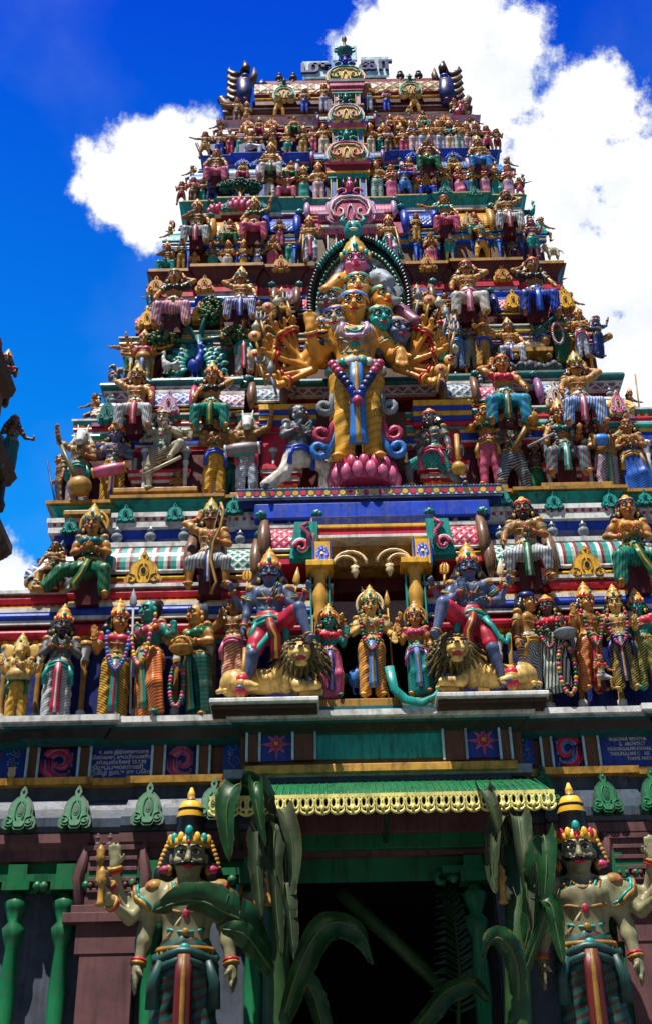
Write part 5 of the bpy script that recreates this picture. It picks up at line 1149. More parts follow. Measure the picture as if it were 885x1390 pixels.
ST3 = list(row(3, [
 (193, 517, 440, 'many-armed three-headed statue in pale yellow wrap with pink scarf', 'tan', 'st', ('hold', 'hold'), 'dhoti:stripe:cream,green,20,12', W(pleat='sky,gold', up='rose', xarms=((-1, 'out'), (1, 'out'), (-1, 'lowout'), (1, 'lowout'), (-1, 'up')), fat=.01)),
 (331, 510, 436, 'tan woman statue in white wrap and teal sash holding a fan', 'tan', 'sway', ('lowout', 'belly'), 'dhoti:stripe:white,grey,15,12,.7', W(fem=True, crown=None, sash='teal', pleat='red,white', up='gold')),
 (366, 500, 430, 'brown bowed statue in teal skirt behind the many arms', 'bronze', 'st', ('down', 'down'), 'sari:stripe:teal,orange,20,12', W(fem=True, crown='small', rz=12)),
 (598, 494, 425, 'woman statue in red blouse and green skirt right of the many heads', 'tan', 'st', ('belly', 'lowout'), 'sari:stripe:green,dgreen,15,11', W(fem=True, up='red', crown=None, rz=-8)),
 (622, 500, 428, 'blue-skinned statue in pale wrap holding a flute', 'bskin', 'st', ('belly', 'hold'), 'dhoti:stripe:grey,sky,15,11', W(sash='sky', rz=14)),
 (640, 500, 432, 'second blue-faced statue half hidden behind the tan dancer', 'bskin', 'st', ('down', 'hold'), 'dhoti:stripe:wskin,grey,15,11', W(crown='small', Y=YS[3] + .1)),
 (657, 500, 424, 'tan dancer statue in golden wrap and blue sash with both arms stretched right', 'tan', 'st', ('across', 'out'), 'dhoti:stripe:gold,ochre,30,12', W(sash='blue', rz=26, hy=15)),
 (695, 500, 434, 'tan statue reclining on a couch in white and blue wrap', 'tan', 'seat', ('out', 'knee'), 'dhoti:stripe:white,blue,82,11,.7', W(pleat='blue,white', gem='blue')),
 (738, 492, 426, 'teal-faced statue in golden wrap carrying a long staff on the shoulder', 'gskin', 'st', ('hold', 'up'), 'dhoti:stripe:gold,brown,30,12', W(up='dteal', sash='blue')),
 (765, 491, 422, 'tan woman statue in green skirt holding a flower garland', 'tan', 'st', ('belly', 'belly'), 'sari:stripe:green,dgreen,5,13', W(fem=True, up='dgreen', crown=None)),
 (793, 485, 420, 'tan statue in white and blue wrap with pink belt near the right corner', 'tan', 'st', ('hold', 'belly'), 'dhoti:stripe:white,blue,15,11,.7', W(sash='pink', rz=-8)),
 (814, 484, 430, 'dark blue statue with a golden club at the right end of the third ledge', 'bskin', 'st', ('belly', 'up'), 'sari:navy', W(rz=30, up='navy', crown='small')),
 (383, 436, 392, 'golden four-armed small statue left of the serpent hood', 'tan', 'seat', ('up', 'abh'), 'dhoti:gold', W(Y=YW[3] - .35)),
 (568, 430, 388, 'golden four-armed small statue right of the serpent hood', 'tan', 'seat', ('abh', 'up'), 'dhoti:gold', W(Y=YW[3] - .35)),
], G3, 1))
G3s = 'seated statues under the fourth ledge'
ST3s = list(row(3, [
 (234, 452, 370, 'long-haired woman statue in pink skirt propping up the fourth ledge', 'tan', 'seat', ('knee', 'head'), 'dhoti:stripe:pink,white,82,10,.65', W(fem=True, up='black', gem='dgreen', crown='small')),
 (327, 442, 366, 'moustached statue in blue and white wrap with an elbow before the face', 'tan', 'seat', ('head', 'knee'), 'dhoti:stripe:white,blue,82,11', W(face='m', gem='teal', pleat='blue,white', hy=-10)),
 (638, 438, 358, 'moustached statue in white wrap and pink belt propping up the fourth ledge', 'tan', 'seat', ('knee', 'head'), 'dhoti:stripe:white,cream,82,11,.8', W(face='m', crown='small', sash='pink', pleat='pink,white')),
 (732, 438, 354, 'dark-bloused statue in bright blue trousers under the fourth ledge', 'bronze', 'seat', ('head', 'knee'), 'dhoti:stripe:blue,navy,82,10', W(fem=True, up='black', crown='small', pleat='blue,sky')),
], G3s, 1, True, hs=1.25))
G4 = 'statues standing on the fourth ledge'
ST4 = list(row(4, [
 (226, 366, 322, 'seated teal-robed musician statue at the left end of the fourth ledge', 'bronze', 'seat', ('across', 'hold'), 'dhoti:teal', W(up='brown')),
 (264, 366, 336, 'small tan crouching statue between the musician and the row of four', 'tan', 'wide', ('hold', 'hold'), 'shorts:ochre', W(crown=None)),
 (289, 366, 321, 'dark statue in teal shorts, first in the row of four', 'dskin', 'st', ('hip', 'hip'), 'shorts:teal', W(face='m', up='sgrey')),
 (309, 366, 321, 'tan statue in white shorts, second in the row of four', 'tan', 'st', ('hip', 'hold'), 'shorts:white', W(face='m')),
 (331, 366, 321, 'tan statue in yellow skirt, third in the row of four', 'tan', 'st', ('belly', 'abh'), 'sari:yel', W(sash='blue')),
 (350, 365, 321, 'dark statue in white shorts and blue belt, last in the row of four', 'dskin', 'st', ('hip', 'hip'), 'shorts:white', W(sash='blue', face='m', up='sgrey')),
 (371, 363, 316, 'woman statue in pink sari left of the upper opening', 'tan', 'st', ('belly', 'chest'), 'sari:stripe:pink,rose,15,10', W(fem=True, up='ochre', crown=None)),
 (421, 352, 292, 'tan guard statue in white trousers with a staff left of the pink doorway', 'tan', 'sway', ('down', 'abh'), 'dhoti:stripe:white,sky,15,10,.8', W(sash='teal', pleat='rose,pink', Y=YT[4] - .12)),
 (529, 349, 290, 'tan guard statue in white trousers with a staff right of the pink doorway', 'tan', 'sway', ('abh', 'down'), 'dhoti:stripe:white,sky,15,10,.8', W(sash='teal', pleat='rose,pink', Y=YT[4] - .12)),
 (586, 356, 308, 'praying woman statue in pink sari right of the upper opening', 'tan', 'st', ('pray', 'pray'), 'sari:stripe:pink,rose,15,10', W(fem=True, up='ochre', crown=None)),
 (611, 355, 308, 'grey-skinned statue in teal shorts turning to the yellow dancer', 'wskin', 'st', ('out', 'belly'), 'shorts:teal', W(metal='gold')),
 (655, 353, 305, 'dancer statue in yellow trousers and blue sash pointing up right', 'tan', 'wide', ('across', 'up'), 'pants:stripe:yel,gold,15,10', W(crown=None, hair='bun', sash='blue', rz=24)),
 (697, 350, 328, 'small dark crouching statue beside the purple statue', 'dskin', 'seat', ('hold', 'hold'), 'shorts:navy', W(crown=None)),
 (726, 351, 300, 'purple-skinned statue in teal shorts near the right end of the fourth ledge', 'pskin', 'st', ('down', 'hold'), 'shorts:teal', W(crown='small', up='pskin')),
], G4, 1, hs=1.25))
G4s = 'seated statues under the fifth ledge'
ST4s = list(row(4, [
 (266, 338, 274, 'brown statue in white wrap with crossed arms under the fifth ledge', 'bronze', 'seat', ('across', 'knee'), 'dhoti:stripe:grey,white,82,9', W(pleat='rose,white', up='brown')),
 (345, 332, 270, 'woman statue in rose skirt and dark green top with an arm raised', 'tan', 'seat', ('knee', 'up'), 'dhoti:stripe:rose,pink,82,9', W(fem=True, up='dgreen')),
 (606, 322, 268, 'woman statue in teal top and pink skirt stretching an arm left', 'tan', 'seat', ('out', 'knee'), 'dhoti:stripe:rose,pink,82,9', W(fem=True, up='teal', crown='small')),
 (692, 320, 262, 'bearded statue in white wrap under the fifth ledge at right', 'bronze', 'seat', ('knee', 'head'), 'dhoti:stripe:white,grey,82,9', W(face='mb', crown='small', pleat='rose,white')),
], G4s, 1, True, hs=1.25))
G5 = 'statues standing on the fifth ledge'
def srow(i, spec, group, words, **kw):
    out = []
    for px, py, top, skin, legs, arms, low, up, lab in spec:
        out += list(row(i, [(px, py, top, lab, skin, legs, arms, low, dict(up=up or None, fem=low.startswith('sari'), crown=('small', 'kirita')[px % 2], **kw))], group, 0, hs=1.3))
    return out
srow(5, [
 (246, 276, 246, 'bronze', 'wide', ('hold', 'hold'), 'shorts:dred', 'rose', 'crouching red-robed statue at the left end of the fifth ledge'),
 (262, 273, 238, 'bronze', 'st', ('hold', 'belly'), 'dhoti:brown', 'rose', 'brown statue with crimson shawl near the left end of the fifth ledge'),
 (288, 276, 238, 'bskin', 'wide', ('belly', 'out'), 'shorts:navy', 'navy', 'blue dancer statue over the lying blue beast'),
 (366, 281, 238, 'bronze', 'sway', ('belly', 'belly'), 'dhoti:white', 'dgreen', 'green-shawled statue in white wrap right of the small tree'),
 (389, 281, 236, 'tan', 'seat', ('hold', 'up'), 'dhoti:pink', 'pink', 'pink seated statue nursing a child'),
 (413, 271, 224, 'tan', 'st', ('belly', 'belly'), 'sari:teal', 'dgreen', 'woman statue in teal skirt left of the blue-posted opening'),
 (433, 270, 219, 'tan', 'st', ('lowout', 'abh'), 'dhoti:stripe:white,pink,15,8', '', 'guard statue in white and pink wrap left of the blue-posted opening'),
 (512, 268, 218, 'tan', 'st', ('abh', 'lowout'), 'dhoti:stripe:teal,white,15,8', '', 'guard statue in teal and white wrap right of the blue-posted opening'),
 (532, 266, 221, 'tan', 'st', ('belly', 'belly'), 'sari:pink', 'pink', 'woman statue in pink sari right of the blue-posted opening'),
 (550, 268, 222, 'bskin', 'wide', ('hold', 'out'), 'shorts:sky', 'blue', 'blue-skinned embracing statue in sky blue shorts'),
 (580, 273, 238, 'tan', 'seat', ('across', 'hold'), 'dhoti:blue', '', 'kneeling statue in blue wrap offering something'),
 (606, 271, 231, 'tan', 'st', ('belly', 'chest'), 'sari:teal', 'dgreen', 'woman in teal skirt, first of the dancing row'),
 (625, 271, 228, 'tan', 'sway', ('up', 'belly'), 'sari:pink', 'rose', 'woman in pink skirt, second of the dancing row'),
 (644, 269, 227, 'tan', 'st', ('belly', 'chest'), 'sari:dteal', 'dteal', 'woman in dark teal skirt, third of the dancing row'),
 (660, 269, 225, 'tan', 'st', ('belly', 'up'), 'sari:stripe:pink,lilac,15,8', 'rose', 'woman in lilac striped skirt, fourth of the dancing row'),
 (675, 268, 226, 'tan', 'sway', ('chest', 'belly'), 'sari:teal', 'dgreen', 'woman in bright teal skirt, fifth of the dancing row'),
 (692, 266, 224, 'tan', 'st', ('belly', 'belly'), 'sari:lilac', 'pink', 'woman in pale lilac sari, last of the dancing row'),
 (706, 262, 236, 'bronze', 'wide', ('hold', 'out'), 'shorts:rose', 'dred', 'small statue stretching an arm out at the right end of the fifth ledge')], G5, '')
G5s = 'seated statues under the sixth ledge'
list(row(5, [
 (293, 253, 206, 'tan statue with spread pink knees under the sixth ledge', 'tan', 'seat', ('knee', 'knee'), 'dhoti:pink', W(up='brown', crown='small')),
 (368, 246, 196, 'golden statue with white knees and green drape under the sixth ledge', 'tan', 'seat', ('hip', 'knee'), 'dhoti:white', W(pleat='green,dgreen')),
 (582, 238, 192, 'red-topped statue with spread green knees under the sixth ledge', 'bronze', 'seat', ('knee', 'knee'), 'dhoti:green', W(up='dred', crown=None)),
 (652, 236, 187, 'golden statue with pale blue knees under the sixth ledge at right', 'tan', 'seat', ('knee', 'hip'), 'dhoti:sky', W(up='ochre', face='m')),
], G5s, 1, True, hs=1.25))
G6 = 'small statues on the sixth ledge'
srow(6, [
 (278, 212, 178, 'bronze', 'wide', ('out', 'hold'), 'shorts:ochre', '', 'brown statue with a raised staff at the left end of the sixth ledge'),
 (298, 210, 176, 'bronze', 'st', ('hold', 'belly'), 'dhoti:blue', '', 'statue in blue wrap beside the left end of the sixth ledge'),
 (340, 206, 172, 'tan', 'lunger', ('hold', 'out'), 'dhoti:stripe:white,blue,15,8', '', 'kneeling archer statue in white and blue wrap'),
 (370, 208, 170, 'bronze', 'st', ('across', 'out'), 'dhoti:orange', 'dred', 'red-robed archer statue facing the kneeling archer'),
 (391, 207, 172, 'tan', 'st', ('hip', 'hip'), 'shorts:teal', '', 'statue in teal shorts left of the small lattice roof'),
 (412, 206, 170, 'bronze', 'st', ('belly', 'down'), 'dhoti:ochre', '', 'brown statue in ochre wrap near the central bay of the sixth ledge'),
 (440, 206, 166, 'tan', 'st', ('lowout', 'abh'), 'dhoti:stripe:white,gold,0,6', '', 'guard statue in white and gold wrap left of the sky blue posts'),
 (503, 205, 164, 'tan', 'st', ('abh', 'lowout'), 'dhoti:stripe:white,gold,0,6', '', 'guard statue in white and gold wrap right of the sky blue posts'),
 (527, 205, 168, 'bronze', 'st', ('belly', 'belly'), 'dhoti:brown', 'lilac', 'brown statue with lilac shawl near the central bay of the sixth ledge'),
 (548, 204, 170, 'tan', 'st', ('hip', 'belly'), 'dhoti:rose', '', 'statue in rose wrap before the white-skirted row'),
 (562, 202, 161, 'tan', 'st', ('belly', 'belly'), 'dhoti:stripe:white,pink,0,7', 'navy', 'white-skirted dancer with navy top, first of the row of eight'),
 (574, 202, 161, 'tan', 'st', ('belly', 'hold'), 'dhoti:stripe:white,sky,0,7', '', 'bare-chested dancer in white and sky blue, second of the row of eight'),
 (586, 201, 159, 'tan', 'st', ('hold', 'belly'), 'dhoti:stripe:white,rose,0,7', '', 'bare-chested dancer in white and rose, third of the row of eight'),
 (598, 201, 160, 'tan', 'st', ('belly', 'belly'), 'dhoti:stripe:white,blue,0,7', 'ochre', 'dancer in white and blue with ochre top, fourth of the row of eight'),
 (611, 200, 158, 'dskin', 'st', ('belly', 'hold'), 'dhoti:stripe:white,orange,0,7', 'teal', 'dark dancer with teal top, fifth of the row of eight'),
 (624, 200, 159, 'tan', 'st', ('belly', 'belly'), 'dhoti:stripe:white,teal,0,7', '', 'dancer in white and teal, sixth of the row of eight'),
 (635, 199, 159, 'tan', 'st', ('hold', 'belly'), 'dhoti:stripe:pink,white,0,7', 'dred', 'dancer in pink skirt with dark red top, seventh of the row of eight'),
 (647, 198, 158, 'bronze', 'st', ('belly', 'belly'), 'dhoti:stripe:teal,white,0,7', 'maroon', 'brown dancer in teal skirt, last of the row of eight'),
 (662, 200, 166, 'bronze', 'wide', ('out', 'hold'), 'shorts:rose', 'rose', 'crouching rose-robed statue near the right end of the sixth ledge'),
 (676, 202, 172, 'bronze', 'st', ('belly', 'hold'), 'shorts:dred', 'brown', 'small brown statue at the right end of the sixth ledge')], G6, '')
G7 = 'small statues below the wagon roof'
srow(7, [
 (322, 168, 134, 'bronze', 'st', ('out', 'belly'), 'dhoti:brown', '', 'brown statue at the left end of the topmost ledge'),
 (335, 166, 136, 'bronze', 'wide', ('hold', 'belly'), 'dhoti:ochre', '', 'stooping statue in ochre wrap at the left of the topmost ledge'),
 (379, 158, 124, 'tan', 'wide', ('up', 'up'), 'dhoti:gold', '', 'golden statue with raised arms under the left small arch'),
 (414, 152, 122, 'bronze', 'st', ('belly', 'belly'), 'dhoti:blue', '', 'statue in blue wrap left of the topmost opening'),
 (440, 151, 116, 'tan', 'st', ('lowout', 'abh'), 'dhoti:stripe:white,blue,0,7', '', 'guard statue in white and blue left of the topmost opening'),
 (500, 150, 115, 'tan', 'st', ('abh', 'lowout'), 'dhoti:stripe:white,sky,0,7', '', 'guard statue in white and sky blue right of the topmost opening'),
 (525, 150, 120, 'bronze', 'st', ('belly', 'belly'), 'dhoti:blue', 'purple', 'statue in blue wrap with purple top right of the topmost opening'),
 (563, 153, 118, 'tan', 'wide', ('up', 'up'), 'dhoti:gold', '', 'golden statue with raised arms under the right small arch'),
 (556, 164, 144, 'bronze', 'st', ('belly', 'belly'), 'dhoti:brown', '', 'brown statue above the white-skirted row'),
 (618, 160, 132, 'bronze', 'st', ('hold', 'out'), 'dhoti:rose', 'dred', 'rose-robed statue at the right end of the topmost ledge'),
 (630, 166, 140, 'bronze', 'wide', ('hold', 'hold'), 'shorts:brown', 'rose', 'crouching statue below the horned right gable')], G7, '')
# half-hidden figures that stand round the corners of the tower
def corner(i, px, py, top, skin, low, up, lab, dy=.9):
    statue(px, py, top, YT[i] + dy, lab, skin, 'st', ('hold', 'out' if px > 500 else 'belly'), low, up=up, q=0, hs=1.3, rz=70 if px > 500 else -70, crown='small', group='statues on the side faces', z=LEDGE[i])
for a in ((3, 160, 515, 448, 'gyskin', 'dhoti:grey', 'sgrey', 'small grey statue at the left corner of the third ledge'), (4, 208, 366, 330, 'bronze', 'dhoti:dteal', 'dteal', 'teal-robed statue at the left corner of the fourth ledge'), (4, 752, 352, 312, 'wskin', 'dhoti:sky', 'sky', 'pale blue bending statue at the right corner of the fourth ledge'),
          (3, 822, 490, 440, 'bskin', 'dhoti:navy', 'navy', 'navy statue at the right corner of the third ledge'), (2, 884, 672, 580, 'bronze', 'dhoti:blue', 'ochre', 'statue in blue wrap at the right corner of the second ledge'), (5, 712, 266, 240, 'bronze', 'dhoti:rose', 'dred', 'rose statue at the right corner of the fifth ledge'), (5, 238, 276, 248, 'bronze', 'dhoti:dred', 'rose', 'red statue at the left corner of the fifth ledge')): corner(*a)
# attendants filling the slopes
def att(i, n, spec):
    for k, (px, py, top, skin, legs, arms, low, up, dy, where) in enumerate(spec):
        statue(px, py, top, YW[i] + dy, 'small %s attendant statue in %s %s' % (n[skin], low.split(':')[1].split(',')[0], where), skin, legs, arms, low, up=up or None, q=0, hs=1.3, crown=('small', 'kirita', None)[(px + k) % 3], rz=(-35 if px < 400 else 35) if dy > 0 else 0, group='attendants on the slopes')
NM = dict(tan='tan', bronze='bronze', dskin='dark', gskin='green', bskin='blue', gyskin='grey')
BE = ('belly', 'belly'); OU = ('out', 'hold'); HO = ('hold', 'out'); AB = ('abh', 'hip')
att(2, NM, ((128, 578, 536, 'bronze', 'seat', OU, 'shorts:brown', '', .25, 'at the left corner dome under the third ledge'), (858, 566, 528, 'bronze', 'seat', HO, 'shorts:ochre', '', .25, 'at the right corner dome under the third ledge'), (240, 690, 640, 'bronze', 'st', BE, 'dhoti:dred', '', -.1, 'beside the one-legged dancer'), (312, 672, 600, 'dskin', 'st', BE, 'dhoti:dteal', 'brown', -.05, 'between the yellow-wrapped and bull-headed statues'), (732, 676, 600, 'dskin', 'st', AB, 'dhoti:green', 'maroon', -.05, 'left of the seated goddess'), (800, 668, 590, 'bronze', 'st', AB, 'sari:rose', 'dteal', -.05, 'right of the seated goddess'), (848, 672, 600, 'bronze', 'st', BE, 'dhoti:gold', '', .0, 'right of the cymbal player')))
att(3, NM, ((176, 516, 462, 'bronze', 'st', OU, 'dhoti:green', 'rose', .0, 'left of the many-armed three-headed statue'), (216, 514, 452, 'dskin', 'st', BE, 'dhoti:maroon', 'brown', -.02, 'left of the white rooster'), (301, 512, 448, 'bronze', 'st', AB, 'sari:teal', 'dgreen', -.04, 'right of the fan-tailed peacock'), (346, 508, 446, 'tan', 'st', BE, 'dhoti:orange', '', -.02, 'right of the woman with a fan'), (577, 492, 440, 'bronze', 'st', AB, 'sari:rose', 'dgreen', -.02, 'left of the woman in red blouse'), (675, 498, 440, 'bronze', 'st', HO, 'dhoti:ochre', '', -.02, 'left of the couch'), (752, 490, 434, 'tan', 'st', BE, 'dhoti:rose', 'navy', -.03, 'between the teal-faced and garland statues'), (780, 488, 432, 'gskin', 'st', AB, 'dhoti:gold', 'dred', -.02, 'right of the garland woman'), (200, 452, 416, 'bronze', 'seat', OU, 'shorts:dteal', '', .2, 'at the left corner dome under the fourth ledge'), (776, 434, 398, 'bronze', 'seat', HO, 'shorts:dteal', '', .2, 'at the right corner dome under the fourth ledge'),
 (352, 452, 410, 'bronze', 'st', AB, 'dhoti:gold', '', -.1, 'on the roofs right of the moustached elbow statue'), (606, 442, 400, 'bronze', 'st', AB, 'dhoti:gold', '', -.1, 'on the roofs left of the white-wrapped moustached statue')))
att(4, NM, ((246, 366, 328, 'bronze', 'st', BE, 'dhoti:ochre', 'dteal', -.02, 'right of the seated musician'), (394, 360, 318, 'bronze', 'st', AB, 'dhoti:teal', '', -.02, 'right of the woman in pink sari'), (568, 354, 314, 'bronze', 'st', AB, 'dhoti:blue', '', -.02, 'left of the praying woman'), (632, 353, 310, 'dskin', 'st', BE, 'dhoti:maroon', 'brown', .02, 'left of the yellow dancer'), (676, 352, 312, 'bronze', 'st', HO, 'dhoti:teal', '', -.02, 'right of the yellow dancer'), (710, 351, 314, 'tan', 'st', BE, 'dhoti:rose', 'dgreen', .02, 'left of the purple statue'), (232, 336, 306, 'bronze', 'seat', OU, 'shorts:dred', '', .15, 'at the left corner dome under the fifth ledge'), (736, 328, 296, 'bronze', 'seat', HO, 'shorts:navy', '', .15, 'at the right corner dome under the fifth ledge'), (312, 334, 300, 'tan', 'seat', BE, 'dhoti:green', 'dred', -.14, 'before the left golden roof'), (380, 334, 300, 'bronze', 'st', BE, 'dhoti:pink', '', -.1, 'before the left blue roof'), (566, 326, 292, 'bronze', 'st', BE, 'dhoti:gold', '', -.1, 'before the right blue roof'), (646, 324, 290, 'tan', 'seat', BE, 'dhoti:teal', 'rose', -.14, 'before the right golden roof')))
att(5, NM, ((274, 276, 242, 'bronze', 'st', BE, 'dhoti:teal', '', -.02, 'left of the blue dancer'), (306, 276, 246, 'dskin', 'st', AB, 'dhoti:dred', '', -.02, 'left of the small forked tree'), (346, 278, 246, 'bronze', 'st', BE, 'dhoti:gold', 'dteal', -.02, 'right of the small forked tree'), (402, 274, 238, 'bronze', 'st', AB, 'dhoti:orange', '', .0, 'right of the nursing statue'), (566, 268, 236, 'bronze', 'st', BE, 'dhoti:gold', 'rose', .0, 'left of the kneeling blue-wrapped statue'), (594, 270, 236, 'bronze', 'st', AB, 'dhoti:dred', '', .0, 'left of the dancing row'), (684, 266, 232, 'bronze', 'st', BE, 'dhoti:ochre', '', .05, 'behind the dancing row'), (262, 250, 226, 'bronze', 'seat', OU, 'shorts:blue', '', .1, 'at the left corner dome under the sixth ledge'), (690, 238, 214, 'bronze', 'seat', HO, 'shorts:blue', '', .1, 'at the right corner dome under the sixth ledge'), (330, 246, 220, 'bronze', 'seat', BE, 'dhoti:rose', 'gold', -.1, 'before the left striped roof under the sixth ledge'), (616, 236, 210, 'bronze', 'seat', BE, 'dhoti:gold', 'dteal', -.1, 'before the right striped roof under the sixth ledge'), (396, 246, 220, 'tan', 'seat', BE, 'dhoti:green', '', -.1, 'left of the yellow scrolled arch'), (556, 240, 214, 'tan', 'seat', BE, 'dhoti:pink', '', -.1, 'right of the yellow scrolled arch')))
att(6, NM, ((312, 209, 178, 'bronze', 'st', BE, 'dhoti:rose', '', .0, 'right of the blue-wrapped statue on the sixth ledge'), (326, 208, 178, 'tan', 'st', AB, 'dhoti:teal', '', .0, 'left of the kneeling archer'), (356, 207, 176, 'bronze', 'st', BE, 'dhoti:gold', 'dred', .0, 'between the two archers'), (426, 206, 174, 'bronze', 'st', AB, 'dhoti:pink', '', .0, 'left of the sky blue posts'), (516, 205, 174, 'bronze', 'st', AB, 'dhoti:teal', '', .0, 'right of the sky blue posts'), (538, 204, 174, 'bronze', 'st', BE, 'dhoti:gold', 'dteal', .0, 'left of the rose-wrapped statue'), (352, 184, 160, 'bronze', 'seat', BE, 'dhoti:rose', 'gold', -.08, 'before the left yellow roof'), (575, 176, 152, 'bronze', 'seat', BE, 'dhoti:teal', 'gold', -.08, 'before the right yellow roof'), (300, 186, 162, 'bronze', 'seat', OU, 'shorts:brown', '', .1, 'at the left corner dome below the wagon roof'), (642, 180, 156, 'bronze', 'seat', HO, 'shorts:brown', '', .1, 'at the right corner dome below the wagon roof'), (400, 184, 160, 'tan', 'seat', BE, 'dhoti:green', '', -.08, 'left of the second scrolled arch'), (530, 180, 156, 'tan', 'seat', BE, 'dhoti:dred', '', -.08, 'right of the second scrolled arch')))
# the great many-armed god
D, DU, DS = statue(487, 634, 412, YT[2] - .12, 'great orange many-headed many-armed god statue in golden wrap standing on a lotus', 'orange', 'st', ('abh', 'varada'), 'dhoti:stripe:yel,orange,20,9,.7', pleat='sky,gold', crown=None, hair=None, q=2, gem='teal', garland=None, sash=None, hs=1.2, ls=.86, al=1.32,
    xarms=[(s, ((.42 + .045 * k, .22 + .05 * (k % 3), -1 + .05 * k), (math.cos(R(a_)), -.32 + .08 * (k % 3), math.sin(R(a_))), 'fist')) for s in (-1, 1) for k, a_ in enumerate((-38, -20, -4, 12, 26, 40, 54, 68, 82))])
def dloc(px, py, dy=0.): p = PY(px, py, D.location.y + dy); v = p - D.location; return V(v.x / DS, dy / DS, v.z / DS)
def dhead(px, py, dy, skin, kind='human', yaw=0., crown='small', gem='teal', s=1.06, face='', hair=True):
    H = Human(hs=s, hy=yaw); H.head = dloc(px, py, dy); S = SDF(); H.face(S, True, kind); S.cap(H.head + V(0, .01, -.03), H.head + V(0, .05, -.12), .034, .04, .02)
    o = put(S.mesh('head', .0085, skin), 'head', D, skin)
    mb = MB(); H.painted(mb, face, True, kind); mb.build('painted_face', o)
    if hair: put(H.hair('long').mesh('hair', .011, 'sgrey'), 'hair', o, 'sgrey')
    if crown: H.crown(crown, gem).build('crown', o)
for a in ((485, 404, .05, 'yskin', 'human', 0), (482, 376, .1, 'pink', 'human', 0, 'kirita', 'teal', 1.1), (457, 447, .02, 'wskin', 'human', -14, 'small', 'blue'), (437, 464, .06, 'orange', 'human', -26, 'small', 'sky', 1.06, 'mb'), (450, 424, .12, 'gyskin', 'human', -24), (515, 447, .02, 'teal', 'human', 14),
          (537, 462, .06, 'bskin', 'human', 26, 'small', 'grey', 1.06), (519, 421, .1, 'orange', 'human', 18), (460, 400, .14, 'orange', 'horse', -50, None, 'red', .8, '', False), (514, 398, .14, 'grey', 'elephant', 30, None, 'red', .85, '', False), (545, 440, .16, 'pskin', 'horse', 50, None, 'red', .75, '', False)): dhead(*a)
H0 = Human(hs=1.2); H0.head = DU.head; put(H0.hair('long').mesh('hair', .011, 'sgrey'), 'hair', D, 'sgrey'); H0.crown('small', 'sky').build('crown', D)
mb = MB()                                            # serpent hood behind the heads
pts = []
for k in range(25): t = math.pi * (-.12 + 1.24 * k / 24); v = dloc(488 + 66 * math.cos(t), 428 - 84 * math.sin(t) ** 1.0 if math.sin(t) > 0 else 428 + 60 * -math.sin(t), .3); pts.append((v[0], v[2]))
mb.prism(pts, .3 / DS, .36 / DS, 'black')
cx_, cz_ = dloc(488, 428)[0], dloc(488, 428)[2]
for k in range(70):
    f = k * 24 / 70; i = int(f); x = pts[i][0] + (pts[i + 1][0] - pts[i][0]) * (f - i); z = pts[i][1] + (pts[i + 1][1] - pts[i][1]) * (f - i); an = math.atan2(x - cx_, z - cz_)
    mb.ell((x, .27 / DS, z), (.011, .015, .022), ('teal', 'dteal')[k % 2] if 18 < k < 30 or 41 < k < 53 else 'black', 6, 5, Matrix.Rotation(an, 3, 'Y'))
for j, r0 in enumerate((.86, .7)):
    for k in range(44):
        f = (k + .5 * (j % 2)) * 23.4 / 44; i = int(f); x = pts[i][0] + (pts[i + 1][0] - pts[i][0]) * (f - i); z = pts[i][1] + (pts[i + 1][1] - pts[i][1]) * (f - i)
        mb.ell((cx_ + (x - cx_) * r0, .3 / DS, cz_ + (z - cz_) * r0), (.014, .008, .018), ('dgreen', 'dteal')[j % 2], 6, 5)
v = dloc(479, 332, .22); mb.ell(v, (.05, .05, .06), 'teal', 12, 9)
for q in (-1, 1): mb.ell(v + V(q * .02, -.048, .015), (.011, .01, .011), 'white', 7, 5); mb.tube([v + V(q * .03, 0, .04), v + V(q * .06, 0, .07), v + V(q * .05, 0, .1)], [.016, .014, .005], 'teal', 6)
mb.ell(v + V(0, -.045, -.025), (.025, .012, .01), 'white', 7, 5)
mb.build('serpent_hood', D)
for s in (-1, 1):
    mb = MB()
    for (cz, cx, r0, m, w) in ((.157, .165, .042, 'rose', .016), (.075, .175, .045, 'sky', .017), (.30, .15, .035, 'grey', .018)):
        mb.tube([(s * .09, -.01, cz + .17), (s * .115, -.03, cz + .06), (s * (cx - .03), -.04, cz - .03)] + [(s * (cx - r0 * math.cos(.9 + k * .62) * (1 - k / 13)), -.04, cz - r0 * math.sin(.9 + k * .62) * (1 - k / 13)) for k in range(10)], w, m, 6)
    mb.build('ribbon', D)
#                                          # weapons in the hands are one fan of small emblems each held by a fist
for sd_, sh, el, wr, h in DU.arm[2:]:
    d_ = nrm(wr - el); a = wr + d_ * .06 + V(0, -.02, 0); k_ = int(abs(wr[2] * 997 + wr[0] * 331)) % 4; mb = MB(); tp = a + V(sd_ * .015, -.01, .065)
    mb.tube([a + V(-sd_ * .012, 0, -.05), tp], .007, ('grey', 'gold', 'ochre', 'dbrown')[k_], 6)
    if k_ == 0: mb.tube([tp, tp + V(0, 0, .02), tp + V(0, 0, .07)], [.008, .02, .002], 'grey', 6)
    elif k_ == 1: mb.ell(tp, (.032, .008, .032), 'gold', 12, 6); mb.ell(tp + V(0, -.006, 0), (.014, .008, .014), 'rose', 8, 5)
    elif k_ == 2:
        for q in (-1, 0, 1): mb.tube([tp, tp + V(q * .022, 0, .02), tp + V(q * .02, 0, .06)], [.007, .008, .002], 'grey', 5)
    else: mb.lathe([(.006, -.02), (.02, -.005), (.022, .012), (.01, .03), (.004, .045)], tp, 'wskin', 8)
    mb.build('held_emblem', D)
mb = MB(); p = DU.pel                               # flower rope over the thighs and broad belt
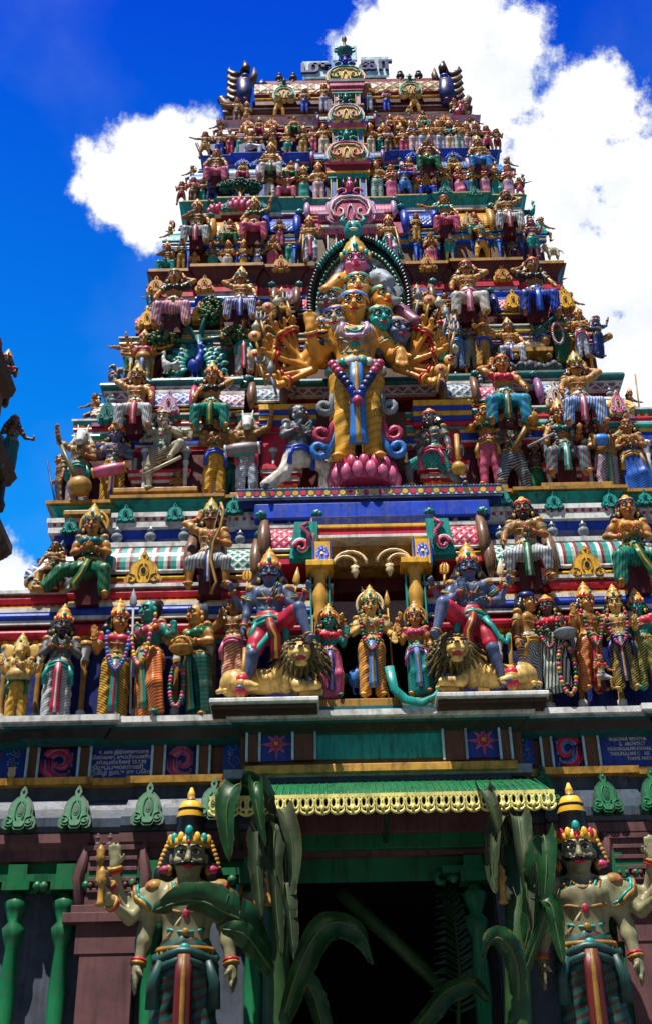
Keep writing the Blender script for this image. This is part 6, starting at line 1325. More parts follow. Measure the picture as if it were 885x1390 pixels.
for s in (-1, 1):
    for k in range(9): t = k / 8; mb.ell((s * .11 * (1 - t), -.10 - .02 * math.sin(t * 3), p[2] + .02 - t * .2), (.024, .02, .024), ('rose', 'navy', 'blue')[k // 3], 8, 6)
mb.ell((0, -.125, p[2] - .2), (.026, .022, .03), 'rose', 8, 6)
for k in range(-6, 7): q = k * .26; mb.ell((p[0] + .125 * math.sin(q), p[1] - .108 * math.cos(q), p[2] + .035), (.022, .014, .026), ('grey', 'teal', 'white')[k % 3], 8, 6)
mb.build('flower_rope', D)
fr = CACHE[[k for k in CACHE if k[0] == 'b' and k[-1] == 1.32][0]][1]; mb = MB(); c = DU.chest
for w_, d_, r_, m_ in ((.062, .13, .016, 'lilac'), (.045, .10, .008, 'teal'), (.085, .17, .008, 'grey')):
    pts = [(c[0] + w_ * math.sin(a), 0, c[2] + .1 - d_ * (.5 + .5 * math.cos(a)) * .9) for a in [-2.6 + k * 5.2 / 16 for k in range(17)]]; mb.tube([(x, fr(x, z) - .004, z) for x, _, z in pts], r_, m_, 6)
for z_ in (.03, -.055): mb.ell((c[0], fr(c[0], c[2] + z_) - .006, c[2] + z_), (.026, .012, .02), 'teal', 10, 7)
mb.build('collar', D)
def lotus(px, py0, py1, wpx, Y, lab):
    a = PY(px, py1, Y); t = PY(px, py0, Y); w = PY(px + wpx / 2, py1, Y).x - PY(px - wpx / 2, py1, Y).x; h = t.z - a.z
    r = empty('lotus_pedestal', (a.x, Y, a.z), 0, lab, 'pedestal'); mb = MB()
    mb.lathe([(w * .42, 0), (w * .46, h * .3), (w * .4, h * .7), (w * .36, h)], (0, 0, 0), 'rose', 20, sy=.8); mb.lathe([(w * .36, h * .96), (w * .37, h), (w * .2, h * 1.01)], (0, 0, 0), 'bluegrey', 20, sy=.8); mb.build('base', r)
    mb = MB()
    for k in range(16):
        c = 2 * math.pi * k / 16
        for j in (0, 1): cc = c + j * .196; mb.ell((w * (.43 + .03 * j) * math.cos(cc), w * .8 * (.43 + .03 * j) * math.sin(cc), h * (.68 - .35 * j)), (w * .085, w * .075, h * .36), ('rose', 'pink')[j], 8, 6)
    mb.build('petals', r)
lotus(494, 634, 665, 96, YT[2] - .02, 'pink lotus pedestal under the great many-armed god')
# ------------------------------------------------------------------ animals, trees and held things
def lion(px0, px1, py, top, Y, s, lab):
    a = PY((px0 + px1) / 2, py, Y); w = PY(px1, py, Y).x - PY(px0, py, Y).x
    r = empty('lion_statue', (a.x, Y, a.z), 0, lab, 'lion statue', 'lions beside the niche'); r.scale = (w * s, w, w)
    S = SDF(); S.ell((-.33, .03, .15), (.16, .14, .15), .05); S.ell((-.06, .03, .17), (.22, .12, .13), .06); S.ell((.16, .0, .2), (.14, .13, .17), .05)
    S.path([(-.3, -.1, .1), (-.2, -.16, .05), (-.12, -.17, .035)], [.07, .05, .035], .03); S.path([(.2, -.09, .14), (.28, -.14, .045), (.46, -.16, .04)], [.07, .05, .045], .03); S.path([(.22, .08, .14), (.32, .04, .045), (.48, .0, .04)], [.06, .05, .045], .03)
    for y in (-.16, .0):
        for k in range(4): S.cap((.46, y - .03 + k * .022, .035), (.5, y - .034 + k * .024, .03), .018, .012, .008)
    S.path([(-.46, .05, .12), (-.5, -.02, .05), (-.42, -.1, .03)], [.022, .02, .026], .02)
    hc = V(.3, -.13, .37); hs = 1.42; hp = lambda x, y, z: hc + V(x, y, z) * hs
    E_ = lambda cc, rr_, k_: S.ell(hp(*cc), tuple(q * hs for q in rr_), k_)
    S.cap((.16, .0, .26), hc, .13, .13, .05); E_((0, 0, 0), (.092, .09, .095), .04); E_((.01, -.085, -.025), (.058, .055, .042), .03); E_((.01, -.07, -.09), (.046, .045, .02), .02); E_((.01, -.135, .0), (.024, .016, .014), .01)
    for q in (-1, 1): E_((q * .045, -.075, .035), (.03, .02, .013), .015); E_((q * .085, .0, .075), (.028, .018, .032), .012); E_((q * .028 + .01, -.115, -.035), (.028, .023, .02), .012)
    for k in range(5): S.cap((-.12 + k * .05, -.115, .22), (-.1 + k * .05, -.1, .12), .012, .008, .02)
    put(S.mesh('body', .013, 'yskin'), 'body', r, 'yskin')
    S = SDF(); rr = random.Random(3)
    for ring_, n, yy in ((.115, 18, -.05), (.145, 20, -.01), (.175, 22, .04), (.2, 22, .09)):
        for k in range(n):
            an = 2 * math.pi * k / n + ring_ * 9; dx, dz = math.cos(an), math.sin(an)
            b0 = hp(dx * (ring_ - .025), yy, dz * (ring_ - .02)); b1 = b0 + V(dx * .06 + .014 * math.sin(k), .01, dz * .05 - .06)
            S.cap(b0, b1, .023, .01, .006)
    S.ell(hc + V(-.02, .1, -.01), (.2, .08, .2), .02)
    put(S.mesh('mane', .011, 'stripe:olive,dbrown,20,17'), 'mane', r)
    mb = MB()
    P_ = lambda cc, rr_, m_: mb.ell(hp(*cc), tuple(q * hs for q in rr_), m_, 8, 6)
    P_((.01, -.1, -.062), (.036, .028, .02), 'red')
    for q in (-1, 1): P_((q * .042, -.094, .022), (.016, .01, .01), 'white'); P_((q * .04, -.102, .021), (.008, .004, .009), 'black'); P_((q * .024 + .01, -.128, -.052), (.006, .006, .012), 'white'); P_((q * .085, -.014, .075), (.016, .008, .02), 'rose'); P_((q * .045, -.09, .05), (.03, .012, .007), 'dbrown')
    P_((.01, -.15, .004), (.019, .008, .009), 'dbrown'); mb.build('painted_face', r)
    return r
YL = YG - .02
lion(296, 436, 946, 884, YL, 1, 'golden roaring lion statue crouching under the left guardian'); lion(594, 734, 938, 876, YL, -1, 'golden roaring lion statue crouching under the right guardian')
tag(slab('lion_slab', None, 284, 433, 946, 953, YG - .26, .72, 'white', .012, extra=lambda m, w, h: m.box((0, .38, -h * .95), (w * .97, .66, h * .8), 'dbrown')), 'broad grey slab under the left lion', 'slab', 'slabs under the lions')
tag(slab('lion_slab', None, 592, 746, 938, 945, YG - .26, .72, 'white', .012, extra=lambda m, w, h: m.box((0, .38, -h * .95), (w * .97, .66, h * .8), 'dbrown')), 'broad grey slab under the right lion', 'slab', 'slabs under the lions')
def rod(name, lab, cat, p0, p1, Y, r, m, head=None, hm='gold', group=None, Y1=None, seg=7):
    a = PY(*p0, Y); b = PY(*p1, Y if Y1 is None else Y1) - a; mb = MB(); l = b.length; u = b / l
    mb.tube([(0, 0, 0), b * .5, b], r, m, seg)
    if head == 'spear': mb.tube([b, b + u * .06, b + u * .13, b + u * .24], [r * 1.2, r * 4, r * 3, .002], hm, 6, flat=.35, fdir=(0, 1, 0))
    elif head == 'mace':
        for k in range(5): mb.ell(b * (1.0 - .045 * k) if False else b + u * (.04 - .05 * k), [r * (2.2, 3.4, 3.7, 3.3, 2.)[k]] * 3, (hm, 'red')[k % 2], 9, 7)
    elif head == 'trident':
        for q in (-1, 0, 1): mb.tube([b, b + u * .03 + Vector((q * .04, 0, 0)), b + u * .1 + Vector((q * .035, 0, 0)), b + u * .15 + Vector((q * .015, 0, 0))], [r, r * 1.2, r * 1.3, .002], hm, 6)
    elif head == 'ball': mb.ell(b, (r * 3,) * 3, hm, 10, 7)
    return tag(mb.build(name, None, a), lab, cat, group)
rod('spear', 'thin tall spear standing between the golden-wrapped and green-skinned statues', 'spear', (177, 968), (181, 826), YS[1] - .12, .012, 'grey', 'spear', 'grey')
rod('spear', 'golden slanting spear in front of the niche god', 'spear', (530, 958), (497, 822), YW[1] - .18, .012, 'gold', 'spear', 'cream')
rod('staff', 'thin golden staff right of the niche god', 'staff', (536, 950), (526, 826), YW[1] - .16, .01, 'gold', 'spear', 'gold')
rod('spear', 'long dark spear leaning at the far left corner', 'spear', (81, 712), (64, 626), YT[2] + .5, .012, 'navy')
rod('spear', 'golden staff upright before the reclining statue', 'staff', (715, 500), (723, 424), YS[3] - .1, .01, 'ochre', 'spear')
rod('spear', 'thin pale spear sticking out by the right corner dome', 'spear', (870, 572), (862, 508), YT[2] + .5, .01, 'ochre')
rod('staff', 'staff of the left guard at the pink doorway', 'staff', (411, 350), (412, 318), YT[4] - .2, .014, 'ochre'); rod('staff', 'staff of the right guard at the pink doorway', 'staff', (546, 348), (536, 308), YT[4] - .2, .014, 'ochre')
rod('staff', 'dark rod rising against the sky left of the topmost ledge', 'staff', (309, 158), (302, 136), YT[7] + .3, .03, 'dbrown', 'ball', 'dbrown'); rod('staff', 'dark staff slanting against the cloud at the left of the sixth ledge', 'staff', (276, 216), (267, 194), YT[6] + .2, .025, 'dbrown')
rod('mace', 'red and gold mace resting beside the left lion', 'mace', (333, 880), (328, 938), YG - .16, .022, 'gold', 'mace', 'gold', 'maces of the blue guardians'); rod('mace', 'red and gold mace resting beside the right lion', 'mace', (691, 860), (695, 928), YG - .16, .022, 'gold', 'mace', 'gold', 'maces of the blue guardians')
rod('mace', 'golden ribbed mace held by the bowing monkey-like statue', 'mace', (619, 590), (622, 636), YT[2] - .22, .03, 'gold', 'ball', 'gold')
rod('trident', 'small golden trident above the left guardian\'s raised hand', 'trident', (336, 806), (336, 790), YG - .0, .014, 'gold', 'trident'); rod('trident', 'small golden trident above the right guardian\'s raised hand', 'trident', (603, 796), (603, 780), YG, .014, 'gold', 'trident')
rod('dagger', 'golden flame blade above the left guardian\'s other hand', 'blade', (401, 808), (402, 796), YG, .012, 'gold', 'spear'); rod('dagger', 'pale blade above the right guardian\'s other hand', 'blade', (679, 796), (679, 784), YG, .012, 'gold', 'spear', 'cream')
rod('sword', 'grey curved sword pointing left from the many-armed goddess', 'sword', (752, 588), (716, 606), YS[2] - .3, .016, 'grey')
rod('snake', 'ribbed ochre snake twisted up beside the dark green statue', 'snake', (697, 612), (720, 568), YS[2] - .25, .035, 'stripe:ochre,dbrown,90,30', 'ball', 'ochre'); rod('staff', 'long green staff on the teal-faced statue\'s shoulder', 'staff', (724, 452), (756, 426), YS[3] - .2, .018, 'dteal')
rod('club', 'golden club sticking out at the right end of the third ledge', 'club', (816, 462), (829, 455), YS[3] + .1, .05, 'gold'); rod('flute', 'thin flute held across by the pale dancing statue', 'flute', (194, 645), (246, 620), YS[2] - .32, .022, 'wskin')
def curve_thing(name, lab, cat, pts, Y, r, m, flat=1., group=None):
    P = [PY(x, y, Y) for x, y in pts]; mb = MB(); mb.tube([p - P[0] for p in P], r, m, 7, flat=flat); return tag(mb.build(name, None, P[0]), lab, cat, group)
curve_thing('bow', 'long golden bow held upright by the archer', 'bow', ((286, 806), (294, 790), (286, 760), (290, 735), (300, 715), (304, 694), (300, 682)), YH[1] - .3, .016, 'ochre')
curve_thing('bow_string', 'thin string beside the golden bow of the archer', 'string', ((286, 806), (284, 770), (286, 735), (300, 684)), YH[1] - .3, .006, 'brown')
curve_thing('feather_train', 'teal scaled train curling over the niche step', 'train', ((528, 905), (534, 935), (550, 950), (572, 955), (590, 946), (598, 934)), YT[1] - .26, [.05, .05, .05, .045, .035, .02], 'teal', .4)
curve_thing('scarf', 'teal and gold scarf loop at the left guardian\'s thigh', 'scarf', ((372, 850), (362, 866), (350, 880), (342, 884), (338, 876)), YG - .2, .03, 'teal', .5); curve_thing('scarf', 'teal and gold scarf loop at the right guardian\'s thigh', 'scarf', ((656, 838), (668, 850), (678, 866), (688, 872), (690, 862)), YG - .2, .03, 'teal', .5)
def garland(px, py, rx, ry, Y, lab, cols, rr=.026):
    a = PY(px, py, Y); w = PY(px + rx, py, Y).x - a.x; h = PY(px, py - ry, Y).z - a.z; mb = MB()
    for k in range(34): c = 2 * math.pi * k / 34; mb.ell((w * math.cos(c), 0, h * math.sin(c)), (rr, rr, rr), cols[k % len(cols)], 7, 5)
    tag(mb.build('flower_garland', None, a), lab, 'garland')
garland(240, 930, 9, 29, YS[1] - .16, 'ring-shaped flower garland hanging before the green-skinned statue', ('rose', 'green', 'dteal', 'pink')); garland(770, 908, 11, 34, YS[1] - .2, 'long dark flower garland hanging beside the tall tan statue', ('dgreen', 'rose', 'gold')); garland(757, 452, 7, 14, YS[3] - .2, 'pale flower garland before the green-skirted woman', ('lilac', 'pink', 'wskin'), .018)
def drum(name, lab, px, py, wpx, hpx, Y, m1, m2, rz=0., tilt=0.):
    a = PY(px, py, Y); w = PY(px + wpx / 2, py, Y).x - PY(px - wpx / 2, py, Y).x; h = PY(px, py - hpx / 2, Y).z - PY(px, py + hpx / 2, Y).z; r = empty(name, a, rz, lab, 'drum'); r.rotation_euler = (0, R(tilt), rz)
    mb = MB(); mb.lathe([(h * .38, -w / 2), (h * .5, -w * .2), (h * .5, w * .2), (h * .38, w / 2)], (0, 0, 0), m1, 14); o = mb.build('shell', r); o.rotation_euler = (0, R(90), 0)
    mb = MB()
    for q in (-1, 1): mb.lathe([(h * .44, q * w * .46), (h * .46, q * w * .5), (h * .4, q * w * .53)], (0, 0, 0), m2, 14)
    o = mb.build('drumhead', r); o.rotation_euler = (0, R(90), 0)
drum('drum', 'pink barrel drum of the blue-skinned statue', 148, 638, 44, 14, YS[2] - .28, 'pink', 'gold', 0, -12); drum('drum', 'teal barrel drum of the bull-headed statue', 329, 610, 46, 16, YS[2] - .28, 'stripe:teal,rose,90,12', 'white', 0, -6); drum('drum', 'small blue drum of the right-hand cymbal player', 816, 597, 20, 14, YS[2] - .28, 'sky', 'gold')
# lute
a = PY(108, 660, YS[2] - .24); b = PY(80, 598, YS[2] - .24) - a; mb = MB(); LU = empty('lute', a, 0, 'long-necked lute with golden gourd held by the horse-headed statue', 'lute')
mb.tube([(0, 0, 0), b * .5, b], [.035, .03, .026], 'olive', 8); mb.tube([b, b * 1.06 + Vector((0, -.03, 0)), b * 1.08 + Vector((.04, -.06, 0))], .024, 'olive', 7); mb.build('neck', LU); mb = MB(); mb.ell((0, 0, 0), (.15, .12, .13), 'ochre', 16, 12); mb.build('gourd', LU)
for px, py, Y, m, lab in ((246, 888, YS[1] - .24, 'ochre', 'round yellow basket carried by the woman in dark green sari'), (768, 866, YS[1] - .22, 'grey', 'shallow tray of pink flowers held by the crimson-shawled statue')):
    mb = MB(); mb.lathe([(.03, 0), (.1, .02), (.13, .06), (.12, .07), (.02, .05)], (0, 0, 0), m, 14)
    if m == 'grey':
        for k in range(14): mb.ell((.08 * math.cos(k * 2.4) * math.sqrt(k / 14), .08 * math.sin(k * 2.4) * math.sqrt(k / 14), .075), (.025, .025, .02), ('pink', 'rose')[k % 2], 6, 5)
    else: mb.tube([(.11 * math.cos(c), 0, .06 + .14 * math.sin(c)) for c in [math.pi * k / 8 for k in range(9)]], .012, 'gold', 6)
    tag(mb.build('basket' if m != 'grey' else 'tray', None, PY(px, py, Y)), lab, 'basket' if m != 'grey' else 'tray')
def bird(name, lab, px, py, hpx, Y, body, tail, s=1, fan=None):
    a = PY(px, py, Y); h = PY(px, py - hpx, Y).z - a.z; r = empty(name, a, 0, lab, 'bird statue'); r.scale = (h * s, h, h)
    S = SDF(); S.ell((0, 0, .38), (.17, .15, .2), .06); S.path([(.08, -.04, .48), (.14, -.07, .68), (.1, -.08, .84), (.12, -.1, .9)], [.11, .065, .05, .06], .05); S.cap((.14, -.12, .9), (.23, -.16, .87), .03, .008, .01)
    for q in (-1, 1): S.cap((q * .06, -.02, .25), (q * .06 + .02, -.03, .02), .025, .018, .01); S.cap((q * .06 + .02, -.03, .015), (q * .06 + .08, -.1, .012), .016, .01, .01)
    for k in range(3): S.cap((.11 + k * .01, -.09, .94), (.06 + k * .05, -.08, 1.02), .012, .018, .005)
    put(S.mesh('body', .022, body), 'body', r, body)
    mb = MB()
    if fan:
        n = 15
        for j, (rr, m) in enumerate(((.62, 'teal'), (.5, 'dteal'), (.38, 'teal'))):
            for k in range(n): c = math.pi * (-.28 + 1.56 * (k + .5 * (j % 2)) / n); mb.ell((-.0 + rr * math.cos(c) * fan, .16 - j * .03, .5 + rr * math.sin(c)), (.17, .035, .085), m, 9, 6, Matrix.Rotation(-c, 3, 'Y')); mb.ell((rr * 1.12 * math.cos(c) * fan, .12 - j * .03, .5 + rr * 1.12 * math.sin(c)), (.03, .02, .03), ('blue', 'gold')[k % 2], 6, 5)
    else:
        for k in range(7): mb.tube([(-.1, .02 * k - .06, .4), (-.3, .03 * k - .09, .42 - .02 * k), (-.42 - .02 * k, .03 * k - .09, .6 - .07 * k if tail != 'dteal' else .1)], [.06, .055, .02], tail, 6, flat=.5)
    mb.build('tail', r); mb = MB(); mb.ell((.125, -.145, .915), (.014, .01, .014), 'black', 6, 5); mb.build('eye', r)
    return r
bird('peacock_statue', 'bright blue peacock statue beside the niche god', 483, 945, 62, YW[1] - .2, 'sky', 'dteal', 1)
bird('peacock_statue', 'peacock statue with a round green fan tail on the third ledge', 264, 514, 46, YS[3] - .12, 'blue', 'teal', 1, 1.)
bird('rooster_statue', 'white rooster statue left of the fan-tailed peacock', 226, 508, 30, YS[3] - .14, 'white', 'white', -1)
def treething(px, py, top, Y, lab, blobs, trunk, lm, s=1.):
    a = PY(px, py, Y); h = PY(px, top, Y).z - a.z; r = empty('tree_statue', a, 0, lab, 'tree statue'); mb = MB()
    mb.tube([(0, 0, 0), (.02 * h, 0, .3 * h), (-.01 * h, 0, .5 * h)], [.07 * h, .05 * h, .045 * h], trunk, 8)
    for x, z, rx, rz in blobs: mb.tube([(0, 0, .42 * h), (x * h * .5, 0, z * h * .75 + .1 * h), (x * h, 0, z * h)], [.035 * h, .026 * h, .018 * h], trunk, 7)
    mb.build('trunk', r, bevel=0); mb = MB(); rr = random.Random(px)
    for x, z, rx, rz in blobs:
        mb.ell((x * h, .04, z * h), (rx * h * .66, rx * h * .45, rz * h * .66), lm[0], 12, 9)
        for k in range(170):
            t, p_ = rr.uniform(0, 6.283), math.acos(rr.uniform(-1, 1)); v = Vector((math.sin(p_) * math.cos(t) * rx * h * .9, math.sin(p_) * math.sin(t) * rx * h * .65 + .04, math.cos(p_) * rz * h * .9))
            mb.ell(v + Vector((x * h, 0, z * h)), (.05 * h * s, .035 * h * s, .03 * h * s), lm[1 + k % (len(lm) - 1)], 5, 4, Matrix.Rotation(t, 3, 'Z') @ Matrix.Rotation(rr.uniform(-.6, .6), 3, 'Y'))
    mb.build('crown', r)
treething(268, 505, 410, YW[3] - .24, 'dark green four-crowned tree statue behind the fan-tailed peacock', ((-.26, .72, .17, .16), (.12, .9, .12, .22), (-.4, .46, .2, .12), (.42, .5, .2, .13)), 'dteal', ('dgreen', 'dgreen', 'green', 'olive'), .7)
treething(326, 279, 243, YW[5] - .25, 'small dark tree statue with forked pale trunk on the fifth ledge', ((-.3, .78, .3, .2), (.3, .78, .3, .2), (0, .84, .3, .2)), 'bronze', ('dgreen', 'dgreen', 'dteal'), 1.)
lotus(326, 279, 292, 46, YS[5] - .04, 'rose lotus base below the small forked tree'); lotus(300, 284, 294, 40, YS[5] - .0, 'rose lotus cushion left of the small forked tree')
for px0, px1, py0, py1, m, lab in ((188, 300, 515, 526, 'dteal', 'dark teal rocky base under the fan-tailed peacock'), (668, 770, 494, 503, 'sgrey', 'grey rocky base under the reclining statue'), (310, 350, 510, 521, 'bluegrey', 'blue grey rocky base under the woman with white wrap')):
    a = PY((px0 + px1) / 2, py1, YT[3] - .02); w = PY(px1, py1, YT[3]).x - PY(px0, py1, YT[3]).x; mb = MB(); rr = random.Random(px0)
    for k in range(int(w * 16)): mb.ell((-w / 2 + w * k / (w * 16), rr.uniform(-.03, .08), .07), (.06, .08, .07 + rr.uniform(-.01, .015)), m, 8, 6)
    tag(mb.build('rock_base', None, a), lab, 'base')
# couch with a deer seen beside the reclining statue
a = PY(722, 490, YS[3] - .06); mb = MB(); mb.box((0, 0, .12), (.55, .22, .06), 'ochre')
for q in (-1, 1): mb.lathe([(.03, 0), (.05, .03), (.03, .1)], (q * .22, -.06, 0), 'ochre', 8)
mb.ell((.0, -.02, .22), (.22, .09, .08), 'cream', 12, 8); mb.ell((.2, -.05, .3), (.07, .06, .07), 'ochre', 10, 8); tag(mb.build('couch', None, a), 'ochre couch with a tasselled bolster beside the reclining statue', 'couch')
# beast statues: blue dragon, white elephant, winged creature
def beast(name, lab, px, py, wpx, Y, m, s=1, trunk=False):
    a = PY(px, py, Y); w = PY(px + wpx, py, Y).x - a.x; r = empty(name, a, 0, lab, 'animal statue'); r.scale = (w * s, w, w); S = SDF()
    S.ell((0, 0, .42), (.3, .18, .2), .06); S.cap((.22, -.02, .46), (.4, -.08, .62), .14, .11, .06); S.ell((.42, -.1, .64), (.14, .13, .13), .04)
    if trunk: S.path([(.5, -.18, .62), (.58, -.24, .45), (.55, -.22, .25), (.62, -.24, .15)], [.07, .055, .045, .03], .03); S.ell((.36, -.2, .62), (.09, .03, .12), .02)
    else: S.path([(.48, -.16, .62), (.6, -.24, .58)], [.08, .05], .03); S.cap((.4, -.04, .74), (.42, -.02, .86), .03, .01, .01)
    for x in (-.2, .18):
        for y in (-.1, .1): S.path([(x, y, .32), (x + .02, y, .16), (x, y - .02, .03)], [.085, .06, .055], .03)
    S.path([(-.28, 0, .48), (-.4, -.02, .4), (-.46, -.04, .22)], [.04, .03, .02], .02)
    put(S.mesh('body', .024, m), 'body', r, m); mb = MB(); mb.ell((.46, -.215, .68), (.02, .014, .02), 'black', 6, 5); mb.build('eye', r)
beast('dragon_statue', 'blue lying beast statue under the blue dancer on the fifth ledge', 308, 282, 34, YS[5] - .06, 'blue'); beast('elephant_statue', 'white elephant statue bending at the right end of the fourth ledge', 752, 350, 30, YS[4] + .05, 'wskin', -1, True); beast('elephant_statue', 'small grey elephant statue at the left end of the third ledge', 164, 512, 26, YS[3] - .05, 'gyskin', -1, True)
for px, py, Y, m, lab, s in ((722, 288, YT[5] + .1, 'teal', 'dark spread-winged bird statue perched above the purple statue', 1), (708, 252, YT[5] + .2, 'dgreen', 'green parrot statue at the right end of the fifth ledge', 1), (622, 152, YT[7] + .1, 'rose', 'rose horned bird statue at the right end of the topmost ledge', 1)): bird('bird_statue', lab, px, py + 8, 22, Y, m, 'dteal', s)
# standing boards and slanting brackets under the second row
for px0, px1, py0, py1, lab in ((154, 268, 661, 667, 'long tan board under the one-legged dancer'), (735, 832, 654, 660, 'long tan board under the seated goddess'), (86, 150, 692, 698, 'tan board under the horse-headed and blue statues'), (312, 352, 668, 674, 'short tan board under the bull-headed statue'), (640, 690, 658, 664, 'short tan board under the woman in pink trousers')):
    tag(slab('standing_board', None, px0, px1, py0, py1, YT[2] - .14, .5, 'ochre', .008), lab, 'board', 'boards under the second row of statues')
def red_block(px0, px1, py0, py1, Y, cols=('red', 'white', 'red', 'white', 'red', 'yel')):
    n = len(cols); 
    def f(m, w, h):
        for k, c in enumerate(cols): m.box((0, .15, h / 2 - (k + .5) * h / n), (w * (1.0 - .05 * k), .3 - .03 * k, h / n * 1.0), c)
        for q in (-1, 1): m.lathe([(.05, h * .5), (.06, h * .55), (.035, h * .65), (.045, h * 1.2), (.06, h * 1.4)], (q * w * .4, .12, 0), 'white', 10)
    x0 = PY(px0, py1, Y).x; x1 = PY(px1, py1, Y).x; z0 = PY(px0, py1, Y).z; z1 = PY(px0, py0, Y).z; mb = MB(); f(mb, x1 - x0, z1 - z0); mb.build('stepped_seat', TOWER, ((x0 + x1) / 2, Y, (z0 + z1) / 2))
red_block(170, 258, 638, 661, YS[2] + .02); red_block(738, 818, 630, 654, YS[2] + .02); red_block(352, 412, 632, 660, YT[2] + .16); red_block(566, 640, 626, 656, YT[2] + .16)
slab('red_panel', TOWER, 355, 400, 568, 632, YW[2] - .12, .1, 'red'); slab('red_panel', TOWER, 590, 625, 562, 628, YW[2] - .12, .1, 'red'); slab('brown_panel', TOWER, 428, 552, 560, 640, YW[2] - .14, .12, 'brown')
for px0, px1 in ((352, 430), (560, 640)):
    for k, m in enumerate(('yel', 'blue', 'yel', 'blue', 'red')): slab('colour_band', TOWER, px0, px1, 548 + k * 7 - (px0 > 500) * 6, 555 + k * 7 - (px0 > 500) * 6, YW[2] - .26 + k * .02, .3, m, .004)
# ------------------------------------------------------------------ guardians of the doorway, banana plants, neighbouring tower
YGD = YB - .62
GX = dict(q=2, hs=1.2, halo=None, cat='guardian statue')  # gdskin and its cloth colours are dulled to stand in for shade
for px, s, lab in ((244, 1, 'large pale moustached guardian statue with black crown left of the doorway'), (822, -1, 'large pale moustached guardian statue with red-jewelled black crown right of the doorway')):
    dy = 0 if s > 0 else -8
    a = statue(px, 1508 + dy, 1082 + dy, YGD, lab, 'gdskin', 'st', ('down', 'down'), 'dhoti:stripe:gdcloth,dbrown,20,9', face='m', crown='tall', gem=('teal', 'red')[s < 0], up=None, pleat='gdred,ochre', sash='gdcloth', metal='ochre', rz=4 * s, group='doorway guardians',
               xarms=[(-1, ((.7, -.2, -.75), (.45, -.75, .3), 'fist')), (-1, ((.75, 0, -.5), (.5, -.6, .75), 'fist')), (-1, ((.8, .1, -.2), (.2, -.4, 1), 'palm')), (1, ((.7, -.2, -.75), (.45, -.75, .3), 'fist')), (1, ((.75, 0, -.5), (.5, -.6, .75), 'fist')), (1, ((.8, .1, -.2), (.2, -.4, 1), 'palm'))], **GX)
    r, U, sc = a; mb = MB()
    for q in (-1, 1):
        for k in range(15): c = -.6 + k * .2; mb.ell(U.H(q * (.07 + .03 * math.sin(c + .6)), .02, .05 - k * .014), (.013, .013, .013), 'gold', 7, 5)
        mb.lathe([(.004, -.02), (.024, -.01), (.026, .01), (.004, .02)], U.H(q * .078, -.0, -.045), 'rose', 12)
    mb.build('ear_chain', r)
    mb = MB()
    for sd_, sh, el, wr, h in U.arm[2:]:
        if h == 'fist': mb.lathe([(.008, -.05), (.022, -.045), (.012, -.03), (.012, .03), (.024, .05), (.014, .06), (.018, .075), (.003, .1)], wr + nrm(wr - el) * .06 + V(0, -.01, 0), 'ochre', 9)
    mb.build('held_emblem', r)
    p = empty('stone_pedestal', (r.location.x, YGD, 0), 0, 'dark pedestal under the %s guardian' % ('left' if s > 0 else 'right'), 'pedestal', 'guardian pedestals'); h = r.location.z
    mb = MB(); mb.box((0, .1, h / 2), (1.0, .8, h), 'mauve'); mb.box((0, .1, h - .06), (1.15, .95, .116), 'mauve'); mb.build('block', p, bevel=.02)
LG = leaf_mat('banana_leaf', (.005, .030, .008), (.012, .070, .018), .38); LK = leaf_mat('dark_leaf', (.008, .02, .008), (.02, .04, .014), .6); LD = leaf_mat('dry_leaf', (.02, .045, .018), (.06, .07, .035), .6); LR = leaf_mat('banana_rib', (.05, .10, .03), (.08, .14, .04), .5); LS = leaf_mat('banana_stem', (.015, .05, .012), (.035, .09, .022), .5)
def leafblade(mb, path, width, m, fold=.25, tear=0., seed=1, side=None):
    rr = random.Random(seed); P = [Vector(p) for p in path]; n = 22; Q = []
    def cr(t):
        u = t * (len(P) - 1); i = min(int(u), len(P) - 2); f = u - i; p0, p1, p2, p3 = P[max(i - 1, 0)], P[i], P[i + 1], P[min(i + 2, len(P) - 1)]
        return .5 * ((2 * p1) + (p2 - p0) * f + (2 * p0 - 5 * p1 + 4 * p2 - p3) * f * f + (3 * p1 - p0 - 3 * p2 + p3) * f ** 3)
    Q = [cr(k / n) for k in range(n + 1)]
    L_ = sum((Q[k + 1] - Q[k]).length for k in range(n))
    for s in (-1, 1):
        k = 0
        while k < n:
            e = k + 1
            while e < n and rr.random() > tear * .8: e += 1
            fo = fold + (rr.uniform(-.25, .55) if tear > .2 else rr.uniform(-.05, .1)); sw = rr.uniform(-.12, .12) * (tear > .2)
            vs = []; uvs = []
            for q in range(k, e + 1):
                t = (Q[min(q + 1, n)] - Q[max(q - 1, 0)]).normalized(); sd_ = Vector(side) if side else t.cross(Vector((0, -1, .3))); sd_ = (sd_ - t * sd_.dot(t)).normalized(); nv = t.cross(sd_).normalized()
                w = width * (math.sin(math.pi * min(1, (.05 + q / n * .96))) ** .6) * (1 + rr.uniform(-.05, .05)) * (.9 if q in (k, e) and tear > .2 else 1)
                for j in range(5): f = j / 4; vs.append(Q[q] + sd_ * s * w * f * (1 - .25 * abs(fo) * f) + t * w * f * (.28 + sw) + nv * (fo * w * f * f + .01 * math.sin(q * 1.3 + j))); uvs.append((q / n * L_, f))
            fs = [(r_ * 5 + j, r_ * 5 + j + 1, r_ * 5 + 6 + j, r_ * 5 + 5 + j) for r_ in range(e - k) for j in range(4)]
            mb.add(vs, fs, m, [[uvs[i] for i in f_] for f_ in fs], True); k = e
    mb.tube(Q, [width * .07 * (1 - k / (n + 2)) + .006 for k in range(n + 1)], 'banana_rib', 6)
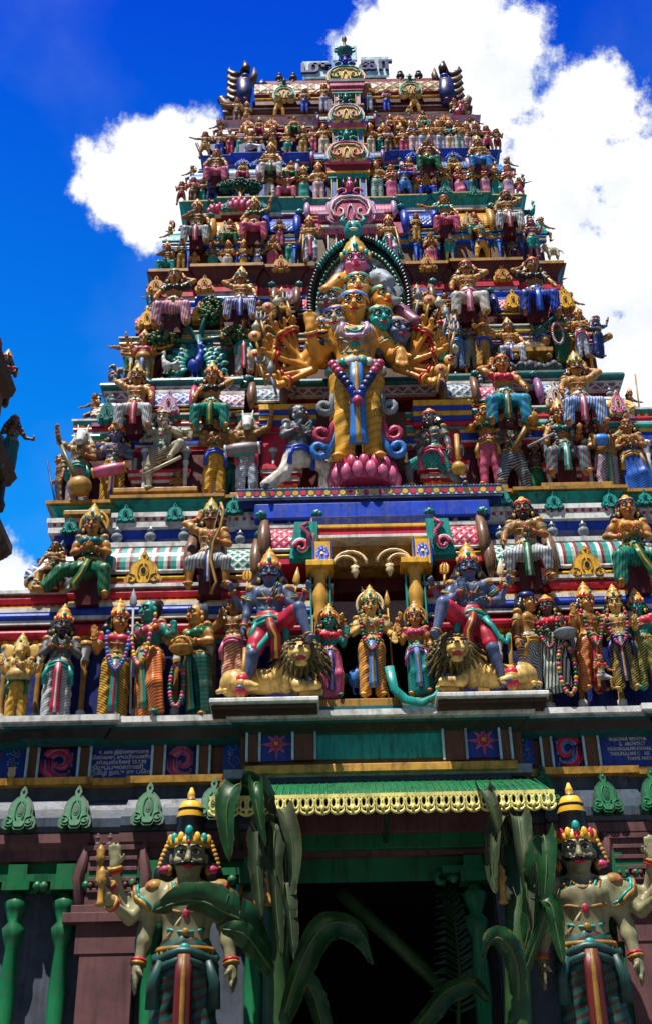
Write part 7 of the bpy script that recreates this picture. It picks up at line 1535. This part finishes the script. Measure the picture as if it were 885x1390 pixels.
def plant(name, lab, base, leaves, stem=None):
    b = PY(*base[:2], base[2]); r = empty(name, (b.x, base[2], 0), 0, lab, 'banana plant')
    if stem: mb = MB(); mb.tube([PY(x, y, Y) - r.location for x, y, Y in stem], [.13 - .012 * k for k in range(len(stem))], 'banana_stem', 12); mb.build('stem', r)
    for i, (pts, w, m, tear, fold, side) in enumerate(leaves):
        mb = MB(); leafblade(mb, [PY(x, y, Y) - r.location for x, y, Y in pts], w, m, fold, tear, i * 7 + int(base[0]), side); mb.build('leaf', r)
A = YB - 1.0
plant('banana_plant', 'banana plant with big torn leaves tied to the left doorpost', (372, 1500, A), [
    (((372, 1290, A), (366, 1150, A), (345, 1080, A - .1), (322, 1066, A - .2), (308, 1100, A - .25), (312, 1170, A - .2)), .15, 'banana_leaf', .08, .35, (1, -.2, .1)),
    (((375, 1280, A), (380, 1130, A - .05), (362, 1075, A - .2), (346, 1064, A - .3), (350, 1100, A - .35), (360, 1150, A - .3)), .09, 'banana_leaf', .15, .6, (1, .3, 0)),
    (((372, 1320, A), (340, 1262, A - .35), (312, 1242, A - .5), (262, 1222, A - .56), (206, 1238, A - .56)), .19, 'banana_leaf', .5, .55, (.1, -.75, .8)),
    (((376, 1330, A), (350, 1290, A - .3), (330, 1268, A - .5), (300, 1262, A - .5)), .11, 'banana_leaf', .2, .2, (.2, -.5, 1)),
    (((378, 1300, A), (384, 1180, A), (372, 1120, A - .1), (382, 1100, A - .2), (398, 1150, A - .2), (396, 1230, A - .2)), .12, 'dry_leaf', .2, .7, (1, .2, 0)),
    (((380, 1400, A), (400, 1330, A - .2), (425, 1275, A - .35), (455, 1252, A - .45), (492, 1268, A - .45), (506, 1310, A - .45)), .15, 'banana_leaf', .2, .7, (.2, -.6, 1)),
    (((380, 1290, A), (388, 1180, A - .05), (378, 1120, A - .15), (372, 1150, A - .2), (376, 1230, A - .2), (382, 1300, A - .2)), .1, 'dark_leaf', .35, .8, (1, .3, 0)),
    (((372, 1270, A), (362, 1170, A - .1), (352, 1130, A - .2), (350, 1180, A - .25), (356, 1250, A - .25)), .1, 'dark_leaf', .35, .8, (1, -.3, 0)),
    (((386, 1330, A), (392, 1240, A - .1), (388, 1200, A - .2), (394, 1240, A - .25), (400, 1310, A - .25)), .1, 'dark_leaf', .4, .8, (1, .2, 0)),
], [(374, 1560, A), (376, 1400, A), (374, 1290, A), (368, 1170, A)])
plant('banana_plant', 'banana plant with hanging withered leaves tied to the right doorpost', (700, 1500, A), [
    (((704, 1300, A), (690, 1160, A), (672, 1090, A - .1), (655, 1072, A - .2), (668, 1100, A - .25), (682, 1150, A - .2)), .1, 'dry_leaf', .3, .6, (1, .2, 0)),
    (((704, 1280, A), (708, 1160, A), (690, 1110, A - .1), (672, 1130, A - .2), (668, 1180, A - .2), (674, 1215, A - .2)), .1, 'dry_leaf', .3, .7, (1, -.2, 0)),
    (((706, 1320, A), (722, 1240, A - .2), (730, 1170, A - .45), (738, 1135, A - .5), (742, 1180, A - .55), (736, 1240, A - .5)), .13, 'banana_leaf', .12, .5, (1, -.2, .2)),
    (((706, 1340, A), (740, 1240, A - .3), (735, 1225, A - .5), (748, 1230, A - .55), (756, 1265, A - .55), (765, 1310, A - .55)), .1, 'banana_leaf', .15, .5, (1, -.2, .2)),
    (((704, 1400, A), (702, 1320, A - .2), (690, 1285, A - .3), (670, 1275, A - .35), (652, 1310, A - .35)), .11, 'banana_leaf', .2, .4, (.4, -.5, 1)),
    (((706, 1280, A), (716, 1160, A - .05), (704, 1110, A - .2), (712, 1180, A - .3), (720, 1270, A - .3)), .11, 'dry_leaf', .25, .7, (1, .2, 0)),
], [(706, 1560, A), (704, 1400, A), (702, 1280, A), (698, 1150, A)])
A2 = YB - .7
rod('green_log', 'thick dark green plant stem leaning across the dark doorway', 'plant stem', (600, 1340), (462, 1212), YB + .35, .075, 'banana_stem', Y1=YB + .25)
A2 = YB + .3
PF = empty('palm_frond', PY(622, 1400, A2), 0, 'feathery palm frond standing upright in the doorway', 'palm frond'); p0 = PF.location.copy()
P = [PY(x, y, A2) - p0 for x, y in ((622, 1400), (624, 1320), (618, 1255), (606, 1205))]; mb = MB(); mb.tube(P, [.025, .02, .014, .005], 'banana_stem', 7); mb.build('stem', PF); mb = MB()
for k in range(26):
    t = k / 25 * 2.6 + .3; i = min(int(t), 2); p = P[i].lerp(P[i + 1], t - i)
    for s in (-1, 1): e = p + Vector((s * (.34 - .07 * t), -.04, .02 + .08 * (k % 3) / 3)); md = (p + e) / 2 + Vector((0, -.02, .05)); mb.add([p + Vector((0, 0, -.014)), md + Vector((0, 0, -.018)), e, md + Vector((0, 0, .018)), p + Vector((0, 0, .014))], [(0, 1, 2, 3, 4)], 'banana_leaf')
mb.build('leaflets', PF)
A2 = YB - .35
plant('banana_plant', 'low banana leaf clump at the foot of the doorway', (450, 1500, A2), [
    (((470, 1480, A2), (440, 1400, A2 - .1), (425, 1350, A2 - .2), (408, 1330, A2 - .25), (398, 1350, A2 - .25)), .11, 'banana_leaf', .1, .6, (.6, -.4, .8)), (((474, 1490, A2), (560, 1400, A2 - .1), (600, 1350, A2 - .15), (640, 1335, A2 - .15), (665, 1360, A2 - .15)), .12, 'banana_leaf', .15, .6, (.2, -.5, 1))])
# neighbouring tower corner at the left edge
YNB = 7.6
NB = empty('neighbouring_tower', (0, 0, 0), 0, 'dark corner of another statue-covered tower at the left edge', 'tower')
xr = PY(17, 745, YNB + 1.3).x
mb = MB(); zA = lambda y: PY(10, y, YNB + 1.3).z
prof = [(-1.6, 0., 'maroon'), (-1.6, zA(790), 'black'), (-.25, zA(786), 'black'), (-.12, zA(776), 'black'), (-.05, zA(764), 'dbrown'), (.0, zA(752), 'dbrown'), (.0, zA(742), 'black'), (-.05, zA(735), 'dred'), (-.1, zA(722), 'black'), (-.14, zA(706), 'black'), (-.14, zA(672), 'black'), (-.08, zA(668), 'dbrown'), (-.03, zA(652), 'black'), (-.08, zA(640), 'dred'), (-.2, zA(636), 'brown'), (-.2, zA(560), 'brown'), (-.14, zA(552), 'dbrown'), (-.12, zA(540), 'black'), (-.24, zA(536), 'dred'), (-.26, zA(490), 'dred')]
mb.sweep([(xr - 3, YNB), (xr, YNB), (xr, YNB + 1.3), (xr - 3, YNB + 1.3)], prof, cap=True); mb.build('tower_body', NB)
mb = MB()
for y_, r_ in ((758, .03), (728, .022), (662, .025), (645, .02), (546, .025)):
    for k in range(9): mb.ell((xr - {758: .03, 728: .12, 662: .08, 645: .1, 546: .2}[y_], YNB + .1 + k * .14, zA(y_)), (r_, r_ * 1.2, r_ * 1.4), ('dteal', 'dbrown', 'maroon')[k % 3], 7, 5)
for k in range(4): mb.lathe([(.05, 0), (.06, .05), (.04, .1), (.04, .4), (.07, .46), (.07, .5)], (xr - .12, YNB + .15 + k * .33, zA(706)), ('dteal', 'dbrown')[k % 2], 8)
mb.build('moulding_boss', NB)
statue(9, 638, 566, YNB + 1.25, 'dark statue with one arm stretched out on the tower at the left edge', 'dskin', 'st', ('belly', 'lowout'), 'sari:dteal', up='maroon', q=1, crown='small', rz=30, group='statues on the neighbouring tower')
statue(0, 552, 478, YNB + 1.2, 'dark upper statue on the tower at the left edge', 'dskin', 'st', ('belly', 'hold'), 'dhoti:brown', up='dred', q=1, rz=20, group='statues on the neighbouring tower')
# ------------------------------------------------------------------ ground, sky, sun
mb = MB(); mb.add([(-400, -400, 0), (400, -400, 0), (400, 400, 0), (-400, 400, 0)], [(0, 1, 2, 3)], 'asphalt'); g = mb.build('ground'); g['kind'] = 'structure'
SUN_EL, SUN_AZ = 67., -28.            # azimuth from straight in front of the tower, negative = from the left
sd = Vector((math.sin(R(SUN_AZ)) * math.cos(R(SUN_EL)), -math.cos(R(SUN_AZ)) * math.cos(R(SUN_EL)), math.sin(R(SUN_EL))))
ld = bpy.data.lights.new('sun', 'SUN'); ld.energy = 5.; ld.angle = R(.55); ld.color = (1, .95, .86)
lo_ = bpy.data.objects.new('sun', ld); COL.objects.link(lo_); lo_.rotation_euler = sd.to_track_quat('Z', 'Y').to_euler(); lo_.location = (0, -20, 40)
w = bpy.data.worlds.new('World'); SC.world = w; w.use_nodes = True
nt = w.node_tree; L = nt.links; bg = nt.nodes['Background']; bg.inputs['Strength'].default_value = .07
sky = nn(nt, 'ShaderNodeTexSky', sky_type='NISHITA'); sky.sun_disc = False; sky.sun_elevation = R(SUN_EL); sky.sun_rotation = math.atan2(sd.x, sd.y)
tc = nn(nt, 'ShaderNodeTexCoord')
def mth(op, a, b=None, c=None, clamp=False):
    n = nn(nt, 'ShaderNodeMath', operation=op); n.use_clamp = clamp
    for i, v in enumerate((a, b, c)):
        if v is None: continue
        if isinstance(v, (int, float)): n.inputs[i].default_value = v
        else: L.new(v, n.inputs[i])
    return n.outputs[0]
nz = nn(nt, 'ShaderNodeTexNoise', Scale=9., Detail=9., Roughness=.6); L.new(tc.outputs['Generated'], nz.inputs['Vector'])
nz2 = nn(nt, 'ShaderNodeTexNoise', Scale=26., Detail=6., Roughness=.65); L.new(tc.outputs['Generated'], nz2.inputs['Vector'])
BL = [(200, 235, 70), (265, 205, 55), (140, 240, 52), (150, 275, 42), (210, 295, 55), (280, 260, 70), (235, 180, 35),       # cloud left of the tower
      (500, 80, 75), (580, 60, 80), (660, 110, 110), (540, 120, 90), (760, 230, 130), (700, 60, 60), (850, 350, 160), (800, 480, 160), (900, 560, 140), (700, 330, 160), (860, 240, 90), (640, 20, 60), (870, 440, 130), (740, 420, 120), (800, 150, 70), (620, 200, 90), (880, 300, 90),   # great cloud at the right
      (10, 790, 60), (-40, 760, 70), (40, 840, 60), (560, 10, 50)]
f = None
for px, py, rad in BL:
    d = ray(px, py).normalized(); e = ray(px + rad, py).normalized(); ang = d.angle(e)
    vm = nn(nt, 'ShaderNodeVectorMath', operation='DISTANCE'); L.new(tc.outputs['Generated'], vm.inputs[0]); vm.inputs[1].default_value = d
    v = mth('SUBTRACT', 1.0, mth('DIVIDE', vm.outputs['Value'], ang))
    f = v if f is None else mth('SMOOTH_MAX', f, v, .25)
# clouds elsewhere in the sky, out of the frame
n3 = nn(nt, 'ShaderNodeTexNoise', Scale=2.3, Detail=8.); L.new(tc.outputs['Generated'], n3.inputs['Vector'])
f2 = mth('ADD', f, mth('MULTIPLY', mth('SUBTRACT', nz.outputs['Fac'], .5), 2.1)); f2 = mth('ADD', f2, mth('MULTIPLY', mth('SUBTRACT', nz2.outputs['Fac'], .5), 1.5))
nz4 = nn(nt, 'ShaderNodeTexNoise', Scale=75., Detail=6., Roughness=.7); L.new(tc.outputs['Generated'], nz4.inputs['Vector']); f2 = mth('ADD', f2, mth('MULTIPLY', mth('SUBTRACT', nz4.outputs['Fac'], .5), .35))
mr = nn(nt, 'ShaderNodeMapRange', interpolation_type='SMOOTHSTEP'); mr.inputs[1].default_value = -.02; mr.inputs[2].default_value = .38; L.new(f2, mr.inputs[0])
wisp = nn(nt, 'ShaderNodeMapRange'); wisp.inputs[1].default_value = .57; wisp.inputs[2].default_value = .85; wisp.inputs[4].default_value = .4
L.new(n3.outputs['Fac'], wisp.inputs[0])
cov = mth('MAXIMUM', mr.outputs[0], mth('MULTIPLY', wisp.outputs[0], nz2.outputs['Fac']))
tint = nn(nt, 'ShaderNodeMix', data_type='RGBA', blend_type='MULTIPLY'); tint.inputs['Factor'].default_value = 1.; tint.inputs[7].default_value = SKYTINT
sy = nn(nt, 'ShaderNodeSeparateXYZ'); L.new(tc.outputs['Generated'], sy.inputs[0])
gy = nn(nt, 'ShaderNodeMapRange', interpolation_type='SMOOTHSTEP'); gy.inputs[1].default_value = -.7; gy.inputs[2].default_value = .45; gy.inputs[3].default_value = .5; gy.inputs[4].default_value = 1.; L.new(sy.outputs[1], gy.inputs[0])  # sky darkened on the viewer's side to weaken the fill light
sg = nn(nt, 'ShaderNodeVectorMath', operation='SCALE'); L.new(sky.outputs[0], sg.inputs[0]); L.new(gy.outputs[0], sg.inputs['Scale'])
L.new(sg.outputs[0], tint.inputs[6])
hz = nn(nt, 'ShaderNodeValToRGB'); e = hz.color_ramp.elements; e[0].position = .40; e[0].color = (.02, 1.75, 1.2, 1); e[1].position = .80; e[1].color = (.012, .38, .95, 1); L.new(sy.outputs[2], hz.inputs['Fac'])
t2 = nn(nt, 'ShaderNodeMix', data_type='RGBA', blend_type='MULTIPLY'); t2.inputs['Factor'].default_value = 1.; L.new(hz.outputs[0], t2.inputs[7])
cc = nn(nt, 'ShaderNodeValToRGB'); e = cc.color_ramp.elements; e[0].position = .34; e[0].color = (.60, .72, .86, 1); e[1].position = .53; e[1].color = (1, 1, 1, 1)
L.new(mth('ADD', mth('MULTIPLY', nz.outputs['Fac'], .55), mth('MULTIPLY', mr.outputs[0], .25)), cc.inputs['Fac'])
rear = nn(nt, 'ShaderNodeMapRange', interpolation_type='SMOOTHSTEP'); rear.inputs[1].default_value = .15; rear.inputs[2].default_value = -.45; L.new(sy.outputs[1], rear.inputs[0])   # unseen grey cloud bank added behind the viewer to dim and neutralise the fill
cov = mth('MAXIMUM', cov, mth('MULTIPLY', rear.outputs[0], .8))
cm = nn(nt, 'ShaderNodeVectorMath', operation='SCALE'); L.new(mth('SUBTRACT', 9.5, mth('MULTIPLY', rear.outputs[0], 7.7)), cm.inputs['Scale']); L.new(cc.outputs['Color'], cm.inputs[0])
mx = nn(nt, 'ShaderNodeMix', data_type='RGBA'); L.new(cov, mx.inputs['Factor']); L.new(tint.outputs[2], t2.inputs[6]); L.new(t2.outputs[2], mx.inputs[6]); L.new(cm.outputs[0], mx.inputs[7])
L.new(mx.outputs[2], bg.inputs['Color'])
SC.view_settings.view_transform = 'Standard'; SC.view_settings.look = 'None'; SC.view_settings.exposure = .66; SC.view_settings.gamma = 1.; SC.view_settings.use_curve_mapping = False
bpy.context.view_layer.update()
